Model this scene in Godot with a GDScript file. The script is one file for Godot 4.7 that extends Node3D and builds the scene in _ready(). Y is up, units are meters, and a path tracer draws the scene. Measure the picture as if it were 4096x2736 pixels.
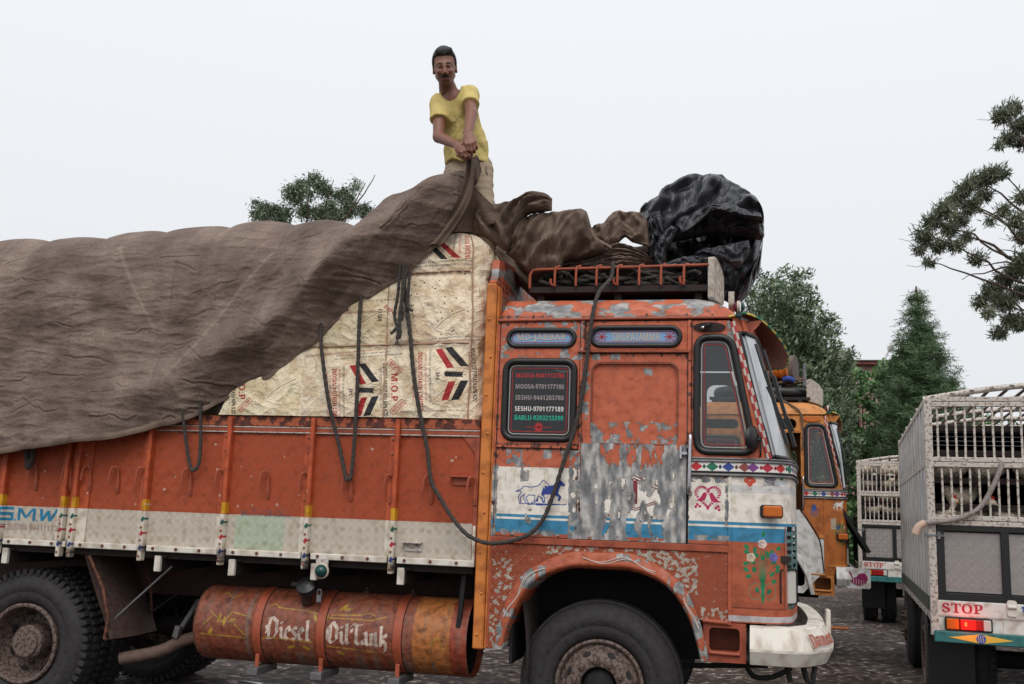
extends Node3D
# A painted cargo truck under a tarpaulin, built in metres: x runs along the truck (forward is +x), y is up, z comes towards the photographer.

const TRUCK := Vector3(-2.5, 0, -1.2)
var rng := RandomNumberGenerator.new()
var M := {}
var FB: SystemFont
var FS: SystemFont
var FR: SystemFont


class MB:
	var v := PackedVector3Array()
	var n := PackedVector3Array()
	var u := PackedVector2Array()
	var w := PackedVector2Array()
	var c := PackedColorArray()
	var i := PackedInt32Array()
	var tint := Color.WHITE
	var tinted := false
	static var flat := 1.0
	var X := Transform3D()

	func put(p: Vector3, m: Vector3, t := Vector2(1e9, 0)) -> int:
		var q := X * p
		var k := (X.basis * m).normalized()
		v.push_back(q)
		n.push_back(k)
		if t.x > 1e8:
			var a := k.abs()
			t = Vector2(q.x, -q.y) if a.z >= a.x and a.z >= a.y else (Vector2(q.z, -q.y) if a.x > a.y else Vector2(q.x, q.z))
		u.push_back(t)
		c.push_back(tint)
		return v.size() - 1

	func tri(a: Vector3, b: Vector3, d: Vector3) -> void:
		var m := (b - a).cross(d - a)
		var k := put(a, m)
		put(b, m)
		put(d, m)
		i.append_array([k, k + 2, k + 1])

	func quad(a: Vector3, b: Vector3, d: Vector3, e: Vector3) -> void:
		var m := (d - a).cross(e - b)
		var k := put(a, m)
		put(b, m)
		put(d, m)
		put(e, m)
		i.append_array([k, k + 2, k + 1, k, k + 3, k + 2])

	func box(at: Vector3, s: Vector3, bev := 0.0) -> void:
		var h := s * 0.5
		var b := minf(bev, minf(h.x, minf(h.y, h.z)) * 0.8)
		for ax in 3:
			for sg in [-1.0, 1.0]:
				var a1 := (ax + 1) % 3
				var a2 := (ax + 2) % 3
				var p: Array[Vector3] = []
				for q in [[-1, -1], [1, -1], [1, 1], [-1, 1]]:
					var t := Vector3()
					t[ax] = h[ax] * sg
					t[a1] = (h[a1] - b) * q[0]
					t[a2] = (h[a2] - b) * q[1]
					p.push_back(at + t)
				if sg > 0: quad(p[0], p[1], p[2], p[3])
				else: quad(p[3], p[2], p[1], p[0])
		if b <= 0.0:
			return
		for ax in 3:
			var a1 := (ax + 1) % 3
			var a2 := (ax + 2) % 3
			for s1 in [-1.0, 1.0]:
				for s2 in [-1.0, 1.0]:
					var p: Array[Vector3] = []
					for q in [[-1, 0], [1, 0], [1, 1], [-1, 1]]:
						var t := Vector3()
						t[ax] = (h[ax] - b) * q[0]
						t[a1] = (h[a1] - (b if q[1] == 1 else 0.0)) * s1
						t[a2] = (h[a2] - (0.0 if q[1] == 1 else b)) * s2
						p.push_back(at + t)
					if s1 * s2 < 0: quad(p[0], p[1], p[2], p[3])
					else: quad(p[3], p[2], p[1], p[0])
		for sx in [-1.0, 1.0]:
			for sy in [-1.0, 1.0]:
				for sz in [-1.0, 1.0]:
					var k := Vector3(sx, sy, sz)
					var a := at + Vector3(h.x, h.y - b, h.z - b) * k
					var d := at + Vector3(h.x - b, h.y, h.z - b) * k
					var e := at + Vector3(h.x - b, h.y - b, h.z) * k
					if sx * sy * sz > 0: tri(a, d, e)
					else: tri(a, e, d)

	func bar(a: Vector3, b: Vector3, wd: float, hg: float, up := Vector3.UP, bev := 0.0) -> void:
		var f := (b - a).normalized()
		if absf(f.dot(up)) > 0.98: up = Vector3.RIGHT if absf(f.x) < 0.9 else Vector3.BACK
		var r := f.cross(up).normalized()
		var keep := X
		X = X * Transform3D(Basis(f, r.cross(f), r), (a + b) * 0.5)
		box(Vector3.ZERO, Vector3(a.distance_to(b), hg, wd), bev)
		X = keep

	func tube(path: PackedVector3Array, r, seg := 8, caps := true, closed := false, flat := 1.0, twist := 0.0, lobes := 0) -> void:
		var np := path.size()
		var up := Vector3.ZERO
		var len := 0.0
		var first := v.size()
		var rings := np + (1 if closed else 0)
		for k in rings:
			var q := k % np
			var a: Vector3 = path[(q - 1 + np) % np] if (q > 0 or closed) else path[q]
			var b: Vector3 = path[(q + 1) % np] if (q < np - 1 or closed) else path[q]
			var f := (b - a).normalized()
			if up == Vector3.ZERO:
				up = Vector3.UP if absf(f.y) < 0.9 else Vector3.BACK
			up = (up - f * up.dot(f)).normalized()
			var side := f.cross(up)
			if k > 0: len += path[q].distance_to(path[(q - 1 + np) % np])
			var rad: float = r if (r is float or r is int) else r[q]
			for s in seg + 1:
				var an := TAU * s / seg
				var rr := rad
				if lobes > 0:
					var g := absf(cos((an + twist * len) * lobes * 0.5))
					rr = rad * (0.78 + 0.34 * g)
					tint = Color(0.4 + 1.1 * g, 0.4 + 1.08 * g, 0.4 + 1.05 * g)
				var m := side * cos(an) * flat + up * sin(an)
				put(path[q] + m * rr, side * cos(an) + up * sin(an) * flat, Vector2(an * 0.159 * rad * 6.28, len))
		for k in rings - 1:
			for s in seg:
				var a := first + k * (seg + 1) + s
				i.append_array([a, a + 1, a + seg + 2, a, a + seg + 2, a + seg + 1])
		if caps and not closed:
			for e in 2:
				var base := first + (rings - 1 if e else 0) * (seg + 1)
				var ctr := path[np - 1] if e else path[0]
				var f := (path[np - 1] - path[np - 2]) if e else (path[0] - path[1])
				var k := put(ctr, f)
				var ring: Array[int] = []
				for s in seg:
					v.push_back(v[base + s])
					n.push_back((X.basis * f).normalized())
					u.push_back(u[base + s])
					c.push_back(tint)
					ring.push_back(v.size() - 1)
				for s in seg:
					if e: i.append_array([k, ring[s], ring[(s + 1) % seg]])
					else: i.append_array([k, ring[(s + 1) % seg], ring[s]])

	# profile: points (radius, height along +y), from outside bottom up; smooth joins neighbouring segments
	func lathe(prof: PackedVector2Array, seg := 24, smooth := false, from := 0.0, to := TAU) -> void:
		var len := 0.0
		for k in prof.size() - 1:
			var a := prof[k]
			var b := prof[k + 1]
			var m0 := Vector2(b.y - a.y, -(b.x - a.x)).normalized()
			var ma := m0
			var mb := m0
			if smooth:
				if k > 0: ma = (m0 + Vector2(a.y - prof[k - 1].y, -(a.x - prof[k - 1].x)).normalized()).normalized()
				if k < prof.size() - 2: mb = (m0 + Vector2(prof[k + 2].y - b.y, -(prof[k + 2].x - b.x)).normalized()).normalized()
			var first := v.size()
			var l2 := len + a.distance_to(b)
			for s in seg + 1:
				var an := from + (to - from) * s / seg
				var d := Vector3(cos(an), 0, sin(an))
				put(d * a.x + Vector3.UP * a.y, d * ma.x + Vector3.UP * ma.y, Vector2(an * maxf(a.x, b.x), len))
				put(d * b.x + Vector3.UP * b.y, d * mb.x + Vector3.UP * mb.y, Vector2(an * maxf(a.x, b.x), l2))
			len = l2
			for s in seg:
				var q := first + s * 2
				i.append_array([q, q + 2, q + 3, q, q + 3, q + 1])

	# a grid of points row by row (nu + 1 by nv + 1), smooth; uvs in metres unless given
	func grid(nu: int, nv: int, f: Callable, uv := Vector2(1, 1), flip := false) -> void:
		var first := v.size()
		for b in nv + 1:
			for a in nu + 1:
				var q: Vector3 = f.call(float(a) / nu, float(b) / nv)
				v.push_back(X * q)
				n.push_back(Vector3.ZERO)
				u.push_back(Vector2(float(a) / nu * uv.x, float(b) / nv * uv.y))
				c.push_back(tint)
		for b in nv:
			for a in nu:
				var q := first + b * (nu + 1) + a
				for t in [[q, q + 1, q + nu + 2], [q, q + nu + 2, q + nu + 1]]:
					var m := (v[t[1]] - v[t[0]]).cross(v[t[2]] - v[t[0]]) * (-1.0 if flip else 1.0)
					for e in t: n[e] += m
					if flip: i.append_array(t)
					else: i.append_array([t[0], t[2], t[1]])
		for k in range(first, v.size()):
			n[k] = n[k].normalized()

	func face(poly: PackedVector2Array, z: float, back := false) -> void:
		var t := Geometry2D.triangulate_polygon(poly)
		for k in range(0, t.size(), 3):
			var a := poly[t[k]]
			var b := poly[t[k + 1]]
			var d := poly[t[k + 2]]
			if ((b - a).cross(d - a) < 0) != back:
				var e := b
				b = d
				d = e
			tri(Vector3(a.x, a.y, z), Vector3(b.x, b.y, z), Vector3(d.x, d.y, z))

	func walls(poly: PackedVector2Array, z0: float, z1: float, inward := false) -> void:
		var area := 0.0
		for k in poly.size(): area += poly[k].cross(poly[(k + 1) % poly.size()])
		var flipped := (area > 0) != inward
		for k in poly.size():
			var a := poly[k]
			var b := poly[(k + 1) % poly.size()]
			if flipped: quad(Vector3(a.x, a.y, z1), Vector3(a.x, a.y, z0), Vector3(b.x, b.y, z0), Vector3(b.x, b.y, z1))
			else: quad(Vector3(a.x, a.y, z0), Vector3(a.x, a.y, z1), Vector3(b.x, b.y, z1), Vector3(b.x, b.y, z0))

	func prism(poly: PackedVector2Array, z0: float, z1: float) -> void:
		face(poly, z1)
		face(poly, z0, true)
		walls(poly, z0, z1)

	func panel(outer: PackedVector2Array, holes: Array, z: float, t: float) -> void:
		var parts: Array = [outer]
		for h: PackedVector2Array in holes:
			var mid := 0.0
			for p in h: mid += p.x / h.size()
			var out: Array = []
			for p: PackedVector2Array in parts:
				for side in 2:
					var x0 := -50.0 if side == 0 else mid
					var half := PackedVector2Array([Vector2(x0, -50), Vector2(x0 + 50 + (mid if side == 0 else 0.0), -50), Vector2(x0 + 50 + (mid if side == 0 else 0.0), 50), Vector2(x0, 50)])
					for q in Geometry2D.intersect_polygons(p, half):
						for e in Geometry2D.clip_polygons(q, h): out.push_back(e)
			parts = out
		for p in parts: face(p, z)
		walls(outer, z - t, z)
		for h in holes: walls(h, z - t, z, true)

	func planar(x0: float, y0: float, x1: float, y1: float) -> void:
		w.resize(v.size())
		for k in v.size():
			w[k] = Vector2((v[k].x - x0) / (x1 - x0), 1.0 - (v[k].y - y0) / (y1 - y0))

	func mesh() -> ArrayMesh:
		if flat < 1.0:
			for k in v.size():
				if v[k].x > 0.15: v[k].x = 0.15 + (v[k].x - 0.15) * flat
		var a := []
		a.resize(Mesh.ARRAY_MAX)
		a[Mesh.ARRAY_VERTEX] = v
		a[Mesh.ARRAY_NORMAL] = n
		a[Mesh.ARRAY_TEX_UV] = u
		if w.size() == v.size(): a[Mesh.ARRAY_TEX_UV2] = w
		if tinted: a[Mesh.ARRAY_COLOR] = c
		a[Mesh.ARRAY_INDEX] = i
		var m := ArrayMesh.new()
		m.add_surface_from_arrays(Mesh.PRIMITIVE_TRIANGLES, a)
		return m


# an image to paint flat print, livery and wear on; places are given in metres
class Cv:
	var im: Image
	var x0: float
	var y1: float
	var sx: float
	var sy: float
	var W: int
	var H: int

	func _init(wd: int, hg: int, a: float, b: float, d: float, e: float, bg: Color) -> void:
		W = wd
		H = hg
		im = Image.create(wd, hg, false, Image.FORMAT_RGBA8)
		im.fill(bg)
		x0 = a
		y1 = e
		sx = wd / (d - a)
		sy = hg / (e - b)

	func rect(a: float, b: float, d: float, e: float, col: Color) -> void:
		var p := Vector2i(int(round((a - x0) * sx)), int(round((y1 - e) * sy)))
		var q := Vector2i(int(round((d - x0) * sx)), int(round((y1 - b) * sy)))
		im.fill_rect(Rect2i(p, q - p), col)

	func poly(pts: PackedVector2Array, col: Color) -> void:
		var q := PackedVector2Array()
		var lo := 1e9
		var hi := -1e9
		for p in pts:
			var t := Vector2((p.x - x0) * sx, (y1 - p.y) * sy)
			q.push_back(t)
			lo = minf(lo, t.y)
			hi = maxf(hi, t.y)
		for y in range(maxi(0, int(floor(lo))), mini(H - 1, int(ceil(hi))) + 1):
			var yc := y + 0.5
			var xs: Array[float] = []
			for k in q.size():
				var a := q[k]
				var b := q[(k + 1) % q.size()]
				if (a.y <= yc) != (b.y <= yc): xs.push_back(a.x + (b.x - a.x) * (yc - a.y) / (b.y - a.y))
			xs.sort()
			for k in range(0, xs.size() - 1, 2):
				var xa := int(round(xs[k]))
				var xb := int(round(xs[k + 1]))
				if xb > xa: im.fill_rect(Rect2i(xa, y, xb - xa, 1), col)

	func ring(cx: float, cy: float, rx: float, ry: float, k := 20, rot := 0.0) -> PackedVector2Array:
		var p := PackedVector2Array()
		for s in k: p.push_back(Vector2(cx, cy) + Vector2(cos(TAU * s / k) * rx, sin(TAU * s / k) * ry).rotated(rot))
		return p

	func dot(cx: float, cy: float, rx: float, ry: float, col: Color, rot := 0.0) -> void:
		poly(ring(cx, cy, rx, ry, 16, rot), col)

	func line(pts: PackedVector2Array, wd: float, col: Color, closed := false) -> void:
		var m := pts.size()
		for k in (m if closed else m - 1):
			var a := pts[k]
			var b := pts[(k + 1) % m]
			var s := (b - a).normalized().orthogonal() * wd * 0.5
			poly(PackedVector2Array([a + s, b + s, b - s, a - s]), col)

	func nib(pts: PackedVector2Array, pen: Vector2, col: Color) -> void:
		for k in pts.size() - 1:
			var a := pts[k]
			var b := pts[k + 1]
			poly(Geometry2D.convex_hull(PackedVector2Array([a - pen, a + pen, b + pen, b - pen, a + pen.orthogonal() * 0.22, b - pen.orthogonal() * 0.22])), col)

	# a string fitted into a box of the given width and height round (cx, cy)
	func text(s: String, font: Font, cx: float, cy: float, wd: float, hg: float, col: Color, rot := 0.0) -> void:
		var t := TextMesh.new()
		t.font = font
		t.text = s
		t.depth = 0.0
		t.font_size = 48
		t.pixel_size = 0.01
		t.curve_step = 2.0
		var a := t.get_mesh_arrays()
		if a.is_empty() or a[Mesh.ARRAY_VERTEX] == null: return
		var vs: PackedVector3Array = a[Mesh.ARRAY_VERTEX]
		var lo := Vector2(1e9, 1e9)
		var hi := -lo
		for p in vs:
			lo = lo.min(Vector2(p.x, p.y))
			hi = hi.max(Vector2(p.x, p.y))
		var k := Vector2(wd, hg) / (hi - lo)
		var mid := (lo + hi) * 0.5
		var ix = a[Mesh.ARRAY_INDEX]
		var count: int = ix.size() if ix != null else vs.size()
		for j in range(0, count, 3):
			var tri := PackedVector2Array()
			for e in 3:
				var p: Vector3 = vs[ix[j + e]] if ix != null else vs[j + e]
				tri.push_back(Vector2(cx, cy) + ((Vector2(p.x, p.y) - mid) * k).rotated(rot))
			poly(tri, col)

	func tex() -> ImageTexture:
		return ImageTexture.create_from_image(im)


func V2(a: Array) -> PackedVector2Array:
	var p := PackedVector2Array()
	for k in range(0, a.size(), 2): p.push_back(Vector2(a[k], a[k + 1]))
	return p


func V3(a: Array) -> PackedVector3Array:
	var p := PackedVector3Array()
	for k in range(0, a.size(), 3): p.push_back(Vector3(a[k], a[k + 1], a[k + 2]))
	return p


# a smooth curve through points, sampled every step metres
func curve(pts: PackedVector3Array, step: float) -> PackedVector3Array:
	var out := PackedVector3Array()
	for k in pts.size() - 1:
		var a := pts[maxi(k - 1, 0)]
		var d := pts[mini(k + 2, pts.size() - 1)]
		var m := maxi(1, int(pts[k].distance_to(pts[k + 1]) / step))
		for j in m: out.push_back(pts[k].cubic_interpolate(pts[k + 1], a, d, float(j) / m))
	out.push_back(pts[pts.size() - 1])
	return out


func rr(x0: float, y0: float, x1: float, y1: float, r: float, seg := 6) -> PackedVector2Array:
	var p := PackedVector2Array()
	for q in [[x1 - r, y1 - r, 0.0], [x0 + r, y1 - r, 0.5], [x0 + r, y0 + r, 1.0], [x1 - r, y0 + r, 1.5]]:
		for s in seg + 1:
			var an: float = PI * (q[2] + 0.5 * s / seg)
			p.push_back(Vector2(q[0] + cos(an) * r, q[1] + sin(an) * r))
	return p


# a polygon with its corners rounded
func rounded(pts: PackedVector2Array, r: float, seg := 5) -> PackedVector2Array:
	var p := PackedVector2Array()
	var m := pts.size()
	for k in m:
		var a := pts[(k - 1 + m) % m]
		var b := pts[k]
		var d := pts[(k + 1) % m]
		var s := b + (a - b).normalized() * minf(r, a.distance_to(b) * 0.48)
		var e := b + (d - b).normalized() * minf(r, d.distance_to(b) * 0.48)
		for j in seg + 1:
			var t := float(j) / seg
			p.push_back(s.lerp(b, t).lerp(b.lerp(e, t), t))
	return p


func at_z(p: PackedVector2Array, z: float) -> PackedVector3Array:
	var o := PackedVector3Array()
	for q in p: o.push_back(Vector3(q.x, q.y, z))
	return o


# piecewise linear table lookup: xs rising
func tab(t: PackedVector2Array, x: float) -> float:
	if x <= t[0].x: return t[0].y
	for k in t.size() - 1:
		if x <= t[k + 1].x:
			var f := (x - t[k].x) / (t[k + 1].x - t[k].x)
			f = f * f * (3 - 2 * f) * 0.4 + f * 0.6
			return lerpf(t[k].y, t[k + 1].y, f)
	return t[t.size() - 1].y


func obj(called: String, mb: MB, mat: Material, parent: Node3D = null, shift := Vector3.ZERO) -> MeshInstance3D:
	var o := MeshInstance3D.new()
	o.name = called
	o.mesh = mb.mesh()
	o.material_override = mat
	(parent if parent else self).add_child(o, true)
	o.position = shift
	return o


func tag(o: Node, label: String, category := "", group := "", kind := "") -> Node:
	if label: o.set_meta("label", label)
	if category: o.set_meta("category", category)
	if group: o.set_meta("group", group)
	if kind: o.set_meta("kind", kind)
	return o


func thing(called: String, label: String, category: String, at := Vector3.ZERO, turn := 0.0, group := "") -> Node3D:
	var o := Node3D.new()
	o.name = called
	add_child(o, true)
	o.position = at
	o.rotation.y = turn
	tag(o, label, category, group)
	return o


func words3(called: String, s: String, font: Font, at: Vector3, wd: float, hg: float, mat: Material, parent: Node3D, turn := Basis(), deep := 0.002) -> MeshInstance3D:
	var t := TextMesh.new()
	t.font = font
	t.text = s
	t.depth = 0.02
	t.font_size = 48
	t.pixel_size = 0.01
	t.curve_step = 2.0
	var arr := t.get_mesh_arrays()
	var lo := Vector3(1e9, 1e9, 1e9)
	var hi := -lo
	for p: Vector3 in arr[Mesh.ARRAY_VERTEX]:
		lo = lo.min(p)
		hi = hi.max(p)
	var o := MeshInstance3D.new()
	o.name = called
	o.mesh = t
	o.material_override = mat
	parent.add_child(o, true)
	var k := Vector3(wd / (hi.x - lo.x), hg / (hi.y - lo.y), deep / 0.02)
	var b := turn * Basis.from_scale(k)
	o.transform = Transform3D(b, at - b * ((lo + hi) * 0.5))
	return o


func fnl(freq: float, oct := 4, kind := FastNoiseLite.TYPE_SIMPLEX_SMOOTH, sd := 1) -> FastNoiseLite:
	var f := FastNoiseLite.new()
	f.noise_type = kind
	f.frequency = freq
	f.seed = sd
	f.fractal_type = FastNoiseLite.FRACTAL_FBM if oct > 1 else FastNoiseLite.FRACTAL_NONE
	f.fractal_octaves = oct
	return f


# a seamless noise picture coloured through stops [place, colour, ...]
func ramp(f: FastNoiseLite, wd: int, hg: int, stops: Array) -> ImageTexture:
	var g := f.get_seamless_image(wd, hg)
	return ImageTexture.create_from_image(ramp_image(g, stops))


func ramp_image(g: Image, stops: Array) -> Image:
	g.convert(Image.FORMAT_L8)
	var d := g.get_data()
	var lut := PackedByteArray()
	lut.resize(768)
	for k in 256:
		var t := k / 255.0
		var col: Color = stops[1]
		for s in range(0, stops.size() - 2, 2):
			if t >= stops[s]: col = (stops[s + 1] as Color).lerp(stops[s + 3], clampf((t - stops[s]) / maxf(1e-5, stops[s + 2] - stops[s]), 0, 1))
		lut[k * 3] = col.r8
		lut[k * 3 + 1] = col.g8
		lut[k * 3 + 2] = col.b8
	var o := PackedByteArray()
	o.resize(d.size() * 3)
	for k in d.size():
		var q := d[k] * 3
		o[k * 3] = lut[q]
		o[k * 3 + 1] = lut[q + 1]
		o[k * 3 + 2] = lut[q + 2]
	return Image.create_from_data(g.get_width(), g.get_height(), false, Image.FORMAT_RGB8, o)


func gray(f: FastNoiseLite, wd: int, hg: int) -> ImageTexture:
	return ImageTexture.create_from_image(f.get_seamless_image(wd, hg))


func mat(col: Color, rough := 0.6, metal := 0.0, tex: Texture2D = null, uvs := 1.0) -> StandardMaterial3D:
	var m := StandardMaterial3D.new()
	m.albedo_color = col
	m.roughness = rough
	m.metallic = metal
	if tex: m.albedo_texture = tex
	m.uv1_scale = Vector3(uvs, uvs, uvs)
	return m


func bump(m: StandardMaterial3D, tex: Texture2D, cm: float) -> StandardMaterial3D:
	m.heightmap_enabled = true
	m.heightmap_texture = tex
	m.heightmap_scale = cm
	return m


func livery(m: StandardMaterial3D, tex: Texture2D) -> StandardMaterial3D:
	m.detail_enabled = true
	m.detail_albedo = tex
	m.detail_uv_layer = BaseMaterial3D.DETAIL_UV_2
	m.detail_blend_mode = BaseMaterial3D.BLEND_MODE_MUL
	return m


# ---------------------------------------------------------------- paint and print
func c8(r: int, g: int, b: int) -> Color:
	return Color8(r, g, b)


# eats paint away where the bias picture and a noise together pass a limit, leaving grey metal
func peel(cv: Cv, bias: Cv, f: FastNoiseLite, amp: float, metal_a: Color, metal_b: Color, edge: Color, sx := 1, sy := 1) -> void:
	var bi := bias.im
	bi.convert(Image.FORMAT_L8)
	bi.resize(cv.W, cv.H, Image.INTERPOLATE_CUBIC)
	var bd := bi.get_data()
	var g := f.get_image(cv.W / sx, cv.H / sy)
	g.convert(Image.FORMAT_L8)
	g.resize(cv.W, cv.H, Image.INTERPOLATE_CUBIC)
	var nd := g.get_data()
	var f2 := fnl(0.035, 5, FastNoiseLite.TYPE_SIMPLEX_SMOOTH, 91)
	var g2 := f2.get_image(cv.W / sx, cv.H / sy)
	g2.convert(Image.FORMAT_L8)
	g2.resize(cv.W, cv.H, Image.INTERPOLATE_CUBIC)
	var md := g2.get_data()
	var d := cv.im.get_data()
	for k in bd.size():
		if bd[k] < 8: continue
		var val := bd[k] / 255.0 + (nd[k] / 255.0 - 0.5) * amp
		if val > 0.5:
			var t := md[k] / 255.0
			var col := metal_a.lerp(metal_b, clampf((t - 0.3) * 2.2, 0, 1)) if val > 0.535 else edge
			d[k * 4] = col.r8
			d[k * 4 + 1] = col.g8
			d[k * 4 + 2] = col.b8
	cv.im = Image.create_from_data(cv.W, cv.H, false, Image.FORMAT_RGBA8, d)


func leaf(cv: Cv, x: float, y: float, l: float, wd: float, an: float, col: Color) -> void:
	var p := PackedVector2Array()
	for k in 6: p.push_back(Vector2(x, y) + Vector2(l * k / 6.0, wd * sin(PI * k / 6.0)).rotated(an))
	for k in 6: p.push_back(Vector2(x, y) + Vector2(l * (1 - k / 6.0), -wd * sin(PI * k / 6.0)).rotated(an))
	cv.poly(p, col)


func flowers(cv: Cv, x: float, y: float, k: float, mirror_cols: Array) -> void:
	var green := c8(20, 120, 78)
	for e in [[-0.13, 0.1], [-0.11, 0.2], [-0.09, 0.31], [-0.03, 0.4], [0.0, 0.47], [0.04, 0.4], [0.09, 0.33], [0.1, 0.22], [0.11, 0.12], [-0.05, 0.3], [0.05, 0.3]]:
		cv.line(V2([x, y - 0.16 * k, x + e[0] * 0.35 * k, y + e[1] * 0.35 * k, x + e[0] * k, y + e[1] * k * 0.9]), 0.006 * k, green)
	cv.poly(V2([x - 0.012 * k, y - 0.3 * k, x + 0.012 * k, y - 0.3 * k, x + 0.03 * k, y, x - 0.03 * k, y]), green)
	for e in [[-0.17, 0.07, 2.4], [-0.09, 0.06, 1.9], [-0.13, 0.03, 3.4], [0.09, 0.02, 0.9], [0.15, 0.08, 0.4], [0.1, -0.02, -0.3], [-0.17, 0.34, 2.2], [-0.1, 0.3, 1.4], [-0.15, 0.31, 3.0], [0.1, 0.28, 1.2], [0.17, 0.35, 0.5], [0.08, 0.27, 2.2], [-0.04, 0.26, 2.6], [0.04, 0.26, 0.6], [0.0, 0.21, 1.57], [-0.08, 0.18, 2.8], [0.1, 0.19, 0.2], [-0.05, -0.18, 2.0], [0.05, -0.19, 0.9], [0.0, 0.5, 1.3], [-0.16, 0.17, 3.1], [0.15, 0.14, 0.1]]:
		leaf(cv, x + e[0] * k, y + e[1] * k, 0.085 * k, 0.026 * k, e[2], green)
	for s in [-1.0, 1.0]: cv.line(cv.ring(x + s * 0.09 * k, y - 0.16 * k, 0.075 * k, 0.1 * k), 0.007 * k, c8(70, 140, 110), true)
	for e in [[-0.14, 0.25, 0], [0.0, 0.42, 1], [0.14, 0.26, 2]]:
		var col: Color = mirror_cols[e[2]]
		for q in 5: cv.dot(x + e[0] * k + cos(q * 1.257) * 0.025 * k, y + e[1] * k + sin(q * 1.257) * 0.027 * k, 0.032 * k, 0.03 * k, col)
		for q in 3: cv.line(cv.ring(x + e[0] * k, y + e[1] * k, 0.014 * k * (q + 1), 0.012 * k * (q + 1), 10).slice(q, q + 7), 0.005 * k, col.darkened(0.45))


func pony(cv: Cv, x: float, y: float, k: float, fill: Color, ink: Color) -> void:
	var body := V2([-0.95, 0.12, -0.62, 0.26, -0.5, 0.42, -0.1, 0.38, 0.25, 0.44, 0.42, 0.55, 0.52, 0.72, 0.62, 0.8, 0.66, 0.72, 0.92, 0.5, 0.88, 0.42, 0.7, 0.48, 0.6, 0.3, 0.52, 0.02, 0.72, -0.2, 0.62, -0.42, 0.56, -0.4, 0.6, -0.2, 0.36, -0.08, 0.2, -0.4, 0.02, -0.56, -0.04, -0.5, 0.14, -0.34, 0.16, -0.06, -0.2, -0.04, -0.34, -0.2, -0.2, -0.5, -0.28, -0.54, -0.46, -0.24, -0.44, 0.0, -0.66, -0.2, -0.62, -0.46, -0.7, -0.46, -0.78, -0.18, -0.6, 0.1, -0.66, 0.16])
	var p := PackedVector2Array()
	for q in body: p.push_back(Vector2(x, y) + q * k)
	cv.poly(p, fill)
	cv.line(p, 0.045 * k, ink, true)


func bird(cv: Cv, x: float, y: float, k: float, col: Color) -> void:
	var p := PackedVector2Array()
	for q in V2([-1.0, -0.35, -0.5, -0.1, -0.2, 0.35, 0.05, 0.75, 0.3, 0.85, 0.5, 0.7, 0.7, 0.62, 0.5, 0.52, 0.45, 0.2, 0.3, -0.2, -0.1, -0.45, -0.5, -0.42]): p.push_back(Vector2(x + q.x * k, y + q.y * absf(k)))
	cv.poly(p, col)


func win_ring(x0: float, y0: float, x1: float, y1: float, r: float) -> PackedVector2Array:
	return rr(x0 - 0.006, y0 - 0.006, x1 + 0.006, y1 + 0.006, r)


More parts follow.
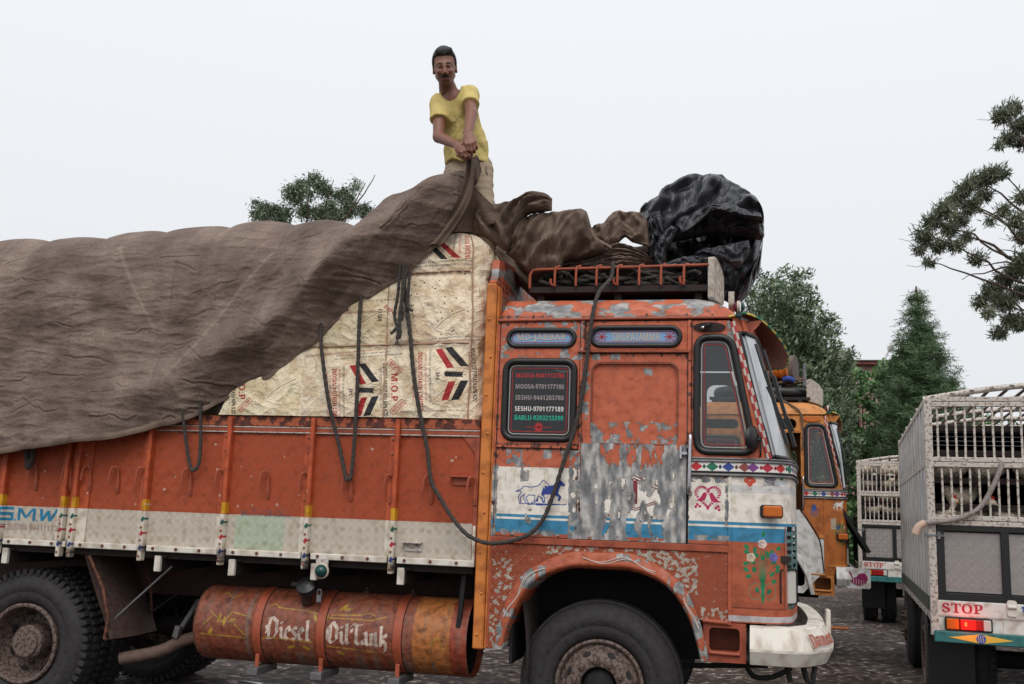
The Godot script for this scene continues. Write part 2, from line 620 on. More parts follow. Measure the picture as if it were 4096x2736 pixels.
func cab_paint() -> Texture2D:
	var cv := Cv.new(1024, 1024, -1.62, 0.68, 0.78, 3.08, c8(188, 96, 65))
	cv.rect(-1.62, 0.68, 0.78, 1.458, c8(168, 84, 54))
	cv.rect(-1.62, 1.458, 0.78, 1.888, c8(228, 222, 212))
	cv.rect(-1.62, 1.458, 0.78, 1.545, c8(52, 128, 166))
	cv.rect(-1.62, 1.56, 0.78, 1.577, c8(52, 128, 166))
	var ink := c8(38, 62, 140)
	pony(cv, -1.2, 1.72, 0.115, ink, ink)
	pony(cv, -1.31, 1.71, 0.12, c8(228, 222, 212), ink)
	for k in 3: cv.line(V2([-1.4 + k * 0.06, 1.648 - 0.004 * k, -1.16 + k * 0.04, 1.65]), 0.005, ink)
	var red := c8(176, 26, 84)
	for k in 40:
		var a := TAU * k / 40.0
		var q := Vector2(16 * pow(sin(a), 3), 13 * cos(a) - 5 * cos(2 * a) - 2 * cos(3 * a) - cos(4 * a)) * 0.0048
		cv.dot(-0.175 + q.x, 1.735 + q.y, 0.0065, 0.0065, red)
		cv.dot(-0.175 + q.x * 0.85, 1.735 + q.y * 0.85, 0.0035, 0.0035, red)
	bird(cv, -0.205, 1.72, 0.045, red)
	bird(cv, -0.14, 1.715, -0.048, red)
	leaf(cv, -0.175, 1.75, 0.035, 0.012, 1.5, red)
	for q in [[-0.24, 1.68], [-0.25, 1.665], [-0.225, 1.668], [-0.125, 1.66], [-0.11, 1.67], [-0.105, 1.65]]: cv.dot(q[0], q[1], 0.009, 0.009, red)
	# what is left of a drawing on the door
	for k in 2: cv.line(V2([-0.71, 1.66 - 0.012 * k, -0.63, 1.64 - 0.012 * k, -0.5, 1.69 - 0.012 * k]), 0.006, c8(90, 25, 35))
	for k in 2: cv.line(V2([-0.7, 1.83 - 0.02 * k, -0.64, 1.85 - 0.02 * k, -0.5, 1.79 - 0.02 * k, -0.42, 1.77 - 0.02 * k]), 0.008, c8(90, 25, 35))
	cv.rect(-0.66, 1.67, -0.62, 1.82, c8(120, 40, 50))
	# shaded panel gaps painted in as dark lines, with dirt and rust along them
	var seam := c8(96, 52, 40)
	for e in [[-0.993, 1.43, -0.993, 2.65], [-0.305, 1.43, -0.305, 2.65], [-1.013, 1.43, -1.013, 2.87], [-0.981, 2.66, -0.981, 2.87], [-0.279, 1.97, -0.279, 2.87], [-1.566, 1.43, -1.566, 2.87], [-1.566, 2.01, -1.01, 2.01], [-1.566, 2.036, -1.01, 2.036], [-1.59, 1.434, -0.04, 1.434], [-0.99, 2.648, -0.3, 2.648], [-1.566, 2.866, -0.04, 2.872], [-0.3, 1.866, -0.04, 1.866], [-1.59, 2.9, 0.1, 2.9]]:
		cv.line(V2(e), 0.007, seam)
		for k in 14:
			var f := rng.randf()
			cv.dot(lerpf(e[0], e[2], f) + rng.randfn(0, 0.004), lerpf(e[1], e[3], f) + rng.randfn(0, 0.004), 0.006 + 0.008 * rng.randf(), 0.006 + 0.014 * rng.randf(), seam.darkened(rng.randf() * 0.3))
	for k in 40:
		var x := -1.55 + rng.randf() * 1.5
		var y: float = [1.43, 2.01, 2.65, 1.86][k % 4]
		cv.line(V2([x, y, x + 0.003, y - 0.04 - 0.1 * rng.randf()]), 0.004, c8(178, 128, 96).lerp(seam, rng.randf() * 0.5) if y > 1.9 or y < 1.5 else c8(206, 186, 160))
	for q in [win_ring(-1.524, 2.07, -1.045, 2.6, 0.09), win_ring(-1.512, 2.695, -1.052, 2.813, 0.06), win_ring(-0.943, 2.698, -0.353, 2.827, 0.065), win_ring(-0.926, 2.056, -0.372, 2.581, 0.06)]: cv.line(q, 0.01, c8(120, 60, 44), true)
	# the curved corner: print along its arc
	flowers(cv, 0.16, 1.24, 0.5, [c8(222, 205, 180), c8(226, 200, 190), c8(110, 105, 180)])
	cv.rect(-0.04, 1.76, 0.78, 1.81, c8(205, 203, 203))
	for k in 7: cv.rect(0.02 + k * 0.06, 1.783, 0.026 + k * 0.06 + 0.012 * (k % 2), 1.786, c8(90, 90, 95))
	for q in [[0.085, 1.86], [0.105, 1.838], [0.065, 1.838], [0.085, 1.818]]: cv.dot(q[0], q[1], 0.017, 0.017, c8(208, 84, 64), 0.8)
	for k in 9: cv.line(V2([0.17 + k * 0.008, 1.865, 0.2 + k * 0.008, 1.81]), 0.003, c8(40, 44, 70))
	for k in 6: cv.line(V2([0.17, 1.85 - k * 0.008, 0.25, 1.87 - k * 0.01]), 0.003, c8(40, 44, 70))
	cv.rect(0.24, 1.815, 0.34, 1.842, c8(200, 208, 216))
	cv.poly(V2([0.28, 1.848, 0.295, 1.875, 0.31, 1.848]), c8(40, 110, 80))
	cv.rect(-0.05, 0.975, 0.78, 1.01, c8(178, 172, 176))
	# where the paint has gone: level streaks on the roof, runs down the door, flakes elsewhere
	var g := func(q: Cv, rects: Array) -> void:
		for e in rects: q.rect(e[0], e[1], e[2], e[3], Color(e[4], e[4], e[4]))
	var b := Cv.new(192, 192, -1.62, 0.68, 0.78, 3.08, Color.BLACK)
	g.call(b, [[-1.6, 2.88, 0.1, 3.06, 0.42], [-1.4, 2.94, 0.0, 2.99, 0.54], [-1.6, 3.02, 0.1, 3.06, 0.56], [-0.3, 2.92, 0.1, 3.02, 0.5]])
	peel(cv, b, fnl(0.016, 5, FastNoiseLite.TYPE_SIMPLEX, 5), 1.0, c8(118, 120, 124), c8(170, 168, 166), c8(120, 92, 80), 2, 1)
	b = Cv.new(192, 192, -1.62, 0.68, 0.78, 3.08, Color.BLACK)
	g.call(b, [[-1.0, 1.43, -0.3, 2.05, 0.74], [-0.98, 1.45, -0.9, 1.98, 1.0], [-0.38, 1.43, -0.3, 2.02, 0.95], [-0.86, 1.93, -0.42, 2.05, 0.6], [-0.68, 1.56, -0.5, 1.84, 0.47], [-0.5, 1.6, -0.42, 1.8, 0.6], [-0.7, 1.44, -0.44, 1.58, 0.44], [-0.84, 1.6, -0.8, 1.8, 0.56]])
	peel(cv, b, fnl(0.03, 5, FastNoiseLite.TYPE_SIMPLEX, 17), 0.95, c8(112, 114, 118), c8(186, 184, 180), c8(92, 84, 80), 1, 3)
	b = Cv.new(192, 192, -1.62, 0.68, 0.78, 3.08, Color.BLACK)
	g.call(b, [[-1.56, 0.72, -1.4, 1.0, 0.52], [-1.38, 1.1, -1.2, 1.26, 0.56], [-0.42, 1.0, -0.22, 1.22, 0.53], [-0.27, 0.72, -0.16, 1.0, 0.54], [-0.75, 1.3, -0.55, 1.36, 0.5], [-1.56, 2.62, -1.0, 2.88, 0.3], [-1.08, 2.6, -1.0, 2.86, 0.52], [-1.14, 2.62, -1.05, 2.69, 0.5], [-1.56, 2.62, -1.47, 2.7, 0.56], [-1.3, 2.83, -1.05, 2.87, 0.5], [-1.065, 1.43, -1.0, 2.0, 0.64], [-1.5, 1.88, -1.38, 2.0, 0.62], [-1.25, 1.94, -1.08, 2.0, 0.56], [-1.4, 1.79, -1.33, 1.92, 0.6], [-1.58, 1.43, -1.55, 1.9, 0.6], [-1.52, 1.44, -1.38, 1.485, 0.62], [-1.32, 1.44, -1.12, 1.475, 0.58], [-1.36, 1.52, -1.31, 1.62, 0.56], [-0.93, 2.06, -0.37, 2.2, 0.43], [-0.93, 2.06, -0.8, 2.14, 0.6], [-0.99, 2.2, -0.94, 2.6, 0.46], [-0.93, 2.6, -0.75, 2.65, 0.5], [-0.59, 2.5, -0.53, 2.55, 0.6], [-0.28, 1.82, -0.06, 1.875, 0.56], [-0.07, 1.55, -0.045, 1.8, 0.6], [-0.26, 1.45, -0.05, 1.495, 0.62], [-0.06, 2.6, -0.01, 2.87, 0.58], [0.02, 2.05, 0.09, 2.3, 0.5]])
	peel(cv, b, fnl(0.024, 5, FastNoiseLite.TYPE_SIMPLEX, 6), 0.9, c8(112, 116, 120), c8(170, 168, 166), c8(110, 88, 78))
	return cv.tex()


func chequer_paint() -> Texture2D:
	var cv := Cv.new(768, 384, -1.62, 0.68, 0.0, 1.42, c8(168, 82, 52))
	var b := Cv.new(96, 48, -1.62, 0.68, 0.0, 1.42, Color(0.22, 0.22, 0.22))
	b.rect(-0.7, 1.25, -0.3, 1.42, Color(0.58, 0.58, 0.58))
	b.rect(-0.45, 1.12, -0.24, 1.34, Color(0.56, 0.56, 0.56))
	b.rect(-1.2, 1.3, -0.75, 1.4, Color(0.5, 0.5, 0.5))
	b.rect(-1.56, 1.0, -1.42, 1.3, Color(0.46, 0.46, 0.46))
	b.rect(-1.6, 0.72, -1.5, 1.0, Color(0.48, 0.48, 0.48))
	b.rect(-0.22, 0.96, -0.04, 1.05, Color(0.47, 0.47, 0.47))
	peel(cv, b, fnl(0.05, 4, FastNoiseLite.TYPE_SIMPLEX_SMOOTH, 15), 1.0, c8(176, 168, 158), c8(206, 198, 188), c8(150, 110, 90))
	return cv.tex()


const POSTS := [-5.3, -4.78, -4.69, -4.12, -3.5, -2.87, -2.25]


func cargo_paint() -> Texture2D:
	var cv := Cv.new(2048, 448, -6.3, 1.14, -1.66, 2.22, c8(184, 82, 44))
	cv.rect(-6.3, 1.14, -1.66, 1.505, c8(216, 208, 196))
	for x: float in POSTS:
		cv.rect(x - 0.018, 1.51, x + 0.018, 1.585, c8(205, 150, 20))
		cv.poly(V2([x - 0.012, 1.44, x + 0.005, 1.47, x + 0.02, 1.45, x + 0.005, 1.425]), c8(30, 90, 80))
		cv.poly(V2([x - 0.012, 1.34, x + 0.005, 1.37, x + 0.02, 1.35, x + 0.005, 1.325]), c8(165, 30, 40))
		cv.poly(V2([x - 0.012, 1.24, x + 0.005, 1.27, x + 0.02, 1.25, x + 0.005, 1.225]), c8(35, 60, 130))
	# the pale green square and the rubbed blue print above it
	cv.rect(-3.42, 1.27, -3.05, 1.5, c8(196, 212, 190))
	for k in 120: cv.dot(-3.38 + rng.randf() * 0.36, 1.49 + rng.randf() * 0.05 * sin(PI * (k / 120.0)) + 0.01, 0.008 * rng.randf(), 0.003, c8(60, 90, 120), 0.9)
	# letters and numbers
	var blue := c8(24, 140, 190)
	var x0 := -5.31
	for s in [[0.0, 1.474, 0.095, 1.494], [0.0, 1.456, 0.022, 1.494], [0.0, 1.435, 0.095, 1.456], [0.073, 1.415, 0.095, 1.435], [0.0, 1.395, 0.095, 1.415], [0.104, 1.395, 0.118, 1.41], [0.29, 1.395, 0.304, 1.41]]: cv.rect(x0 + s[0], s[1], x0 + s[2], s[3], blue)
	for s in [[0.142, 1.4, 0.142, 1.488], [0.15, 1.484, 0.2, 1.42], [0.2, 1.42, 0.255, 1.484], [0.268, 1.4, 0.268, 1.488], [0.325, 1.488, 0.34, 1.402], [0.34, 1.402, 0.385, 1.476], [0.385, 1.476, 0.405, 1.402], [0.405, 1.402, 0.46, 1.488]]: cv.nib(V2([x0 + s[0], s[1], x0 + s[2], s[3]]), Vector2(0.013, 0), blue)
	for k in [-5.37, -4.8]:
		var p := PackedVector2Array()
		for q in 10: p.push_back(Vector2(k, 1.43) + Vector2(0.0, 0.035 if q % 2 == 0 else 0.013).rotated(q * PI / 5))
		cv.poly(p, c8(150, 105, 92))
	cv.text("9441203786 9441113786", FR, -5.08, 1.35, 0.6, 0.042, c8(120, 66, 58))
	var d := cv.im.get_data()
	var g := fnl(0.02, 5, FastNoiseLite.TYPE_SIMPLEX, 33).get_image(2048, 448)
	g.convert(Image.FORMAT_L8)
	var nd := g.get_data()
	# worn print, and dirt that lies along the bottom edges
	for y in 448:
		var low := clampf((y - 385) / 40.0, 0, 1)
		for x in 2048:
			var k := y * 2048 + x
			var t := nd[k] / 255.0
			var f := 1.0 - maxf(0, t - 0.62) * 0.45 - low * maxf(0, t - 0.42) * 1.6
			if f < 0.995:
				d[k * 4] = int(d[k * 4] * f)
				d[k * 4 + 1] = int(d[k * 4 + 1] * f * 0.98)
				d[k * 4 + 2] = int(d[k * 4 + 2] * f * 0.95)
	cv.im = Image.create_from_data(2048, 448, false, Image.FORMAT_RGBA8, d)
	for k in 26: cv.dot(-5.2 + rng.randf() * 3.4, 1.5 + rng.randf() * 0.5, 0.004 + 0.008 * rng.randf(), 0.004 + 0.006 * rng.randf(), c8(205, 180, 165))
	return cv.tex()


func chequer_bump() -> Texture2D:
	var cv := Cv.new(128, 128, 0, 0, 1, 1, Color.BLACK)
	for q in [[0.25, 0.25, 1], [0.75, 0.75, 1], [0.75, 0.25, -1], [0.25, 0.75, -1], [1.25, 0.75, -1], [-0.25, 0.25, 1]]:
		for k in 5:
			var s := Vector2(0.17, 0.17 * q[2])
			var o := Vector2(-0.07 * q[2], 0.07) * (k - 2) * 0.95
			var a := Vector2(q[0], q[1]) + o
			cv.nib(PackedVector2Array([a - s, a + s]), Vector2(0.016, -0.016 * q[2]), Color(0.9, 0.9, 0.9))
	cv.im.resize(64, 64, Image.INTERPOLATE_BILINEAR)
	cv.im.resize(128, 128, Image.INTERPOLATE_CUBIC)
	return cv.tex()


# the same plate seen in colour: shade painted in between the raised bars
func chequer_shade() -> Texture2D:
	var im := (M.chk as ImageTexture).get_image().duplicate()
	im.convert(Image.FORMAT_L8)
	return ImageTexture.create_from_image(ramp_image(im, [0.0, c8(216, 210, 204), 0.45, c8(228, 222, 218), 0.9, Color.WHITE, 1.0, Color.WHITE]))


func tank_paint() -> Texture2D:
	# x along the truck, y round the tank from its underside over the near side to its top
	var cv := Cv.new(1024, 416, -3.72, 0.0, -1.72, 0.8, c8(134, 68, 45))
	cv.rect(-2.1, 0, -1.84, 0.8, c8(176, 104, 48))
	cv.rect(-1.84, 0, -1.72, 0.8, c8(150, 62, 38))
	var cream := c8(214, 196, 184)
	var gold := c8(176, 140, 42)
	var pen := Vector2(0.011, 0.007)
	var y0 := 0.335
	# a broad pen writes the words stroke by stroke; units are one small letter high
	var glyphs := {
		"D": [[0.1, 1.5, 0.5, 1.62, 1.0, 1.3, 1.05, 0.5, 0.7, 0.05, 0.15, 0.0], [0.35, 1.5, 0.3, 0.1], [0.05, 1.0, 0.2, 0.7, 0.05, 0.4]],
		"i": [[0.1, 0.9, 0.25, 0.8, 0.25, 0.15, 0.45, 0.0], [0.2, 1.3, 0.3, 1.2]],
		"e": [[0.5, 0.15, 0.3, 0.0, 0.12, 0.25, 0.15, 0.75, 0.35, 1.0, 0.55, 0.7, 0.15, 0.45]],
		"s": [[0.5, 0.85, 0.3, 1.0, 0.12, 0.72, 0.5, 0.35, 0.35, 0.0, 0.08, 0.12]],
		"l": [[0.12, 1.5, 0.25, 1.45, 0.25, 0.15, 0.45, 0.0]],
		"O": [[0.6, 1.6, 0.2, 1.2, 0.15, 0.4, 0.55, 0.0, 1.0, 0.3, 1.05, 1.1, 0.6, 1.6], [0.42, 1.35, 0.42, 0.3]],
		"T": [[0.0, 1.3, 0.3, 1.55, 0.7, 1.42, 1.15, 1.55], [0.6, 1.45, 0.62, 0.2, 0.85, 0.0], [0.2, 1.2, 0.15, 0.9]],
		"a": [[0.15, 0.9, 0.4, 1.0, 0.5, 0.75, 0.5, 0.15, 0.7, 0.0], [0.5, 0.55, 0.15, 0.4, 0.15, 0.1, 0.45, 0.1]],
		"n": [[0.08, 0.9, 0.2, 0.85, 0.2, 0.0], [0.22, 0.7, 0.5, 1.0, 0.6, 0.75, 0.6, 0.15, 0.8, 0.0]],
		"k": [[0.1, 1.5, 0.22, 1.45, 0.22, 0.0], [0.25, 0.55, 0.6, 0.95, 0.7, 0.75, 0.3, 0.5], [0.35, 0.5, 0.65, 0.2, 0.6, -0.35, 0.45, -0.45]],
	}
	for wd in [["Diesel", -3.175, [1.15, 0.5, 0.62, 0.55, 0.62, 0.5], 0.094], ["OilTank", -2.725, [1.15, 0.46, 0.5, 1.0, 0.72, 0.82, 0.8], 0.092]]:
		var x: float = wd[1]
		for k in wd[0].length():
			for s in glyphs[wd[0][k]]:
				var p := PackedVector2Array()
				for q in V2(s): p.push_back(Vector2(x + q.x * wd[3] * 0.86, y0 - (x + 2.7) * 0.005 + q.y * wd[3] * 0.95))
				cv.nib(p, pen, cream)
			x += wd[2][k] * wd[3] * 0.9
	for s in [[-3.17, 0.56, -3.14, 0.58, -3.1, 0.55, -2.9, 0.54, -2.8, 0.52], [-2.7, 0.52, -2.5, 0.53, -2.42, 0.55, -2.38, 0.53], [-2.72, 0.5, -2.4, 0.5, -2.3, 0.53], [-3.2, 0.33, -3.16, 0.345, -2.9, 0.335, -2.82, 0.33], [-2.72, 0.31, -2.5, 0.3, -2.35, 0.29], [-3.68, 0.34, -3.3, 0.33], [-3.62, 0.5, -3.5, 0.42, -3.45, 0.5, -3.3, 0.47], [-3.42, 0.42, -3.32, 0.34], [-3.58, 0.62, -3.55, 0.66, -3.48, 0.6, -3.42, 0.66], [-3.66, 0.4, -3.6, 0.46], [-1.98, 0.36, -1.92, 0.42, -1.88, 0.34]]: cv.line(V2(s), 0.008, gold)
	for q in [[-2.66, 0.555, 0.5], [-2.64, 0.56, 0.9], [-2.62, 0.56, 0.2], [-2.78, 0.5, 1.6], [-2.8, 0.46, 2.0], [-2.76, 0.46, 1.0], [-2.65, 0.28, -0.4], [-2.95, 0.3, 3.5], [-2.9, 0.3, -0.4], [-3.55, 0.42, 1.2], [-3.5, 0.4, 1.5], [-3.47, 0.43, 0.4], [-3.62, 0.33, 1.0]]: leaf(cv, q[0], q[1], 0.07, 0.013, q[2], gold)
	var d := cv.im.get_data()
	var f := fnl(0.012, 5, FastNoiseLite.TYPE_SIMPLEX, 8)
	var g := f.get_image(1024, 416)
	g.convert(Image.FORMAT_L8)
	var nd := g.get_data()
	var streak := fnl(0.02, 3, FastNoiseLite.TYPE_SIMPLEX, 12).get_image(1024, 16)
	streak.convert(Image.FORMAT_L8)
	streak.resize(1024, 416, Image.INTERPOLATE_CUBIC)
	var sd := streak.get_data()
	var dust := c8(122, 104, 96)
	for k in nd.size():
		var x := k % 1024
		var t := nd[k] / 255.0
		var s := sd[k] / 255.0
		var a := clampf((s - 0.52) * 3.0, 0, 0.75) * (1.0 if (x > 110 and x < 260) or k > 1024 * 290 else 0.3) + maxf(0, t - 0.5) * 0.6 + 0.06
		a = clampf(a, 0, 0.8)
		var dk := 1.0 - clampf((0.36 - t) * 1.0, 0, 0.3)
		d[k * 4] = int(lerpf(d[k * 4], dust.r8, a) * dk)
		d[k * 4 + 1] = int(lerpf(d[k * 4 + 1], dust.g8, a) * dk)
		d[k * 4 + 2] = int(lerpf(d[k * 4 + 2], dust.b8, a) * dk)
	cv.im = Image.create_from_data(1024, 416, false, Image.FORMAT_RGBA8, d)
	return cv.tex()


func trim_paint() -> Texture2D:
	var cv := Cv.new(512, 64, 0, 0, 0.8, 0.1, c8(226, 222, 216))
	var cols := [c8(186, 40, 46), c8(30, 110, 84), c8(44, 70, 140), c8(140, 70, 60), c8(120, 60, 130), c8(178, 40, 60)]
	for k in 10:
		var x := 0.05 + k * 0.1 * (1.0 if k < 4 else 0.88)
		cv.poly(V2([x - 0.04, 0.05, x, 0.078, x + 0.04, 0.05, x, 0.022]), cols[k % 6])
		cv.dot(x + 0.05, 0.05, 0.009, 0.012, cols[(k + 1) % 6].darkened(0.3))
	return cv.tex()


func band_paint(a: Color, b: Color, k: int, slant := 0.5) -> Texture2D:
	var cv := Cv.new(512, 32, 0, 0, 1, 0.0625, a)
	for q in k:
		var x := float(q) / k
		cv.poly(V2([x, 0, x + 0.5 / k, 0, x + 0.5 / k + slant / k, 0.0625, x + slant / k, 0.0625]), b)
	return cv.tex()


func wheat(cv: Cv, x: float, y: float, k: float, col: Color) -> void:
	for q in 6:
		for s in [-1.0, 1.0]: leaf(cv, x - 0.5 * k + q * 0.15 * k, y, 0.26 * k, 0.06 * k, s * 0.62, col)
		leaf(cv, x - 0.5 * k + q * 0.15 * k, y + 0.0, 0.24 * k, 0.035 * k, 0.0, col)
	cv.line(V2([x, y, x + 0.62 * k, y]), 0.03 * k, col)


# one printed sack front, about 0.5 m wide, its writing turned to read downwards
func sack_print(cv: Cv, x: float, y: float, full: bool) -> void:
	var red := c8(176, 44, 48)
	var black := c8(38, 36, 40)
	for s in [[0.128, 0.355, 0.22, 0.222, 0.046, red], [0.194, 0.367, 0.306, 0.238, 0.05, black], [0.232, 0.13, 0.19, 0.0, 0.046, red], [0.308, 0.14, 0.254, 0.004, 0.05, black]]: cv.poly(V2([x + s[0], y + s[1], x + s[0] + s[4], y + s[1] + 0.006, x + s[2] + s[4], y + s[3] + 0.006, x + s[2], y + s[3]]), s[5])
	wheat(cv, x + 0.265, y + 0.183, 0.125, black)
	cv.text("IPL", FB, x + 0.158, y + 0.165, 0.055, 0.024, black, -PI / 2)
	cv.text("GROSS WEIGHT 50.09 kg. NET WEIGHT 50.00 kg.", FR, x + 0.1, y + 0.17, 0.37, 0.02, black, -1.5)
	cv.text("IMPORTED, PACKED AND MARKETED BY :", FR, x + 0.07, y + 0.16, 0.34, 0.015, red, -1.5)
	cv.text("INDIAN POTASH LIMITED", FB, x + 0.035, y + 0.13, 0.41, 0.033, red, -1.5)
	cv.text("SEETHAKATHI BUSINESS CENTRE", FR, x + 0.003, y + 0.14, 0.3, 0.013, red, -1.5)
	cv.text("684-690, ANNA SALAI, CHENNAI", FR, x - 0.02, y + 0.15, 0.32, 0.013, red, -1.5)
	cv.text("MURIATE OF POTASH 60% K2O", FB, x + 0.402, y + 0.19, 0.37, 0.032, black, -1.5)
	cv.text("FOR AGRICULTURAL USE ONLY", FR, x + 0.37, y + 0.2, 0.28, 0.017, black, -1.5)
	if full:
		cv.text("M.O.P", FB, x + 0.47, y + 0.205, 0.19, 0.05, red, -1.5)
		for e in [[0.465, 0.35, "IMPORTED", -0.7], [0.5, 0.07, "FERTILISER", 0.75]]:
			var c := Vector2(x + e[0], y + e[1])
			var p := PackedVector2Array()
			for q in [Vector2(-0.06, -0.02), Vector2(0.06, -0.02), Vector2(0.06, 0.02), Vector2(-0.06, 0.02)]: p.push_back(c + q.rotated(e[3]))
			cv.line(p, 0.004, red, true)
			cv.text(e[2], FB, c.x, c.y, 0.1, 0.022, red, e[3])
		cv.text("INCLUSIVE OF ALL TAXES Rs. P. A.P. KERALA, HARYANA 841.00", FR, x + 0.26, y + 0.42, 0.5, 0.013, black, 0.08)
		cv.text("MADHYA PRADESH, ASSAM, BIHAR, SIKKIM, NAGALAND", FR, x + 0.22, y + 0.44, 0.4, 0.013, black, 0.08)
	else:
		cv.text("PUNJAB, HARYANA, H.P., TAMIL NADU 840.00, NAGALAND 845.00 MADHYA PRADESH", FR, x + 0.2, y + 0.41, 0.52, 0.013, black, 0.1)
		cv.text("MIZORAM, ARUNACHAL PRADESH", FR, x + 0.22, y + 0.435, 0.4, 0.013, black, 0.1)
		cv.text("MRP PER BAG INCLUSIVE OF ALL TAXES Rs. P. A.P. TELANGANA GOA, TRIPURA, MANIPUR, MEGHALAYA", FR, x + 0.15, y - 0.07, 0.5, 0.014, black, 0.04)


func sack_paint() -> Texture2D:
	# from x = -3.6 along the near side, round the front corner; y from 2.15 up
	var cv := Cv.new(1536, 1024, -3.6, 2.15, -1.35, 3.65, c8(236, 220, 194))
	for q in [[-3.6, 2.15, -2.98, 2.55, c8(238, 224, 192)], [-2.97, 2.66, -2.36, 3.65, c8(234, 219, 186)], [-2.3, 2.75, -1.78, 3.28, c8(238, 220, 194)]]: cv.rect(q[0], q[1], q[2], q[3], q[4])
	sack_print(cv, -2.76, 2.2, true)
	sack_print(cv, -2.14, 2.317, false)
	sack_print(cv, -3.9, 2.2, true)
	var red := c8(176, 44, 48)
	var black := c8(38, 36, 40)
	for s in [[-2.04, 3.45, -1.9, 3.316, red], [-2.1, 3.42, -1.99, 3.308, black]]: cv.poly(V2([s[0], s[1], s[0] + 0.05, s[1], s[2] + 0.05, s[3], s[2], s[3]]), s[4])
	cv.text("INDIAN POTASH", FB, -1.81, 3.42, 0.22, 0.034, red, PI / 2)
	cv.text("IMPORTED PACKED", FR, -1.86, 3.44, 0.2, 0.016, red, PI / 2)
	cv.text("GROSS WEIGHT 50.09", FR, -1.9, 3.44, 0.2, 0.016, black, PI / 2)
	cv.text("OF ALL TAXES (RS) Rs. P. M.P. 849.00, KARNATAKA 844.00, U.P. UTTARAKHAND", FR, -2.0, 3.29, 0.46, 0.015, black, 0.05)
	cv.text("KERALA, HARYANA, PONDICHERRY 800.00, MIZORAM, ARUNACHAL P., NAGALAND", FR, -2.0, 3.265, 0.46, 0.015, black, 0.05)
	cv.text("MUR", FB, -2.42, 2.91, 0.09, 0.03, black, -PI / 2)
	cv.text("IMPO", FB, -2.35, 2.95, 0.1, 0.03, red, -0.6)
	cv.text("INCLUSIVE OF ALL TAXES Rs. P. A.P. KERALA, HARYANA 841.00", FR, -2.4, 3.02, 0.3, 0.014, black, 0.06)
	for k in 9: cv.text("MANUFACTURED", FR, -1.62 + 0.03 * (k % 2), 2.25 + k * 0.15, 0.12, 0.013, c8(150, 70, 70), PI / 2)
	for s in [[-2.98, 2.62, -2.36, 2.68], [-2.4, 2.7, -1.75, 2.74], [-2.4, 3.2, -1.76, 3.22], [-3.0, 2.2, -2.97, 2.7], [-2.38, 2.2, -2.37, 2.75], [-2.97, 2.92, -2.36, 2.94]]:
		for k in 5: cv.line(V2([s[0], s[1] + 0.005 * k - 0.01, s[2], s[3] + 0.005 * k - 0.01]), 0.004, c8(176, 140, 118).lerp(c8(232, 216, 190), absf(k - 2) * 0.4))
	var d := cv.im.get_data()
	var g := fnl(0.006, 5, FastNoiseLite.TYPE_SIMPLEX, 41).get_image(1536, 1024)
	g.convert(Image.FORMAT_L8)
	var nd := g.get_data()
	var g2 := fnl(0.05, 3, FastNoiseLite.TYPE_SIMPLEX, 43).get_image(1536, 1024)
	g2.convert(Image.FORMAT_L8)
	var fd := g2.get_data()
	for k in nd.size():
		var a := clampf(0.42 - nd[k] / 255.0 * 0.85, 0, 0.2) + clampf(fd[k] / 255.0 - 0.72, 0, 0.2)
		d[k * 4] = int(d[k * 4] * (1 - a * 0.45))
		d[k * 4 + 1] = int(d[k * 4 + 1] * (1 - a * 0.62))
		d[k * 4 + 2] = int(d[k * 4 + 2] * (1 - a * 0.85))
	cv.im = Image.create_from_data(1536, 1024, false, Image.FORMAT_RGBA8, d)
	for k in 40: cv.dot(-2.3 + rng.randf() * 0.5, 2.75 + rng.randf() * 0.5, 0.006, 0.005, c8(90, 78, 66))
	return cv.tex()


# cloth relief: soft swell, sharp creases and long fold lines
func crease_bump(sd: int, lines: int) -> Texture2D:
	var a := fnl(0.006, 5, FastNoiseLite.TYPE_SIMPLEX, sd)
	a.fractal_type = FastNoiseLite.FRACTAL_RIDGED
	a.domain_warp_enabled = true
	a.domain_warp_amplitude = 40.0
	a.domain_warp_frequency = 0.006
	var im := a.get_seamless_image(768, 768)
	im.convert(Image.FORMAT_L8)
	im.adjust_bcs(1.0, 0.7, 1.0)
	im.convert(Image.FORMAT_RGBA8)
	var r := RandomNumberGenerator.new()
	r.seed = sd
	for k in lines:
		var cv := Cv.new(8, 8, 0, 0, 768, 768, Color.BLACK)
		cv.im = im
		cv.W = 768
		cv.H = 768
		cv.sx = 1.0
		cv.sy = 1.0
		cv.x0 = 0
		cv.y1 = 768
		var p := Vector2(r.randf() * 768, r.randf() * 768)
		var an := r.randfn(0.0, 0.35) + (PI / 2 if r.randf() < 0.2 else 0.0)
		var pts := PackedVector2Array()
		for q in 9:
			pts.push_back(p)
			p += Vector2(r.randf_range(14, 40), 0).rotated(an)
			an += r.randfn(0, 0.12)
		cv.line(pts, r.randf_range(4, 9), Color(0.72, 0.72, 0.72).darkened(r.randf() * 0.25))
		for q in pts.size(): pts[q] += Vector2(2, -6)
		cv.line(pts, r.randf_range(3, 6), Color(0.34, 0.34, 0.34))
		im = cv.im
	im.resize(384, 384, Image.INTERPOLATE_BILINEAR)
	im.resize(768, 768, Image.INTERPOLATE_CUBIC)
	return ImageTexture.create_from_image(im)


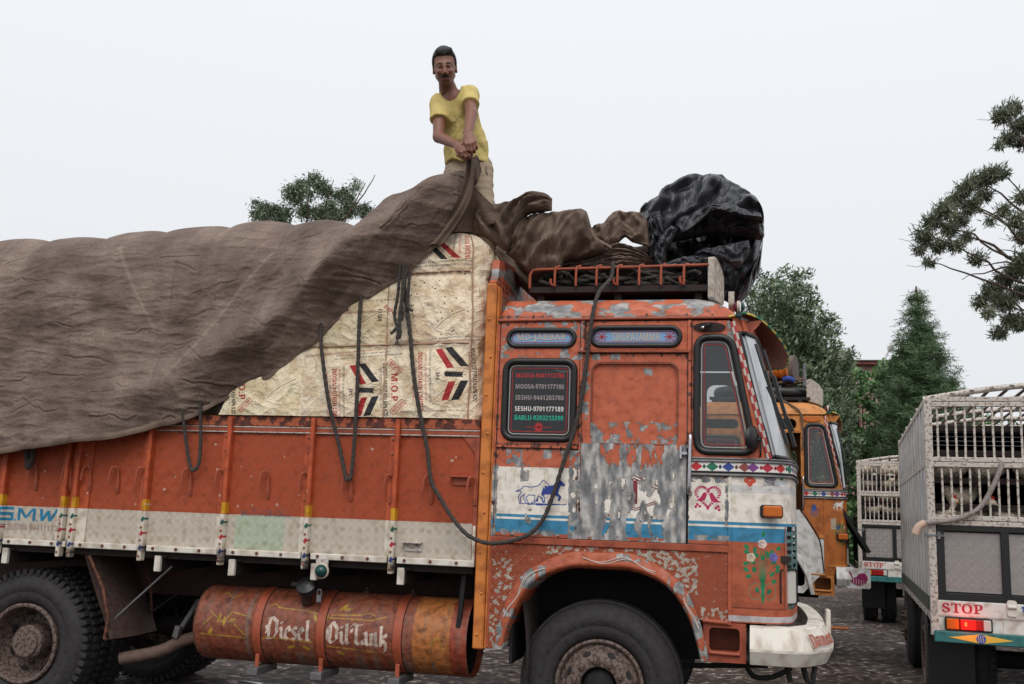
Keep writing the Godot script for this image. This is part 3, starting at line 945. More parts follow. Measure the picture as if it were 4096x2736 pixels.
func canvas_paint() -> Texture2D:
	var f := fnl(0.008, 6, FastNoiseLite.TYPE_SIMPLEX, 14)
	var im := f.get_image(1536, 768)
	im.convert(Image.FORMAT_L8)
	var d := im.get_data()
	var up := fnl(0.03, 3, FastNoiseLite.TYPE_SIMPLEX, 15).get_image(1536, 24)
	up.convert(Image.FORMAT_L8)
	up.resize(1536, 768, Image.INTERPOLATE_CUBIC)
	var ud := up.get_data()
	var lv := fnl(0.06, 4, FastNoiseLite.TYPE_SIMPLEX, 16).get_image(192, 768)
	lv.convert(Image.FORMAT_L8)
	lv.resize(1536, 768, Image.INTERPOLATE_CUBIC)
	var ld := lv.get_data()
	var gr := fnl(0.3, 2, FastNoiseLite.TYPE_SIMPLEX, 19).get_image(1536, 768)
	gr.convert(Image.FORMAT_L8)
	var gd := gr.get_data()
	for k in d.size(): d[k] = int(clampf(d[k] * 0.58 + ud[k] * 0.12 + ld[k] * 0.06 + gd[k] * 0.34 - 14, 0, 255))
	var g := Image.create_from_data(1536, 768, false, Image.FORMAT_L8, d)
	g.convert(Image.FORMAT_RGBA8)
	var cv := Cv.new(8, 8, 0, 0, 8.0, 4.0, Color.BLACK)
	cv.im = g
	cv.W = 1536
	cv.H = 768
	cv.sx = 192.0
	cv.sy = 192.0
	var soft := Image.create(1536, 768, false, Image.FORMAT_RGBA8)
	soft.fill(Color(0.5, 0.5, 0.5, 0.0))
	cv.im = soft
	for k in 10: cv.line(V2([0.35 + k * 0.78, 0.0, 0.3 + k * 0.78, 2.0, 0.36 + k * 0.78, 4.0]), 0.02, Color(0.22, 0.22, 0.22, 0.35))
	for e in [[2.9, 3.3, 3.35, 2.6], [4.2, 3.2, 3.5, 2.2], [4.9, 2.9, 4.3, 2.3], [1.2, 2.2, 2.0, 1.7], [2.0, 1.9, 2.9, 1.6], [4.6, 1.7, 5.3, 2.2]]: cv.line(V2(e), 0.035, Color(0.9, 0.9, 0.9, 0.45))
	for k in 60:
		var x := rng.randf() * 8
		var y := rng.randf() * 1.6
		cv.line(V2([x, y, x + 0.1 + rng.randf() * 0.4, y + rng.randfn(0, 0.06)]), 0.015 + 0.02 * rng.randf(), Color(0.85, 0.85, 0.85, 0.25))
	soft.resize(384, 192, Image.INTERPOLATE_BILINEAR)
	soft.resize(1536, 768, Image.INTERPOLATE_CUBIC)
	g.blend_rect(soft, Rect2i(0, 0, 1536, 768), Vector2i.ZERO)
	return ImageTexture.create_from_image(ramp_image(g, [0.0, c8(84, 70, 62), 0.3, c8(100, 84, 74), 0.5, c8(120, 104, 94), 0.68, c8(136, 120, 108), 0.85, c8(158, 142, 128), 1.0, c8(176, 160, 146)]))


# long level wrinkles, drawn as thin ridges with a furrow below, over a fine crumple
func canvas_bump() -> Texture2D:
	var a := fnl(0.028, 5, FastNoiseLite.TYPE_SIMPLEX, 52)
	a.fractal_type = FastNoiseLite.FRACTAL_RIDGED
	var im := a.get_image(512, 768)
	im.convert(Image.FORMAT_L8)
	im.resize(1536, 768, Image.INTERPOLATE_CUBIC)
	im.adjust_bcs(1.0, 0.9, 1.0)
	im.convert(Image.FORMAT_RGBA8)
	var cv := Cv.new(8, 8, 0, 0, 1536, 768, Color.BLACK)
	cv.im = im
	cv.W = 1536
	cv.H = 768
	cv.sx = 1.0
	cv.sy = 1.0
	var r := RandomNumberGenerator.new()
	r.seed = 8
	for k in 330:
		var p := Vector2(r.randf() * 1536, r.randf() * 768)
		var an := r.randfn(0.05, 0.2) + (0.75 if p.x > 800 and r.randf() < 0.4 else 0.0) + (PI if r.randf() < 0.5 else 0.0)
		var pts := PackedVector2Array()
		for q in r.randi_range(3, 9):
			pts.push_back(p)
			p += Vector2(r.randf_range(5, 15), 0).rotated(an + r.randfn(0, 0.3))
			an += r.randfn(0, 0.12)
		var e := r.randf_range(0.5, 0.85)
		cv.line(pts, r.randf_range(2.0, 3.5), Color(e, e, e))
		for q in pts.size(): pts[q] += Vector2(0.5, -2.6)
		cv.line(pts, r.randf_range(1.5, 2.6), Color(0.26, 0.26, 0.26))
	im = cv.im
	im.resize(1024, 512, Image.INTERPOLATE_BILINEAR)
	im.resize(1536, 768, Image.INTERPOLATE_CUBIC)
	return ImageTexture.create_from_image(im)


func make_materials() -> void:
	FB = SystemFont.new()
	FB.font_names = PackedStringArray(["Droid Sans"])
	FB.font_weight = 700
	FR = SystemFont.new()
	FR.font_names = PackedStringArray(["Droid Sans"])
	FS = SystemFont.new()
	FS.font_names = PackedStringArray(["Droid Serif"])
	FS.font_weight = 700
	var W := Color.WHITE
	var grime := ramp(fnl(0.012, 6, FastNoiseLite.TYPE_SIMPLEX, 3), 512, 512, [0.0, c8(196, 186, 178), 0.3, c8(228, 223, 218), 0.6, W, 1.0, W])
	var soft := gray(fnl(0.012, 5), 512, 512)
	var rough := ramp(fnl(0.02, 5, FastNoiseLite.TYPE_SIMPLEX, 6), 512, 512, [0.0, c8(210, 210, 210), 0.5, c8(140, 140, 140), 1.0, c8(90, 90, 90)])
	var rust := ramp(fnl(0.03, 5, FastNoiseLite.TYPE_SIMPLEX, 7), 512, 512, [0.0, c8(60, 36, 28), 0.4, c8(92, 56, 42), 0.6, c8(120, 70, 50), 1.0, c8(90, 60, 50)])
	var chips := ramp(fnl(0.035, 5, FastNoiseLite.TYPE_SIMPLEX, 9), 512, 512, [0.0, c8(110, 86, 72), 0.25, c8(140, 118, 104), 0.33, c8(180, 172, 163), 0.55, c8(198, 191, 183), 1.0, c8(178, 171, 164)])
	M.soft = soft
	M.chk = chequer_bump()
	M.chkshade = chequer_shade()
	var cab := cab_paint()
	var clean := ramp(fnl(0.02, 6, FastNoiseLite.TYPE_SIMPLEX, 61), 512, 512, [0.0, c8(214, 206, 200), 0.35, c8(238, 234, 230), 0.6, W, 1.0, W])
	M.cab = bump(livery(mat(W, 0.5, 0, clean), cab), soft, 0.4)
	M.cab.roughness_texture = rough
	M.cab.roughness = 1.0
	M.cabchk = bump(livery(mat(W, 0.6, 0, M.chkshade, 8.0), chequer_paint()), M.chk, 0.5)
	M.cargochk = bump(livery(mat(W, 0.6, 0, M.chkshade, 8.0), cargo_paint()), M.chk, 0.4)
	M.cargo = livery(mat(W, 0.6, 0, grime), M.cargochk.detail_albedo)
	M.orange = mat(c8(158, 76, 50), 0.55, 0, grime)
	M.post = mat(c8(204, 122, 54), 0.6, 0, grime)
	M.darkred = mat(c8(58, 27, 22), 0.7, 0, grime)
	M.rust = mat(W, 0.8, 0.1, rust)
	M.maroon = mat(c8(84, 48, 44), 0.7, 0, rust)
	M.white = mat(c8(216, 210, 200), 0.6, 0, grime)
	M.chips = mat(W, 0.65, 0, chips, 1.3)
	M.dark = mat(c8(26, 24, 24), 0.8, 0, grime)
	M.under = mat(c8(44, 36, 34), 0.85, 0, grime)
	M.rubber = mat(c8(24, 24, 26), 0.42)
	M.chrome = mat(c8(200, 200, 205), 0.25, 1.0)
	M.steel = mat(c8(126, 126, 130), 0.5, 0.6, grime)
	M.tyre = bump(mat(c8(44, 42, 43), 0.75, 0, grime, 2.0), soft, 0.3)
	M.rim = bump(mat(c8(112, 98, 92), 0.75, 0.1, ramp(fnl(0.03, 5, FastNoiseLite.TYPE_SIMPLEX, 22), 256, 256, [0.0, c8(130, 100, 88), 0.38, c8(196, 180, 172), 0.6, W, 1.0, c8(226, 218, 214)]), 3.0), soft, 0.3)
	var glass := StandardMaterial3D.new()
	glass.transparency = BaseMaterial3D.TRANSPARENCY_ALPHA
	glass.albedo_color = Color(0.25, 0.27, 0.28, 0.32)
	glass.roughness = 0.04
	M.glass = glass
	var tint := glass.duplicate()
	tint.albedo_color = Color(0.12, 0.12, 0.13, 0.75)
	M.tint = tint
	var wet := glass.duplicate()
	wet.albedo_color = Color(0.84, 0.86, 0.88, 0.78)  # windscreen glass whitened in its colour for sky reflection and rain droplets
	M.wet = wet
	M.plank = bump(mat(W, 0.8, 0, ramp(fnl(0.02, 5, FastNoiseLite.TYPE_SIMPLEX, 27), 256, 256, [0.0, c8(60, 34, 28), 0.45, c8(96, 46, 34), 0.52, c8(160, 84, 56), 1.0, c8(176, 92, 60)]), 2.0), soft, 1.0)
	M.tank = livery(bump(mat(W, 0.55, 0.0, grime, 2.0), soft, 0.5), tank_paint())
	M.sack = livery(bump(mat(W, 0.75, 0, null, 1.1), crease_bump(5, 24), 2.1), sack_paint())
	M.sackplain = bump(mat(c8(206, 190, 160), 0.75, 0, grime, 1.3), M.sack.heightmap_texture, 1.6)
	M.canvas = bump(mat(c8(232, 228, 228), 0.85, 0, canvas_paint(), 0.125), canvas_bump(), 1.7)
	M.canvas.uv1_scale = Vector3(0.125, 0.25, 1)
	var crink := fnl(0.02, 3, FastNoiseLite.TYPE_CELLULAR, 44)
	crink.cellular_return_type = FastNoiseLite.RETURN_DISTANCE2_SUB
	crink.domain_warp_enabled = true
	crink.domain_warp_amplitude = 30.0
	M.crinkle = gray(crink, 768, 768)
	M.canvas2 = bump(mat(c8(218, 210, 202), 0.85, 0, M.canvas.albedo_texture, 0.3), M.crinkle, 0.5)
	M.plastic = bump(mat(c8(50, 51, 56), 0.36), M.crinkle, 0.9)
	M.rope = mat(c8(70, 65, 62), 0.9, 0, grime, 6.0)
	M.rope.vertex_color_use_as_albedo = true
	M.stripe = mat(W, 0.6, 0, band_paint(c8(190, 180, 170), c8(168, 52, 52), 10))
	M.trim = mat(W, 0.5, 0, trim_paint())
	M.ygband = mat(W, 0.6, 0, band_paint(c8(220, 196, 90), c8(30, 120, 90), 12))
	M.amber = mat(c8(190, 96, 18), 0.25)
	M.lens = mat(c8(196, 192, 186), 0.2)
	M.teal = mat(c8(84, 120, 118), 0.55, 0, grime)
	M.red = mat(c8(176, 30, 40), 0.4)
	M.cream = mat(c8(196, 190, 184), 0.6)
	M.print_red = mat(c8(176, 44, 48), 0.6)
	M.print_grey = mat(c8(150, 140, 140), 0.6)
	M.print_white = mat(c8(214, 210, 206), 0.6)
	M.print_green = mat(c8(20, 168, 138), 0.6)
	M.signblue = mat(c8(118, 158, 196), 0.4)
	M.gold = mat(c8(186, 172, 160), 0.5)
	M.oldboard = bump(mat(c8(186, 178, 168), 0.8, 0, grime, 2.0), soft, 0.8)
	M.grime = grime
	M.fadedred = mat(c8(164, 104, 88), 0.6)
	M.rusttex = rust


# ---------------------------------------------------------------- trucks
# the cab's outline seen from above, from the near side round the front to the far side: x, z
func plan() -> PackedVector2Array:
	var p := V2([-0.042, 0.0, 0.06, -0.002, 0.14, -0.008])
	for k in range(0, 9):
		var a := deg_to_rad(84.0 - k * 9.5)
		p.push_back(Vector2(0.15 + 0.2 * cos(a), -0.215 + 0.205 * sin(a)))
	for k in range(1, 5): p.push_back(Vector2(lerpf(0.35, 0.42, 1 - pow(1 - k / 4.0, 2)), lerpf(-0.2, -1.2, k / 4.0)))
	var m := p.size()
	for k in range(m - 2, -1, -1): p.push_back(Vector2(p[k].x, -2.4 - p[k].y))
	return p


# a wall along part of the plan; x is moved by lean for each metre above y0
func plan_wall(mb: MB, pl: PackedVector2Array, y0: float, y1: float, out := 0.0, lean := 0.0, s0 := -0.042) -> void:
	var s := s0
	var q := PackedVector2Array()
	for k in pl.size():
		var t := (pl[mini(k + 1, pl.size() - 1)] - pl[maxi(k - 1, 0)]).normalized()
		q.push_back(pl[k] + Vector2(-t.y, t.x) * out)
	var first := mb.v.size()
	for k in pl.size():
		if k > 0: s += pl[k].distance_to(pl[k - 1])
		var t := (pl[mini(k + 1, pl.size() - 1)] - pl[maxi(k - 1, 0)]).normalized()
		var nn := Vector3(-t.y, -lean * 0.9, t.x)
		for j in 2:
			var y := y1 if j else y0
			mb.put(Vector3(q[k].x + lean * (y - y0), y, q[k].y), nn, Vector2(s, -y))
	while mb.w.size() < first: mb.w.push_back(Vector2.ZERO)
	for k in range(first, mb.v.size()): mb.w.push_back(Vector2((mb.u[k].x + 1.62) / 2.4, 1.0 - (-mb.u[k].y - 0.68) / 2.4))
	for k in pl.size() - 1:
		var a := first + k * 2
		mb.i.append_array([a, a + 1, a + 3, a, a + 3, a + 2])


func gasket(called: String, p: PackedVector2Array, z: float, r: float, m: Material, t: Node3D, sh: Vector3) -> void:
	var b := MB.new()
	b.tube(at_z(p, z), r, 8, false, true, 0.8)
	obj(called, b, m, t, sh)


func flat_panel(called: String, outer: PackedVector2Array, holes: Array, z: float, thick: float, m: Material, t: Node3D, sh: Vector3) -> MeshInstance3D:
	var b := MB.new()
	b.panel(outer, holes, z, thick)
	b.planar(-1.62, 0.68, 0.78, 3.08)
	return obj(called, b, m, t, sh)


func strip(called: String, boxes: Array, m: Material, t: Node3D, sh: Vector3, bev := 0.003) -> MeshInstance3D:
	var b := MB.new()
	for q in boxes: b.box(Vector3((q[0] + q[3]) / 2, (q[1] + q[4]) / 2, (q[2] + q[5]) / 2), Vector3(q[3] - q[0], q[4] - q[1], q[5] - q[2]).abs(), bev)
	b.planar(-1.62, 0.68, 0.78, 3.08)
	return obj(called, b, m, t, sh)


func inset(p: PackedVector2Array, d: float) -> PackedVector2Array:
	var o := Geometry2D.offset_polygon(p, -d, Geometry2D.JOIN_ROUND)
	return o[0] if o.size() else p


func arch_curve(inner: bool) -> PackedVector2Array:
	var p := V3([-1.455, 0.72, 0, -1.42, 0.88, 0, -1.28, 1.13, 0, -1.06, 1.24, 0, -0.85, 1.25, 0, -0.62, 1.243, 0, -0.42, 1.16, 0, -0.3, 1.0, 0, -0.245, 0.85, 0, -0.215, 0.73, 0] if inner else [-1.535, 0.72, 0, -1.5, 0.9, 0, -1.37, 1.18, 0, -1.08, 1.34, 0, -0.85, 1.355, 0, -0.62, 1.35, 0, -0.345, 1.2, 0, -0.235, 1.0, 0, -0.19, 0.86, 0, -0.165, 0.73, 0])
	var o := PackedVector2Array()
	for q in curve(p, 0.05): o.push_back(Vector2(q.x, q.y))
	return o


func make_cab(t: Node3D, sh: Vector3, P: Dictionary) -> void:
	var main: bool = P.main
	var paint: Material = P.paint
	var pl := plan()
	var win1 := rr(-1.524, 2.07, -1.045, 2.6, 0.07)
	var plate1 := rr(-1.512, 2.695, -1.052, 2.813, 0.058)
	var plate2 := rr(-0.943, 2.698, -0.353, 2.827, 0.064)
	var win3 := rounded(V2([-0.252, 2.008, 0.122, 2.008, -0.026, 2.762, -0.252, 2.762]), 0.085)
	flat_panel("quarter_panel", V2([-1.565, 1.432, -1.012, 1.432, -1.012, 2.868, -1.565, 2.868]), [win1, plate1], 0.0, 0.03, paint, t, sh)
	flat_panel("door_header", V2([-0.982, 2.675, -0.31, 2.675, -0.31, 2.868, -0.982, 2.868]), [plate2], 0.0, 0.03, paint, t, sh)
	flat_panel("pillar_panel", V2([-0.28, 1.972, 0.185, 1.972, -0.037, 2.868, -0.28, 2.868]), [win3], 0.0, 0.03, paint, t, sh)
	flat_panel("quarter_panel", V2([-0.298, 1.432, -0.044, 1.432, -0.044, 1.872, -0.298, 1.872]), [], 0.0, 0.03, paint, t, sh)
	strip("pillar_strip", [[-1.011, 1.43, -0.03, -0.983, 2.872, 0.012]], paint, t, sh)
	strip("pillar_strip", [[-0.308, 2.0, -0.03, -0.282, 2.872, 0.012]], paint, t, sh)
	strip("pillar_strip", [[-1.59, 0.72, -0.03, -1.567, 2.872, 0.006]], paint, t, sh)
	strip("waist_strip", [[-1.566, 2.012, 0.001, -1.012, 2.034, 0.014]], paint, t, sh)
	strip("bottom_rail", [[-1.59, 1.388, -0.03, -0.044, 1.43, 0.012]], P.trimpaint, t, sh)
	strip("drip_rail", [[-1.03, 2.652, 0.0, -0.283, 2.668, 0.03], [-0.3, 2.6, 0.012, -0.283, 2.66, 0.028]], P.trimpaint, t, sh)
	# seams show dark behind the panels
	strip("inner_frame", [[-1.58, 1.38, -0.05, -1.0, 2.05, -0.035], [-1.0, 2.64, -0.05, -0.3, 2.7, -0.035], [-0.31, 1.4, -0.05, -0.28, 2.87, -0.035], [-1.03, 1.4, -0.05, -0.99, 2.87, -0.035]], M.dark, t, sh)
	# door
	if P.door:
		var hole := rr(-0.926, 2.056, -0.372, 2.581, 0.055)
		var door := flat_panel("door", V2([-0.99, 1.434, -0.31, 1.434, -0.31, 2.646, -0.99, 2.646]), [hole], 0.006, 0.035, paint, t, sh)
		flat_panel("window_plate", inset(hole, -0.012), [], -0.02, 0.004, paint, door, Vector3.ZERO)
		var b := MB.new()
		for y in [2.43, 1.67]: b.box(Vector3(-0.993, y, 0.016), Vector3(0.022, 0.085, 0.02), 0.005)
		b.planar(-1.62, 0.68, 0.78, 3.08)
		obj("hinge", b, paint, door)
		b = MB.new()
		b.box(Vector3(-0.345, 2.005, 0.016), Vector3(0.02, 0.085, 0.012), 0.004)
		b.box(Vector3(-0.318, 1.998, 0.024), Vector3(0.05, 0.02, 0.014), 0.004)
		obj("latch", b, M.chrome, door)
	else:
		var door := MB.new()
		door.box(Vector3(-0.98, 2.05, 0.33), Vector3(0.04, 1.2, 0.66), 0.01)
		obj("door", door, paint, t, sh)
	# windows
	for q in [[win1, "cab_window", 0.022, M.tint], [plate1, "name_plate", 0.017, M.signblue], [plate2, "name_plate", 0.017, M.signblue], [win3, "quarter_window", 0.022, M.glass]]:
		if not main and q[1] == "name_plate": continue
		var b := MB.new()
		b.prism(q[0], -0.012, -0.007)
		var pane := obj(q[1], b, q[3], t, sh)
		gasket("gasket", inset(q[0], 0.004), 0.001, q[2], M.rubber, pane, Vector3.ZERO)
		if q[1] == "name_plate":
			b = MB.new()
			b.tube(at_z(inset(q[0], 0.03), -0.006), 0.0025, 4, false, true)
			obj("border_line", b, M.print_red, pane)
		else:
			for e in [[0.035, M.cream], [0.052, M.print_red]]:
				b = MB.new()
				b.tube(at_z(inset(q[0], e[0]), -0.006), 0.0028 if main else 0.004, 4, false, true)
				obj("border_line", b, e[1], pane)
		if main and q[1] == "cab_window":
			var y := 2.5
			for e in [["MOOSA-9441113786", M.print_red], ["MOOSA-9701177186", M.print_grey], ["SESHU-9441203786", M.print_grey], ["SESHU-9701177189", M.print_white], ["BABLU-9393213399", M.print_green]]:
				words3("lettering", e[0], FB, Vector3(-1.283, y, -0.005), 0.33, 0.032, e[1], pane)
				y -= 0.075 if y > 2.3 else 0.06
			b = MB.new()
			b.box(Vector3(-1.283, 2.152, -0.005), Vector3(0.17, 0.004, 0.002))
			for k in 8: b.bar(Vector3(-1.283, 2.152, -0.005) - Vector3(0.032, 0, 0).rotated(Vector3.BACK, k * PI / 8), Vector3(-1.283, 2.152, -0.005) + Vector3(0.032, 0, 0).rotated(Vector3.BACK, k * PI / 8), 0.002, 0.006)
			obj("star_mark", b, M.print_red, pane)
		if main and q[1] == "name_plate":
			var left: bool = q[0] == plate1
			words3("lettering", "MD-JABBAR" if left else "TIRUPATAMMA", FB, Vector3(-1.282 if left else -0.648, 2.757 if left else 2.763, -0.005), 0.335 if left else 0.32, 0.056, M.gold, pane)
			if not left:
				for x in [-0.872, -0.424]:
					b = MB.new()
					for k in 4: b.bar(Vector3(x, 2.763, -0.005) - Vector3(0.036, 0, 0).rotated(Vector3.BACK, k * PI / 4), Vector3(x, 2.763, -0.005) + Vector3(0.036, 0, 0).rotated(Vector3.BACK, k * PI / 4), 0.002, 0.005)
					obj("star_mark", b, M.print_red, pane)
	# corner panel and front, the grille opening left out
	var near := PackedVector2Array()
	for k in 9: near.push_back(pl[k])
	var b := MB.new()
	plan_wall(b, near, 0.968, 1.872)
	obj("corner_panel", b, paint, t, sh)
	b = MB.new()
	plan_wall(b, near, 1.06, 1.09, 0.006)
	obj("panel_bead", b, P.trimpaint, t, sh)
	strip("corner_seam", [[-0.052, 0.95, -0.02, -0.03, 1.872, 0.012]], paint, t, sh)
	var rest := pl.slice(8)
	b = MB.new()
	var s0 := -0.042
	for k in 8: s0 += pl[k].distance_to(pl[k + 1])
	plan_wall(b, rest, 0.968, 1.055, 0, 0, s0)
	plan_wall(b, rest, 1.56, 1.872, 0, 0, s0)
	obj("nose_panel", b, paint, t, sh)
	b = MB.new()
	plan_wall(b, rest, 1.05, 1.565, -0.035)
	var grille := obj("grille", b, M.dark, t, sh)
	for k in 6:
		b = MB.new()
		plan_wall(b, rest, 1.505 - k * 0.045, 1.527 - k * 0.045, -0.004)
		plan_wall(b, rest, 1.3, 1.302, -0.02)
		for e in 2: plan_wall(b, rest, 1.527 - k * 0.045 - 0.022 * e, 1.5271 - k * 0.045 - 0.022 * e, -0.012)
		obj("slat", b, M.teal, grille)
	b = MB.new()
	plan_wall(b, rest, 1.225, 1.285, -0.012)
	for k in [11, 13]: b.box(Vector3(pl[k].x - 0.004, 1.4, pl[k].y), Vector3(0.012, 0.33, 0.02), 0.003)
	plan_wall(b, rest, 1.05, 1.08, -0.006)
	obj("grille_frame", b, M.teal, grille)
	b = MB.new()
	b.tube(V3([pl[7].x + 0.012, 1.56, pl[7].y, pl[7].x + 0.012, 1.06, pl[7].y]), 0.004, 6)
	obj("grille_border", b, M.fadedred, grille)
	# headlight
	var hl := Transform3D(Basis(Vector3.UP, deg_to_rad(52)), Vector3(0.312, 1.19, -0.12))
	b = MB.new()
	b.X = hl
	b.panel(rr(-0.09, -0.11, 0.09, 0.11, 0.025), [rr(-0.08, -0.1, 0.08, 0.1, 0.018)], 0.014, 0.05)
	var lamp := obj("headlight", b, M.dark, t, sh)
	b = MB.new()
	b.X = hl
	b.prism(rr(-0.082, -0.102, 0.082, 0.102, 0.018), -0.004, 0.008)
	obj("lens", b, M.lens, lamp)
	# belt trim
	var belt := V2([-0.298, 0.0, -0.17, 0.0])
	belt.append_array(pl)
	b = MB.new()
	plan_wall(b, belt, 1.868, 1.972, 0.008, 0.0, 0.0)
	for k in b.v.size(): b.u[k] = Vector2(b.u[k].x / 0.8, 1.0 - (b.v[k].y - 1.868) / 0.104)
	var trim := obj("belt_trim", b, M.trim, t, sh)
	for y in [1.868, 1.886, 1.954, 1.972]:
		var path := PackedVector3Array()
		for q in belt: path.push_back(Vector3(q.x, y, q.y + 0.012 if q.y > -0.1 else q.y))
		for k in path.size():
			if k > 4: path[k].x += 0.012
		b = MB.new()
		b.tube(path, 0.007, 6)
		obj("bead", b, M.steel if y != 1.886 else M.dark, trim)
	# pillar, windscreen
	b = MB.new()
	b.bar(Vector3(-0.022, 2.86, 0.0), Vector3(0.205, 1.975, -0.004), 0.02, 0.036, Vector3.BACK)
	for k in b.v.size(): b.u[k] = Vector2((2.86 - b.v[k].y) / 0.9, b.v[k].x * 4)
	b = MB.new()
	b.X = Transform3D(Basis(Vector3.BACK, atan2(2.86 - 1.975, -0.022 - 0.205)), Vector3(0.092, 2.417, 0.003))
	b.box(Vector3.ZERO, Vector3(0.915, 0.032, 0.016), 0.004)
	for k in b.v.size(): b.u[k] = Vector2((2.87 - b.v[k].y) / 0.9, (b.v[k].x - 0.092 + (b.v[k].y - 2.417) * 0.256) * 12)
	obj("pillar_band", b, M.stripe, t, sh)
	var up := PackedVector2Array()
	for k in pl.size(): up.push_back(Vector2(pl[k].x * 0.93 + 0.205 * (1.0 - smoothstep(0.0, 0.34, pl[k].x)) * 0.9, pl[k].y))
	up = up.slice(1, up.size() - 1)
	up[0] = Vector2(0.2, -0.004)
	up[1] = Vector2(0.222, -0.02)
	up[2] = Vector2(0.25, -0.045)
	for k in 3: up[up.size() - 1 - k] = Vector2(up[k].x, -2.4 - up[k].y)
	var ws := func(a: float, y: float) -> Vector3:
		var q := a * (up.size() - 1)
		var e := mini(int(q), up.size() - 2)
		var o := up[e].lerp(up[e + 1], q - e)
		return Vector3(o.x - 0.243 * (y - 1.975), y, o.y)
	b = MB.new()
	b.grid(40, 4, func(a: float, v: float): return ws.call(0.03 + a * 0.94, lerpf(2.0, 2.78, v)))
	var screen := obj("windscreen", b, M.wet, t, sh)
	var ring := PackedVector3Array()
	for k in 41: ring.push_back(ws.call(0.03 + k / 40.0 * 0.94, 1.99))
	for k in 12: ring.push_back(ws.call(0.97 + (0.01 if k > 2 and k < 9 else 0.0), lerpf(2.0, 2.78, k / 11.0)))
	for k in 41: ring.push_back(ws.call(0.97 - k / 40.0 * 0.94, 2.785))
	for k in 12: ring.push_back(ws.call(0.03 - (0.01 if k > 2 and k < 9 else 0.0), lerpf(2.77, 2.0, k / 11.0)))
	b = MB.new()
	b.tube(ring, 0.016, 6, false, true)
	obj("gasket", b, M.rubber, screen)
	b = MB.new()
	b.grid(30, 1, func(a: float, v: float): return ws.call(a, lerpf(2.79, 2.9, v)))
	b.planar(-1.62, 0.68, 0.78, 3.08)
	obj("screen_header", b, paint, t, sh)
	for k in 2:
		var z := -0.35 - 0.75 * k
		var p: Vector3 = ws.call(0.2 + 0.17 * k, 2.72) + Vector3(0.03, 0, 0)
		var arm: Vector3 = p + Vector3(0.1, -0.36, 0.12)
		b = MB.new()
		b.bar(p, arm, 0.016, 0.01)
		var wiper := obj("wiper", b, M.rubber, t, sh)
		b = MB.new()
		var base: Vector3 = p + Vector3(0.055, -0.2, 0.16)
		b.bar(base, base + Vector3(0.125, -0.46, 0.06), 0.014, 0.022)
		b.bar(base + Vector3(0.01, -0.1, 0.012), base + Vector3(0.12, -0.36, 0.045), 0.01, 0.012)
		obj("blade", b, M.rubber, wiper)
	# roof
	b = MB.new()
	b.grid(40, 30, func(a: float, v: float):
		var x := lerpf(-1.585, 0.115, a) if a < 0.5 else lerpf(-0.735, 0.115, 1 - pow(1 - (a - 0.5) * 2, 1.7))
		var s := signf(v - 0.5) * (1.0 - pow(1.0 - absf(v - 0.5) * 2, 1.8))
		var z := -1.2 - 1.2 * s
		var front := 0.115 - 0.16 * pow(absf(s), 3)
		x = minf(x, front) if x < 0.05 else lerpf(x, minf(x, front), 1.0)
		var dz := clampf((1.2 * absf(s) - 1.02) / 0.18, 0, 1)
		var dx := clampf((x - front + 0.3) / 0.3, 0, 1)
		var dr := clampf((-1.545 - x) / 0.04, 0, 1)
		return Vector3(x, 2.885 + 0.155 * sqrt(maxf(0, 1 - dz * dz - dx * dx - dr * dr)) + 0.03 * (1 - s * s) * (1 - dx), z), Vector2(1.7, 2.4), true)
	b.planar(-1.62, 0.68, 0.78, 3.08)
	var roof := obj("roof", b, paint, t, sh)
	b = MB.new()
	b.tube(V3([-1.59, 2.874, 0.006, -0.9, 2.882, 0.008, -0.05, 2.888, 0.006, 0.02, 2.89, -0.06, 0.1, 2.9, -0.4, 0.13, 2.9, -1.2, 0.1, 2.9, -2.0, -0.05, 2.89, -2.4]), 0.011, 6)
	obj("gutter", b, P.trimpaint, roof)
	b = MB.new()
	for x in [-0.62, -0.07 - 0.25]: b.box(Vector3(x, 2.958, -0.028), Vector3(0.02, 0.13, 0.01), 0.003)
	# sun visor over the windscreen
	var lip := curve(V3([-0.045, 2.89, 0.012, 0.05, 2.915, 0.0, 0.15, 2.9, -0.12, 0.27, 2.845, -0.4, 0.36, 2.79, -0.8, 0.38, 2.77, -1.2, 0.36, 2.79, -1.6, 0.27, 2.845, -2.0, 0.15, 2.9, -2.28, -0.045, 2.89, -2.41]), 0.06)
	b = MB.new()
	b.grid(lip.size() - 1, 8, func(a: float, v: float):
		var e := lip[int(round(a * (lip.size() - 1)))]
		var o := Vector3(minf(e.x, 0.03 + 0.08 * (1 - pow((e.z + 1.2) / 1.2, 2.0))), 2.9, e.z)
		var q := o.lerp(e, v)
		q.y += 0.05 * sin(PI * v) * clampf(e.x * 3, 0, 1)
		return q)
	var visor := obj("sun_visor", b, P.trimpaint, t, sh)
	b = MB.new()
	b.tube(lip, 0.007, 6)
	for k in b.v.size(): b.u[k] = Vector2(b.u[k].y * 0.5, 0.5)
	obj("visor_edge", b, M.ygband, visor)
	b = MB.new()
	b.prism(rounded(V2([-0.02, 2.86, 0.17, 2.885, 0.14, 2.84, 0.1, 2.8, 0.075, 2.745, 0.05, 2.735, 0.03, 2.75]), 0.02), -0.09, -0.08)
	obj("visor_bracket", b, P.trimpaint, visor)
	# lamps and fittings
	b = MB.new()
	var ball := PackedVector2Array()
	for k in 11: ball.push_back(Vector2(0.04 * cos(-PI / 2 + PI * k / 10.0), 0.04 * sin(-PI / 2 + PI * k / 10.0)))
	b.X = Transform3D(Basis(Vector3.BACK, PI / 2), Vector3(0.02, 2.955, 0.0))
	b.lathe(ball.slice(0, 5), 14, true)
	b.X = Transform3D(Basis(), Vector3(0.02, 2.91, 0))
	b.lathe(V2([0.02, -0.02, 0.02, 0.015]), 10)
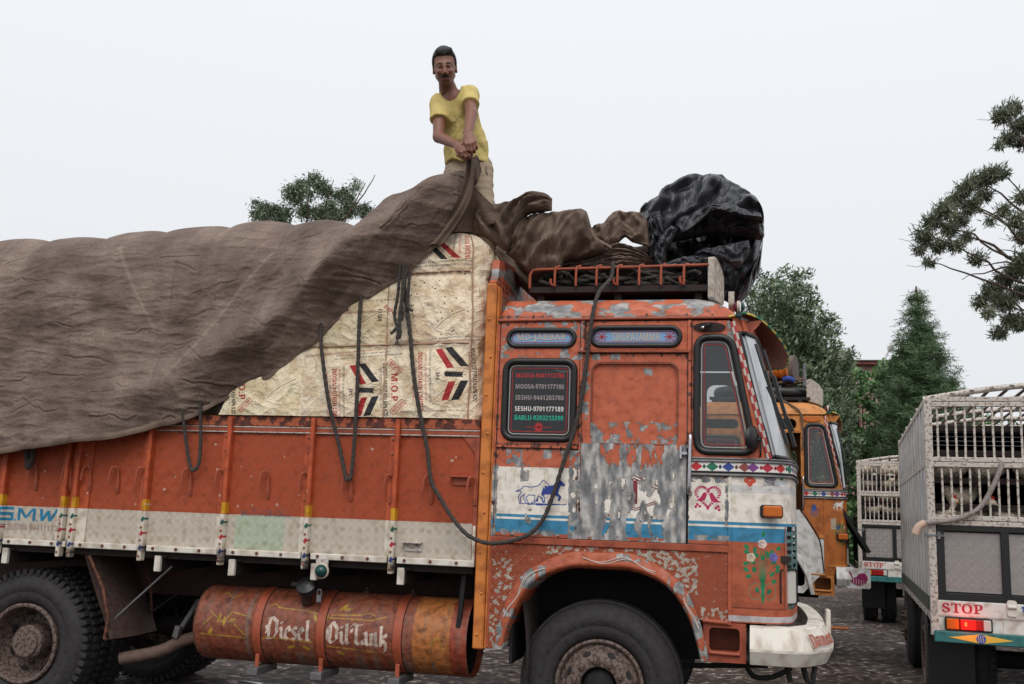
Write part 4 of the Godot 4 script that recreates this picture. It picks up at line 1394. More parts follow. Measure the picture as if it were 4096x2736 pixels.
	var marker := obj("marker_lamp", b, mat(c8(20, 60, 56), 0.3), t, sh)
	b = MB.new()
	b.X = Transform3D(Basis(Vector3.BACK, PI / 2), Vector3(0.02, 2.955, 0.0))
	b.lathe(ball.slice(5), 14, true)
	obj("lens", b, mat(c8(96, 22, 36), 0.3), marker)
	b = MB.new()
	b.X = Transform3D(Basis(Vector3.BACK, PI / 2), Vector3(0.02, 2.955, 0.0))
	b.lathe(V2([0.041, -0.008, 0.043, 0.0, 0.041, 0.012]), 14)
	obj("lens_band", b, M.gold, marker)
	var oval := PackedVector2Array()
	for k in 20: oval.push_back(Vector2(-0.168 + 0.103 * cos(TAU * k / 20) * (1.0 if absf(cos(TAU * k / 20)) < 0.9 else 1.0), 2.823 + 0.031 * sin(TAU * k / 20)))
	b = MB.new()
	b.prism(oval, 0.001, 0.016)
	var side_lamp := obj("side_lamp", b, M.maroon if main else M.amber, t, sh)
	if main:
		b = MB.new()
		b.tube(V3([-0.2, 2.815, 0.02, -0.19, 2.82, 0.045, -0.17, 2.83, 0.05, -0.155, 2.845, 0.03]), 0.011, 6)
		obj("bulb_holder", b, M.dark, side_lamp)
		b = MB.new()
		b.X = Transform3D(Basis(Vector3.BACK, PI / 2), Vector3(-0.2, 2.815, 0.03))
		b.lathe(V2([0.001, -0.01, 0.011, -0.006, 0.012, 0.012, 0.006, 0.02]), 10, true)
		obj("bulb", b, M.chrome, side_lamp)
	b = MB.new()
	b.box(Vector3(0.0, 0, 0.012), Vector3(0.14, 0.082, 0.03), 0.012)
	var ind := obj("indicator_lamp", b, M.rubber, t, sh + Vector3(P.ind.x, P.ind.y, 0.0))
	b = MB.new()
	b.box(Vector3(0.006, 0, 0.03), Vector3(0.115, 0.07, 0.03), 0.01)
	obj("lens", b, M.amber, ind)
	# grab handle by the door, a twisted bright bar
	b = MB.new()
	b.tube(curve(V3([-0.286, 2.115, 0.005, -0.286, 2.112, 0.04, -0.284, 2.09, 0.052, -0.287, 1.95, 0.055, -0.29, 1.78, 0.052, -0.291, 1.75, 0.04, -0.291, 1.745, 0.005]), 0.012), 0.012, 10, true, false, 1.0, 30.0, 4)
	var grab := obj("grab_handle", b, M.chrome, t, sh)
	b = MB.new()
	for y in [2.11, 1.748]: b.box(Vector3(-0.29, y, 0.012), Vector3(0.028, 0.03, 0.022), 0.005)
	b.box(Vector3(-0.298, 1.995, 0.018), Vector3(0.02, 0.08, 0.03), 0.004)
	obj("handle_foot", b, M.dark, grab)
	# mirror beside the windscreen
	b = MB.new()
	b.X = Transform3D(Basis(Vector3.UP, 1.05) * Basis(Vector3.RIGHT, PI / 2), Vector3(0.1, 2.1, 0.05) if main else Vector3(0.36, 2.42, 0.12))
	b.lathe(V2([0.001, -0.02, 0.06, -0.018, 0.082, -0.004, 0.083, 0.004, 0.05, 0.022, 0.001, 0.028]), 20, true)
	var mirror := obj("mirror", b, M.rubber, t, sh)
	b = MB.new()
	if main: b.tube(curve(V3([0.09, 2.1, 0.03, 0.14, 2.09, 0.05, 0.148, 2.12, 0.03, 0.15, 2.0, 0.02, 0.147, 1.99, 0.0]), 0.02), 0.006, 6)
	else: b.tube(curve(V3([0.2, 2.62, 0.0, 0.36, 2.64, 0.12, 0.37, 2.55, 0.13, 0.37, 2.3, 0.13, 0.36, 1.95, 0.08, 0.3, 1.9, 0.0]), 0.03), 0.012, 6)
	obj("mirror_arm", b, M.rubber, mirror)
	# lower side: chequered skirt round the wheel arch
	var ao := arch_curve(false)
	var ai := arch_curve(true)
	var skirt := V2([-1.59, 1.386, -1.59, 0.72])
	for q in ao:
		if q.x < -0.236 or q.y > 0.975: skirt.push_back(q)
	skirt.append_array(V2([-0.222, 0.972, -0.053, 0.972, -0.053, 1.386]))
	b = MB.new()
	b.panel(skirt, [], 0.0, 0.02)
	b.planar(-1.62, 0.68, 0.0, 1.42)
	obj("skirt_panel", b, P.skirt, t, sh)
	b = MB.new()
	b.grid(60, 5, func(a: float, v: float):
		var k: float = a * 0.9999
		var o: Vector2 = ao[int(k * (ao.size() - 1))].lerp(ao[int(k * (ao.size() - 1)) + 1], fmod(k * (ao.size() - 1), 1.0))
		var q: Vector2 = ai[int(k * (ai.size() - 1))].lerp(ai[int(k * (ai.size() - 1)) + 1], fmod(k * (ai.size() - 1), 1.0))
		var c := [[0.0, 0.004], [0.03, 0.02], [0.1, 0.022], [0.6, 0.045], [1.0, 0.05], [1.03, -0.25]]
		var e: Array = c[int(round(v * 5))]
		var r := o.lerp(q, e[0])
		return Vector3(r.x, r.y, e[1]), Vector2(2.2, 0.2))
	b.planar(-1.62, 0.68, 0.78, 3.08)
	var arch := obj("wheel_arch", b, P.arch, t, sh)
	b = MB.new()
	for k in range(2, ao.size() - 1, 4):
		b.X = Transform3D(Basis(Vector3.RIGHT, PI / 2), Vector3(ao[k].x, ao[k].y, 0.02).lerp(Vector3(-0.85, 0.6, 0.02), 0.045))
		b.lathe(V2([0.009, 0.0, 0.008, 0.004, 0.001, 0.007]), 8, true)
	tag(obj("rivets", b, P.arch2, arch), "", "", "", "stuff")
	if main:
		for e in 2:
			b = MB.new()
			var path := PackedVector3Array()
			for k in range(4, ao.size() - 3):
				var o := ao[k].lerp(ai[int(float(k) / ao.size() * ai.size())], 0.5 + 0.16 * sin(k * 1.05 + e * 0.5))
				path.push_back(Vector3(o.x, o.y + 0.008 * e, 0.0445))
			for q in 3: b.tube(curve(path.slice(q * 13, q * 13 + 9 + q), 0.02), 0.003, 4)
			obj("wave_line", b, M.cream, arch)
	# step below the door post, in front of the wheel
	b = MB.new()
	b.panel(V2([-0.2, 0.725, 0.058, 0.725, 0.058, 0.962, -0.2, 0.962]), [rr(-0.165, 0.79, 0.02, 0.93, 0.025)], -0.004, 0.05)
	b.box(Vector3(-0.07, 0.85, -0.26), Vector3(0.24, 0.22, 0.02))
	b.box(Vector3(-0.07, 0.735, -0.15), Vector3(0.24, 0.016, 0.22))
	b.planar(-1.62, 0.68, 0.78, 3.08)
	var step := obj("footstep", b, P.trimpaint, t, sh)
	b = MB.new()
	b.tube(V3([-0.205, 0.968, 0.008, -0.05, 0.962, 0.008]), 0.014, 8)
	b.tube(V3([-0.165, 0.78, 0.004, 0.02, 0.776, 0.004]), 0.012, 8)
	obj("step_rail", b, P.trimpaint, step)
	# inside
	b = MB.new()
	b.box(Vector3(-0.62, 1.36, -1.2), Vector3(1.9, 0.04, 2.3))
	b.box(Vector3(-1.57, 2.1, -1.2), Vector3(0.03, 1.5, 2.36))
	b.box(Vector3(0.2, 1.75, -1.2), Vector3(0.22, 0.36, 2.1), 0.04)
	b.box(Vector3(-1.2, 1.6, -1.2), Vector3(0.6, 0.3, 2.0), 0.05)
	b.box(Vector3(-1.4, 1.95, -1.2), Vector3(0.2, 0.6, 2.0), 0.05)
	b.box(Vector3(-0.7, 2.875, -1.2), Vector3(1.6, 0.012, 2.2))
	obj("cab_interior", b, M.under, t, sh)
	var far := V2([-1.59, 1.38, 0.18, 1.38, 0.185, 1.972, -0.037, 2.868, -1.59, 2.868])
	b = MB.new()
	b.panel(far, [rr(-0.95, 2.0, -0.3, 2.6, 0.05), rounded(V2([-0.25, 2.008, 0.122, 2.008, -0.026, 2.762, -0.25, 2.762]), 0.08)], -2.38, 0.03)
	b.planar(-1.62, 0.68, 0.78, 3.08)
	obj("side_wall", b, P.trimpaint, t, sh)
	b = MB.new()
	b.tube(curve(V3([0.08, 1.9, -0.75, 0.02, 1.97, -0.55, -0.06, 2.05, -0.5, -0.1, 2.1, -0.55, -0.12, 2.12, -0.75, -0.1, 2.1, -0.95, 0.0, 2.0, -0.98, 0.06, 1.93, -0.9]), 0.04), 0.014, 6, false, true)
	obj("steering_wheel", b, M.rubber, t, sh)
	# well over the wheel, chassis, axle
	b = MB.new()
	b.box(Vector3(-0.85, 1.31, -0.35), Vector3(1.4, 0.03, 0.66))
	b.box(Vector3(-0.8, 0.98, -0.66), Vector3(1.4, 0.66, 0.03))
	b.box(Vector3(-1.43, 0.95, -0.3), Vector3(0.02, 0.66, 0.5))
	obj("wheel_well", b, M.dark, t, sh)
	bumper(t, sh, P)


func bumper(t: Node3D, sh: Vector3, P: Dictionary) -> void:
	var b := MB.new()
	var path := curve(V3([0.08, 0, 0.06, 0.2, 0, 0.063, 0.33, 0, 0.06, 0.38, 0, 0.035, 0.5, 0, -0.15, 0.525, 0, -0.22, 0.54, 0, -0.35, 0.57, 0, -0.7, 0.58, 0, -1.2, 0.57, 0, -1.7, 0.53, 0, -2.1, 0.36, 0, -2.43, 0.08, 0, -2.46]), 0.06)
	var sec := [[-0.1, 0.957], [-0.02, 0.955], [0.0, 0.948], [0.06, 0.83], [0.06, 0.815], [0.02, 0.735], [-0.04, 0.725], [-0.04, 0.8]]
	var nn := path.size()
	b.grid(nn - 1, sec.size() * 2 - 3, func(a: float, v: float):
		var k := int(round(a * (nn - 1)))
		var d := (path[mini(k + 1, nn - 1)] - path[maxi(k - 1, 0)]).normalized()
		var o := Vector3(-d.z, 0, d.x)
		var j := int(round(v * (sec.size() * 2 - 3)))
		var e: Array = sec[(j + 1) / 2]
		return path[k] + o * e[0] + Vector3(0, P.bump + e[1] - 0.84, 0), Vector2(3.4, 0.8), true)
	var o := obj("bumper", b, P.bumpmat, t, sh)
	b = MB.new()
	b.box(Vector3(0.1, P.bump - 0.01, -0.12), Vector3(0.06, 0.18, 0.3))
	obj("bumper_bracket", b, M.dark, o)


func wheel(called: String, t: Node3D, at: Vector3, front: bool) -> void:
	var w := Node3D.new()
	w.name = called
	t.add_child(w, true)
	w.position = at
	w.basis = Basis(Vector3.RIGHT, PI / 2)
	# local y points to the near side; the tyre lies between y = -0.27 and 0
	var b := MB.new()
	var prof := V2([0.285, -0.24, 0.3, -0.265, 0.36, -0.285, 0.42, -0.285, 0.48, -0.26, 0.512, -0.225, 0.52, -0.14, 0.512, -0.055, 0.505, -0.048, 0.49, -0.022, 0.475, -0.02, 0.47, -0.012, 0.42, 0.004, 0.375, 0.006, 0.37, 0.0, 0.362, 0.004, 0.31, -0.012, 0.288, -0.03, 0.282, -0.06])
	b.lathe(prof, 72, true)
	var tyre := obj("tyre", b, M.tyre, w)
	b = MB.new()
	if front:
		for y in [-0.2, -0.14, -0.08]: b.lathe(V2([0.516, y - 0.02, 0.526, y - 0.018, 0.526, y + 0.018, 0.514, y + 0.02]), 72)
	else:
		for k in 56:
			b.X = Transform3D(Basis(Vector3.UP, TAU * k / 56.0), Vector3.ZERO)
			b.box(Vector3(0.505, -0.045, 0), Vector3(0.05, 0.06, 0.034), 0.004)
			b.box(Vector3(0.515, -0.14, 0.01), Vector3(0.03, 0.07, 0.036), 0.004)
			b.box(Vector3(0.505, -0.235, 0), Vector3(0.05, 0.06, 0.034), 0.004)
	tag(obj("tread", b, M.tyre, tyre), "", "", "", "stuff")
	b = MB.new()
	if front:
		b.lathe(V2([0.282, -0.06, 0.285, 0.0, 0.272, 0.006, 0.262, -0.002, 0.255, -0.03, 0.235, -0.012, 0.222, -0.012, 0.205, 0.02, 0.165, 0.035, 0.125, 0.035, 0.118, 0.03, 0.118, -0.06, 0.001, -0.07]), 48)
	else:
		b.lathe(V2([0.282, -0.06, 0.287, -0.002, 0.276, 0.006, 0.262, 0.002, 0.255, -0.03, 0.245, -0.13, 0.23, -0.16, 0.2, -0.2, 0.1, -0.2]), 48)
	var rim := obj("rim", b, M.rim, w)
	var pi2 := 10 if front else 8
	for k in pi2:
		var an := TAU * (k + 0.3) / pi2
		var r := 0.152 if front else 0.165
		b = MB.new()
		b.X = Transform3D(Basis(), Vector3(cos(an) * r, 0.032 if front else -0.2, sin(an) * r))
		b.lathe(V2([0.024, 0.0, 0.024, 0.008, 0.016, 0.008, 0.016, 0.026, 0.009, 0.028, 0.009, 0.042, 0.0, 0.043]), 6)
		obj("wheel_nut", b, M.rim, rim)
	for k in 8:
		var an := TAU * (k + 0.5) / 8
		b = MB.new()
		b.X = Transform3D(Basis(Vector3.UP, -an), Vector3(cos(an) * (0.205 if front else 0.215), (0.014 if front else -0.17), sin(an) * (0.205 if front else 0.215)))
		var p := PackedVector2Array()
		for q in 10: p.push_back(Vector2(0.016 * cos(TAU * q / 10), 0.028 * sin(TAU * q / 10)))
		b.X = b.X * Transform3D(Basis(Vector3.RIGHT, -PI / 2 ) * Basis(Vector3.UP, 0.6 if front else 0.0), Vector3(0, 0.004, 0))
		b.prism(p, -0.004, 0.006)
		obj("rim_hole", b, M.dark, rim)
	b = MB.new()
	if front: b.lathe(V2([0.118, -0.06, 0.11, -0.03, 0.09, 0.0, 0.05, 0.012, 0.001, 0.014]), 24, true)
	else: b.lathe(V2([0.13, -0.2, 0.125, -0.06, 0.115, -0.05, 0.1, -0.045, 0.098, -0.03, 0.001, -0.028]), 24)
	obj("hub", b, M.rim if not front else M.dark, w)


func make_truck() -> void:
	var t := thing("cargo_truck", "orange and white painted cargo truck with peeling cab, a man standing on its load", "truck", TRUCK)
	var sh := -TRUCK
	make_cab(t, sh, {"main": true, "paint": M.cab, "trimpaint": M.orange, "skirt": M.cabchk, "arch": M.cab, "arch2": M.orange, "door": true, "ind": Vector2(0.215, 1.65), "bump": 0.84, "bumpmat": M.white})
	var k := 0
	for e in [["D", 0.425, 0.0, 0.95], ["a", 0.46, -0.055, 1.0], ["n", 0.492, -0.105, 1.05], ["g", 0.52, -0.16, 1.15], ["e", 0.54, -0.23, 1.35], ["r", 0.55, -0.3, 1.45]]:
		words3("lettering", e[0], FS, Vector3(e[1] + 0.03, 0.886, e[2] + 0.024), 0.055, 0.085 if k == 0 else 0.06, M.fadedred, t, Basis(Vector3.UP, e[3]) * Basis(Vector3.RIGHT, -0.47), 0.006).position += sh
		k += 1
	var pb := MB.new()
	pb.box(Vector3(0.592, 0.9, -0.62), Vector3(0.03, 0.26, 0.1), 0.006)
	obj("bumper_plate", pb, M.white, t, sh)
	# the orange post and the board between cab and load
	var b := MB.new()
	b.box(Vector3(-1.632, 1.92, -0.02), Vector3(0.07, 2.42, 0.11), 0.008)
	b.box(Vector3(-1.588, 1.915, -0.03), Vector3(0.012, 2.4, 0.09), 0.003)
	var post := obj("corner_post", b, M.post, t, sh)
	b = MB.new()
	for y in 9: 
		b.X = Transform3D(Basis(Vector3.RIGHT, PI / 2), Vector3(-1.64 + 0.02 * (y % 2), 0.8 + y * 0.26, 0.035))
		b.lathe(V2([0.01, 0.0, 0.008, 0.005, 0.001, 0.007]), 8, true)
	tag(obj("rivets", b, M.post, post), "", "", "", "stuff")
	var board := V2([0.0, 2.2, 2.4, 2.2, 2.4, 3.15, 2.2, 3.3, 1.6, 3.42, 0.8, 3.42, 0.2, 3.35, 0.1, 3.33, 0.07, 3.2, 0.0, 3.13])
	b = MB.new()
	b.X = Transform3D(Basis(Vector3.UP, PI / 2), Vector3(-1.645, 0, 0))
	b.prism(board, -0.02, 0.03)
	b.w.resize(b.v.size())
	for q in b.v.size(): b.w[q] = Vector2(0.05 + b.v[q].z * -0.2, 1.0 - (b.v[q].y - 0.72) / 2.4 * 0.9)
	obj("headboard", b, M.cab, t, sh)
	cargo_body(t, sh)
	running_gear(t, sh)
	roof_rack(t, sh)


func cargo_body(t: Node3D, sh: Vector3) -> void:
	var bounds := [-6.3, -5.33, -4.735, -4.15, -3.53, -2.9, -2.28, -1.675]
	for k in bounds.size() - 1:
		var b := MB.new()
		b.box(Vector3((bounds[k] + bounds[k + 1]) / 2, 1.672, -0.015), Vector3(bounds[k + 1] - bounds[k] - 0.006, 0.82, 0.03), 0.002)
		b.planar(-6.3, 1.14, -1.66, 2.22)
		obj("side_panel", b, M.cargochk, t, sh)
		b = MB.new()
		b.box(Vector3((bounds[k] + bounds[k + 1]) / 2 + 0.03, 1.244, 0.005), Vector3(bounds[k + 1] - bounds[k] - 0.07, 0.042, 0.04), 0.004)
		var rail := obj("bottom_rail", b, M.white, t, sh)
		b = MB.new()
		for q in 3:
			b.X = Transform3D(Basis(Vector3.RIGHT, PI / 2), Vector3(bounds[k] + 0.12 + q * 0.18, 1.246, 0.025))
			b.lathe(V2([0.012, 0.0, 0.01, 0.01, 0.001, 0.012]), 6)
		for q in 4:
			b.X = Transform3D(Basis(Vector3.RIGHT, PI / 2), Vector3(bounds[k] + 0.09 + q * 0.15, 2.07, 0.0))
			b.lathe(V2([0.009, 0.0, 0.008, 0.006, 0.001, 0.008]), 6)
		tag(obj("bolts", b, M.rust, rail), "", "", "", "stuff")
	var b := MB.new()
	b.box(Vector3(-3.99, 2.1, 0.002), Vector3(4.62, 0.03, 0.03), 0.003)
	obj("side_rail", b, M.orange, t, sh)
	for y in [2.082, 2.118]:
		b = MB.new()
		b.box(Vector3(-3.99, y, 0.012), Vector3(4.62, 0.008, 0.016), 0.002)
		obj("pinstripe_rail", b, M.chips, t, sh)
	b = MB.new()
	b.box(Vector3(-3.99, 2.16, -0.005), Vector3(4.62, 0.075, 0.05), 0.006)
	b.planar(-6.3, 1.14, -1.66, 2.22)
	obj("side_plank", b, M.plank, t, sh)
	b = MB.new()
	b.prism(V2([-1.8, 2.085, -1.676, 1.93, -1.676, 2.085]), 0.002, 0.01)
	b.box(Vector3(-1.69, 1.7, 0.008), Vector3(0.03, 0.86, 0.016), 0.002)
	obj("corner_gusset", b, M.orange, t, sh)
	# upright posts, white at the foot
	for x: float in POSTS:
		b = MB.new()
		b.box(Vector3(x, 1.67, 0.026), Vector3(0.032, 1.03, 0.056), 0.005)
		b.box(Vector3(x - 0.028, 1.73, 0.005), Vector3(0.07, 0.93, 0.012), 0.002)
		b.planar(-6.3, 1.14, -1.66, 2.22)
		var p := obj("side_post", b, M.cargo, t, sh)
		b = MB.new()
		for y in [1.19, 1.3, 1.39, 1.62, 1.8, 1.95, 2.05]:
			b.X = Transform3D(Basis(Vector3.RIGHT, PI / 2), Vector3(x - 0.04 if y > 1.5 else x, y, 0.054 if y < 1.5 else 0.012))
			b.lathe(V2([0.009, 0.0, 0.008, 0.006, 0.001, 0.008]), 8, true)
		tag(obj("rivets", b, M.cargo, p), "", "", "", "stuff")
	# a lighter flange beside the front post and the door strap at the joint
	b = MB.new()
	b.box(Vector3(-4.635, 1.72, 0.006), Vector3(0.08, 0.98, 0.014), 0.002)
	b.planar(-6.3, 1.14, -1.66, 2.22)
	obj("joint_plate", b, M.cargo, t, sh)
	b = MB.new()
	b.box(Vector3(-1.69, 1.36, 0.012), Vector3(0.02, 0.26, 0.02), 0.003)
	b.planar(-6.3, 1.14, -1.66, 2.22)
	obj("joint_plate", b, M.cargo, t, sh)
	# rope hooks
	var hook := MB.new()
	hook.tube(curve(V3([0.0, -0.13, 0.012, 0.0, -0.02, 0.012, -0.004, 0.02, 0.018, -0.02, 0.035, 0.03, -0.04, 0.02, 0.042, -0.047, -0.03, 0.045, -0.05, -0.07, 0.045]), 0.01), 0.0085, 8)
	hook.box(Vector3(0.0, -0.1, 0.008), Vector3(0.028, 0.1, 0.01), 0.003)
	var hm := hook.mesh()
	for x in [-5.74, -5.05, -4.76, -4.6, -4.37, -4.125 - 0.03, -3.79, -3.5 - 0.03, -3.19, -2.86 - 0.03, -2.575, -2.245 - 0.03, -2.0, -1.69]:
		var o := MeshInstance3D.new()
		o.name = "rope_hook"
		o.mesh = hm
		o.material_override = M.orange
		t.add_child(o, true)
		o.position = sh + Vector3(x, 1.775, 0.004 if x < -1.7 else 0.02)
	# two small angle brackets
	for q in [[-1.79, 1.78, M.orange], [-2.105, 1.335, M.chips]]:
		b = MB.new()
		b.box(Vector3(q[0], q[1], 0.006), Vector3(0.12, 0.055, 0.01), 0.002)
		b.box(Vector3(q[0] - 0.01, q[1] + 0.03, 0.025), Vector3(0.14, 0.01, 0.05), 0.002)
		obj("angle_bracket", b, q[2], t, sh)
	# floor and the beams under it
	b = MB.new()
	b.box(Vector3(-4.0, 1.2, -1.22), Vector3(4.6, 0.05, 2.36))
	obj("load_floor", b, M.under, t, sh)
	b = MB.new()
	b.box(Vector3(-4.0, 1.7, -2.4), Vector3(4.6, 1.0, 0.05))
	b.box(Vector3(-6.28, 1.7, -1.2), Vector3(0.05, 1.0, 2.4))
	obj("side_wall", b, M.orange, t, sh)
	for x in [-5.9, -5.25, -4.0, -3.425, -2.81, -2.19]:
		b = MB.new()
		b.box(Vector3(x, 1.14, -1.17), Vector3(0.043, 0.108, 2.3), 0.004)
		b.box(Vector3(x + 0.03, 1.19, -1.16), Vector3(0.06, 0.01, 2.3))
		var beam := obj("cross_beam", b, M.under, t, sh)
		b = MB.new()
		b.box(Vector3(x, 1.14, -0.01), Vector3(0.047, 0.112, 0.03), 0.004)
		obj("beam_end", b, M.white, beam)
	# green side lamp on a white plate
	b = MB.new()
	b.box(Vector3(-2.745, 1.17, 0.02), Vector3(0.09, 0.11, 0.01), 0.003)
	var plate := obj("lamp_plate", b, M.chips, t, sh)
	b = MB.new()
	b.X = Transform3D(Basis(Vector3.RIGHT, PI / 2), Vector3(-2.74, 1.15, 0.03))
	b.lathe(V2([0.05, -0.01, 0.052, 0.006, 0.044, 0.012]), 18)
	obj("lamp_ring", b, M.gold, plate)
	b = MB.new()
	b.X = Transform3D(Basis(Vector3.RIGHT, PI / 2), Vector3(-2.74, 1.15, 0.035))
	b.lathe(V2([0.042, 0.0, 0.038, 0.02, 0.02, 0.036, 0.001, 0.04]), 18, true)
	obj("green_lens", b, mat(c8(16, 66, 62), 0.2), plate)


func running_gear(t: Node3D, sh: Vector3) -> void:
	wheel("wheel", t, sh + Vector3(-0.855, 0.52, -0.09), true)
	wheel("wheel", t, sh + Vector3(-0.855, 0.52, -2.05), true)
	for z in [-0.1, -0.42, -1.75, -2.05]: wheel("wheel", t, sh + Vector3(-5.1, 0.515, z), false)
	var b := MB.new()
	for z in [-0.78, -1.62]:
		b.box(Vector3(-3.2, 0.98, z), Vector3(6.8, 0.24, 0.08), 0.004)
	b.box(Vector3(-3.2, 1.13, -0.76), Vector3(6.6, 0.06, 0.1), 0.004)
	for x in [-6.0, -4.2, -2.6, -1.5, -0.2]: b.box(Vector3(x, 0.98, -1.2), Vector3(0.1, 0.2, 0.8))
	obj("chassis_rail", b, M.darkred, t, sh)
	b = MB.new()
	b.box(Vector3(-0.86, 0.5, -1.2), Vector3(0.12, 0.14, 1.8), 0.02)
	b.box(Vector3(-5.1, 0.52, -1.2), Vector3(0.2, 0.2, 1.7), 0.05)
	b.box(Vector3(-5.1, 0.52, -1.2), Vector3(0.45, 0.45, 0.4), 0.15)
	b.tube(V3([-5.0, 0.55, -1.2, -1.6, 0.8, -1.2]), 0.06, 10)
	b.box(Vector3(-0.9, 1.0, -1.2), Vector3(1.2, 0.8, 0.7), 0.1)
	obj("axle", b, M.under, t, sh)
	for x in [-0.85, -5.1]:
		for z in [-0.72, -1.68]:
			b = MB.new()
			for k in 7: b.box(Vector3(x, 0.64 + k * 0.014, z), Vector3(1.35 - 0.16 * (6 - k), 0.012, 0.07), 0.003)
			obj("leaf_spring", b, M.under, t, sh)
	# fuel tank with straps, filler and brackets
	b = MB.new()
	var ax := Vector3(0, 0.735, -0.33)
	var R := 0.258
	b.grid(40, 40, func(a: float, v: float):
		var x := lerpf(-3.705, -1.735, a)
		var an: float = TAU * v
		return Vector3(x, ax.y - cos(an) * R, ax.z + sin(an) * R), Vector2(2, 1.6))
	b.w.resize(b.v.size())
	for k in b.v.size(): b.w[k] = Vector2(b.u[k].x / 2.0, 1.0 - fmod(b.u[k].y * 1.0, 1.6) / 1.6 * 2.0)
	var tank := obj("fuel_tank", b, M.tank, t, sh)
	b = MB.new()
	b.X = Transform3D(Basis(Vector3.BACK, PI / 2), Vector3(-3.705, ax.y, ax.z))
	b.lathe(V2([R, 0.0, R * 0.97, 0.02, R * 0.8, 0.035, 0.001, 0.04]), 40, true)
	obj("tank_end", b, M.rust, tank)
	b = MB.new()
	b.X = Transform3D(Basis(Vector3.BACK, -PI / 2), Vector3(-1.78, ax.y, ax.z))
	b.lathe(V2([R * 0.985, 0.0, R * 0.9, -0.02, 0.001, -0.03]), 40, true)
	obj("tank_end", b, M.dark, tank)
	for x in [-3.235, -2.765, -2.215]:
		b = MB.new()
		b.X = Transform3D(Basis(Vector3.BACK, PI / 2), Vector3(x, ax.y, ax.z))
		b.lathe(V2([R + 0.001, -0.03, R + 0.007, -0.03, R + 0.007, 0.03, R + 0.001, 0.03]), 40)
		b.X = Transform3D()
		b.box(Vector3(x, 0.5, -0.12), Vector3(0.03, 0.12, 0.02), 0.004)
		var st := obj("tank_strap", b, M.orange, tank)
		b = MB.new()
		b.box(Vector3(x, 0.452, -0.2), Vector3(0.08, 0.05, 0.32), 0.004)
		obj("strap_bracket", b, M.steel, st)
		b = MB.new()
		b.X = Transform3D(Basis(Vector3.BACK, PI / 2), Vector3(x, ax.y, ax.z))
		for s in [-0.031, 0.031]: b.lathe(V2([R + 0.002, s - 0.003, R + 0.008, s, R + 0.002, s + 0.003]), 40)
		obj("strap_edge", b, M.dark, st)
	b = MB.new()
	b.bar(Vector3(-2.9, 0.9, -0.12), Vector3(-2.89, 1.03, -0.09), 0.07, 0.06, Vector3.BACK, 0.02)
	var filler := obj("filler_neck", b, M.darkred, tank)
	b = MB.new()
	b.X = Transform3D(Basis(Vector3.RIGHT, 0.9), Vector3(-2.88, 1.03, -0.07))
	b.lathe(V2([0.07, -0.02, 0.075, 0.0, 0.068, 0.03, 0.02, 0.045, 0.001, 0.046]), 20)
	b.X = Transform3D()
	b.box(Vector3(-2.97, 1.045, -0.08), Vector3(0.06, 0.03, 0.04), 0.006)
	obj("filler_cap", b, M.rubber, filler)
	b = MB.new()
	b.box(Vector3(-2.78, 0.96, -0.05), Vector3(0.035, 0.05, 0.02), 0.004)
	b.tube(curve(V3([-2.795, 0.985, -0.05, -2.79, 1.02, -0.05, -2.77, 1.02, -0.05, -2.765, 0.985, -0.05]), 0.01), 0.005, 6)
	obj("padlock", b, M.steel, filler)
	for x in [-2.54, -2.2]:
		b = MB.new()
		b.X = Transform3D(Basis(), Vector3(x, ax.y + R - 0.005, ax.z))
		b.lathe(V2([0.035, 0.0, 0.03, 0.02, 0.018, 0.024, 0.018, 0.045, 0.001, 0.046]), 12)
		obj("tank_fitting", b, M.darkred, tank)
	# mudguard before the rear wheel, held by a rod
	b = MB.new()
	b.grid(12, 14, func(a: float, v: float):
		var z := lerpf(-0.02, -0.62, a)
		return Vector3(lerpf(-4.33, -4.5, sin(v * 1.4)) + 0.03 * (1 - pow(a * 2 - 1, 2)) - 0.1 * pow(v, 2), lerpf(0.6, 1.17, v), z), Vector2(0.6, 0.6), true)
	var guard := obj("mudguard", b, mat(c8(84, 68, 64), 0.5, 0, M.grime, 2.0), t, sh)
	b = MB.new()
	b.tube(V3([-4.37, 0.6, -0.02, -4.36, 0.75, -0.02, -4.42, 0.95, -0.015, -4.56, 1.17, -0.015]), 0.012, 6)
	b.tube(V3([-4.37, 0.6, -0.62, -4.42, 0.95, -0.62, -4.56, 1.17, -0.62]), 0.012, 6)
	b.tube(V3([-4.37, 0.6, -0.02, -4.33, 0.6, -0.3, -4.37, 0.6, -0.62]), 0.012, 6)
	obj("guard_rim", b, M.rust, guard)
	b = MB.new()
	b.tube(V3([-4.33, 0.74, -0.06, -3.93, 1.12, -0.08]), 0.008, 6)
	obj("stay_rod", b, M.steel, guard)
	b = MB.new()
	b.tube(V3([-4.33, 0.74, -0.5, -3.75, 1.15, -0.5]), 0.008, 6)
	obj("stay_rod", b, M.dark, guard)
	# exhaust
	b = MB.new()
	b.tube(curve(V3([-4.36, 0.44, -0.22, -4.1, 0.5, -0.3, -3.95, 0.58, -0.4, -3.75, 0.62, -0.5, -3.3, 0.64, -0.6]), 0.04), 0.045, 14, false)
	b.tube(curve(V3([-3.3, 0.64, -0.6, -3.75, 0.62, -0.5, -3.95, 0.58, -0.4, -4.1, 0.5, -0.3, -4.36, 0.44, -0.22]), 0.04), 0.04, 14, false)
	var pipe := obj("exhaust_pipe", b, mat(c8(98, 78, 70), 0.8, 0, M.grime, 2.0), t, sh)
	b = MB.new()
	b.bar(Vector3(-4.0, 0.6, -0.34), Vector3(-3.98, 0.68, -0.34), 0.05, 0.04)
	b.bar(Vector3(-3.98, 0.66, -0.36), Vector3(-3.93, 0.86, -0.5), 0.04, 0.012)
	obj("pipe_hanger", b, M.steel, pipe)
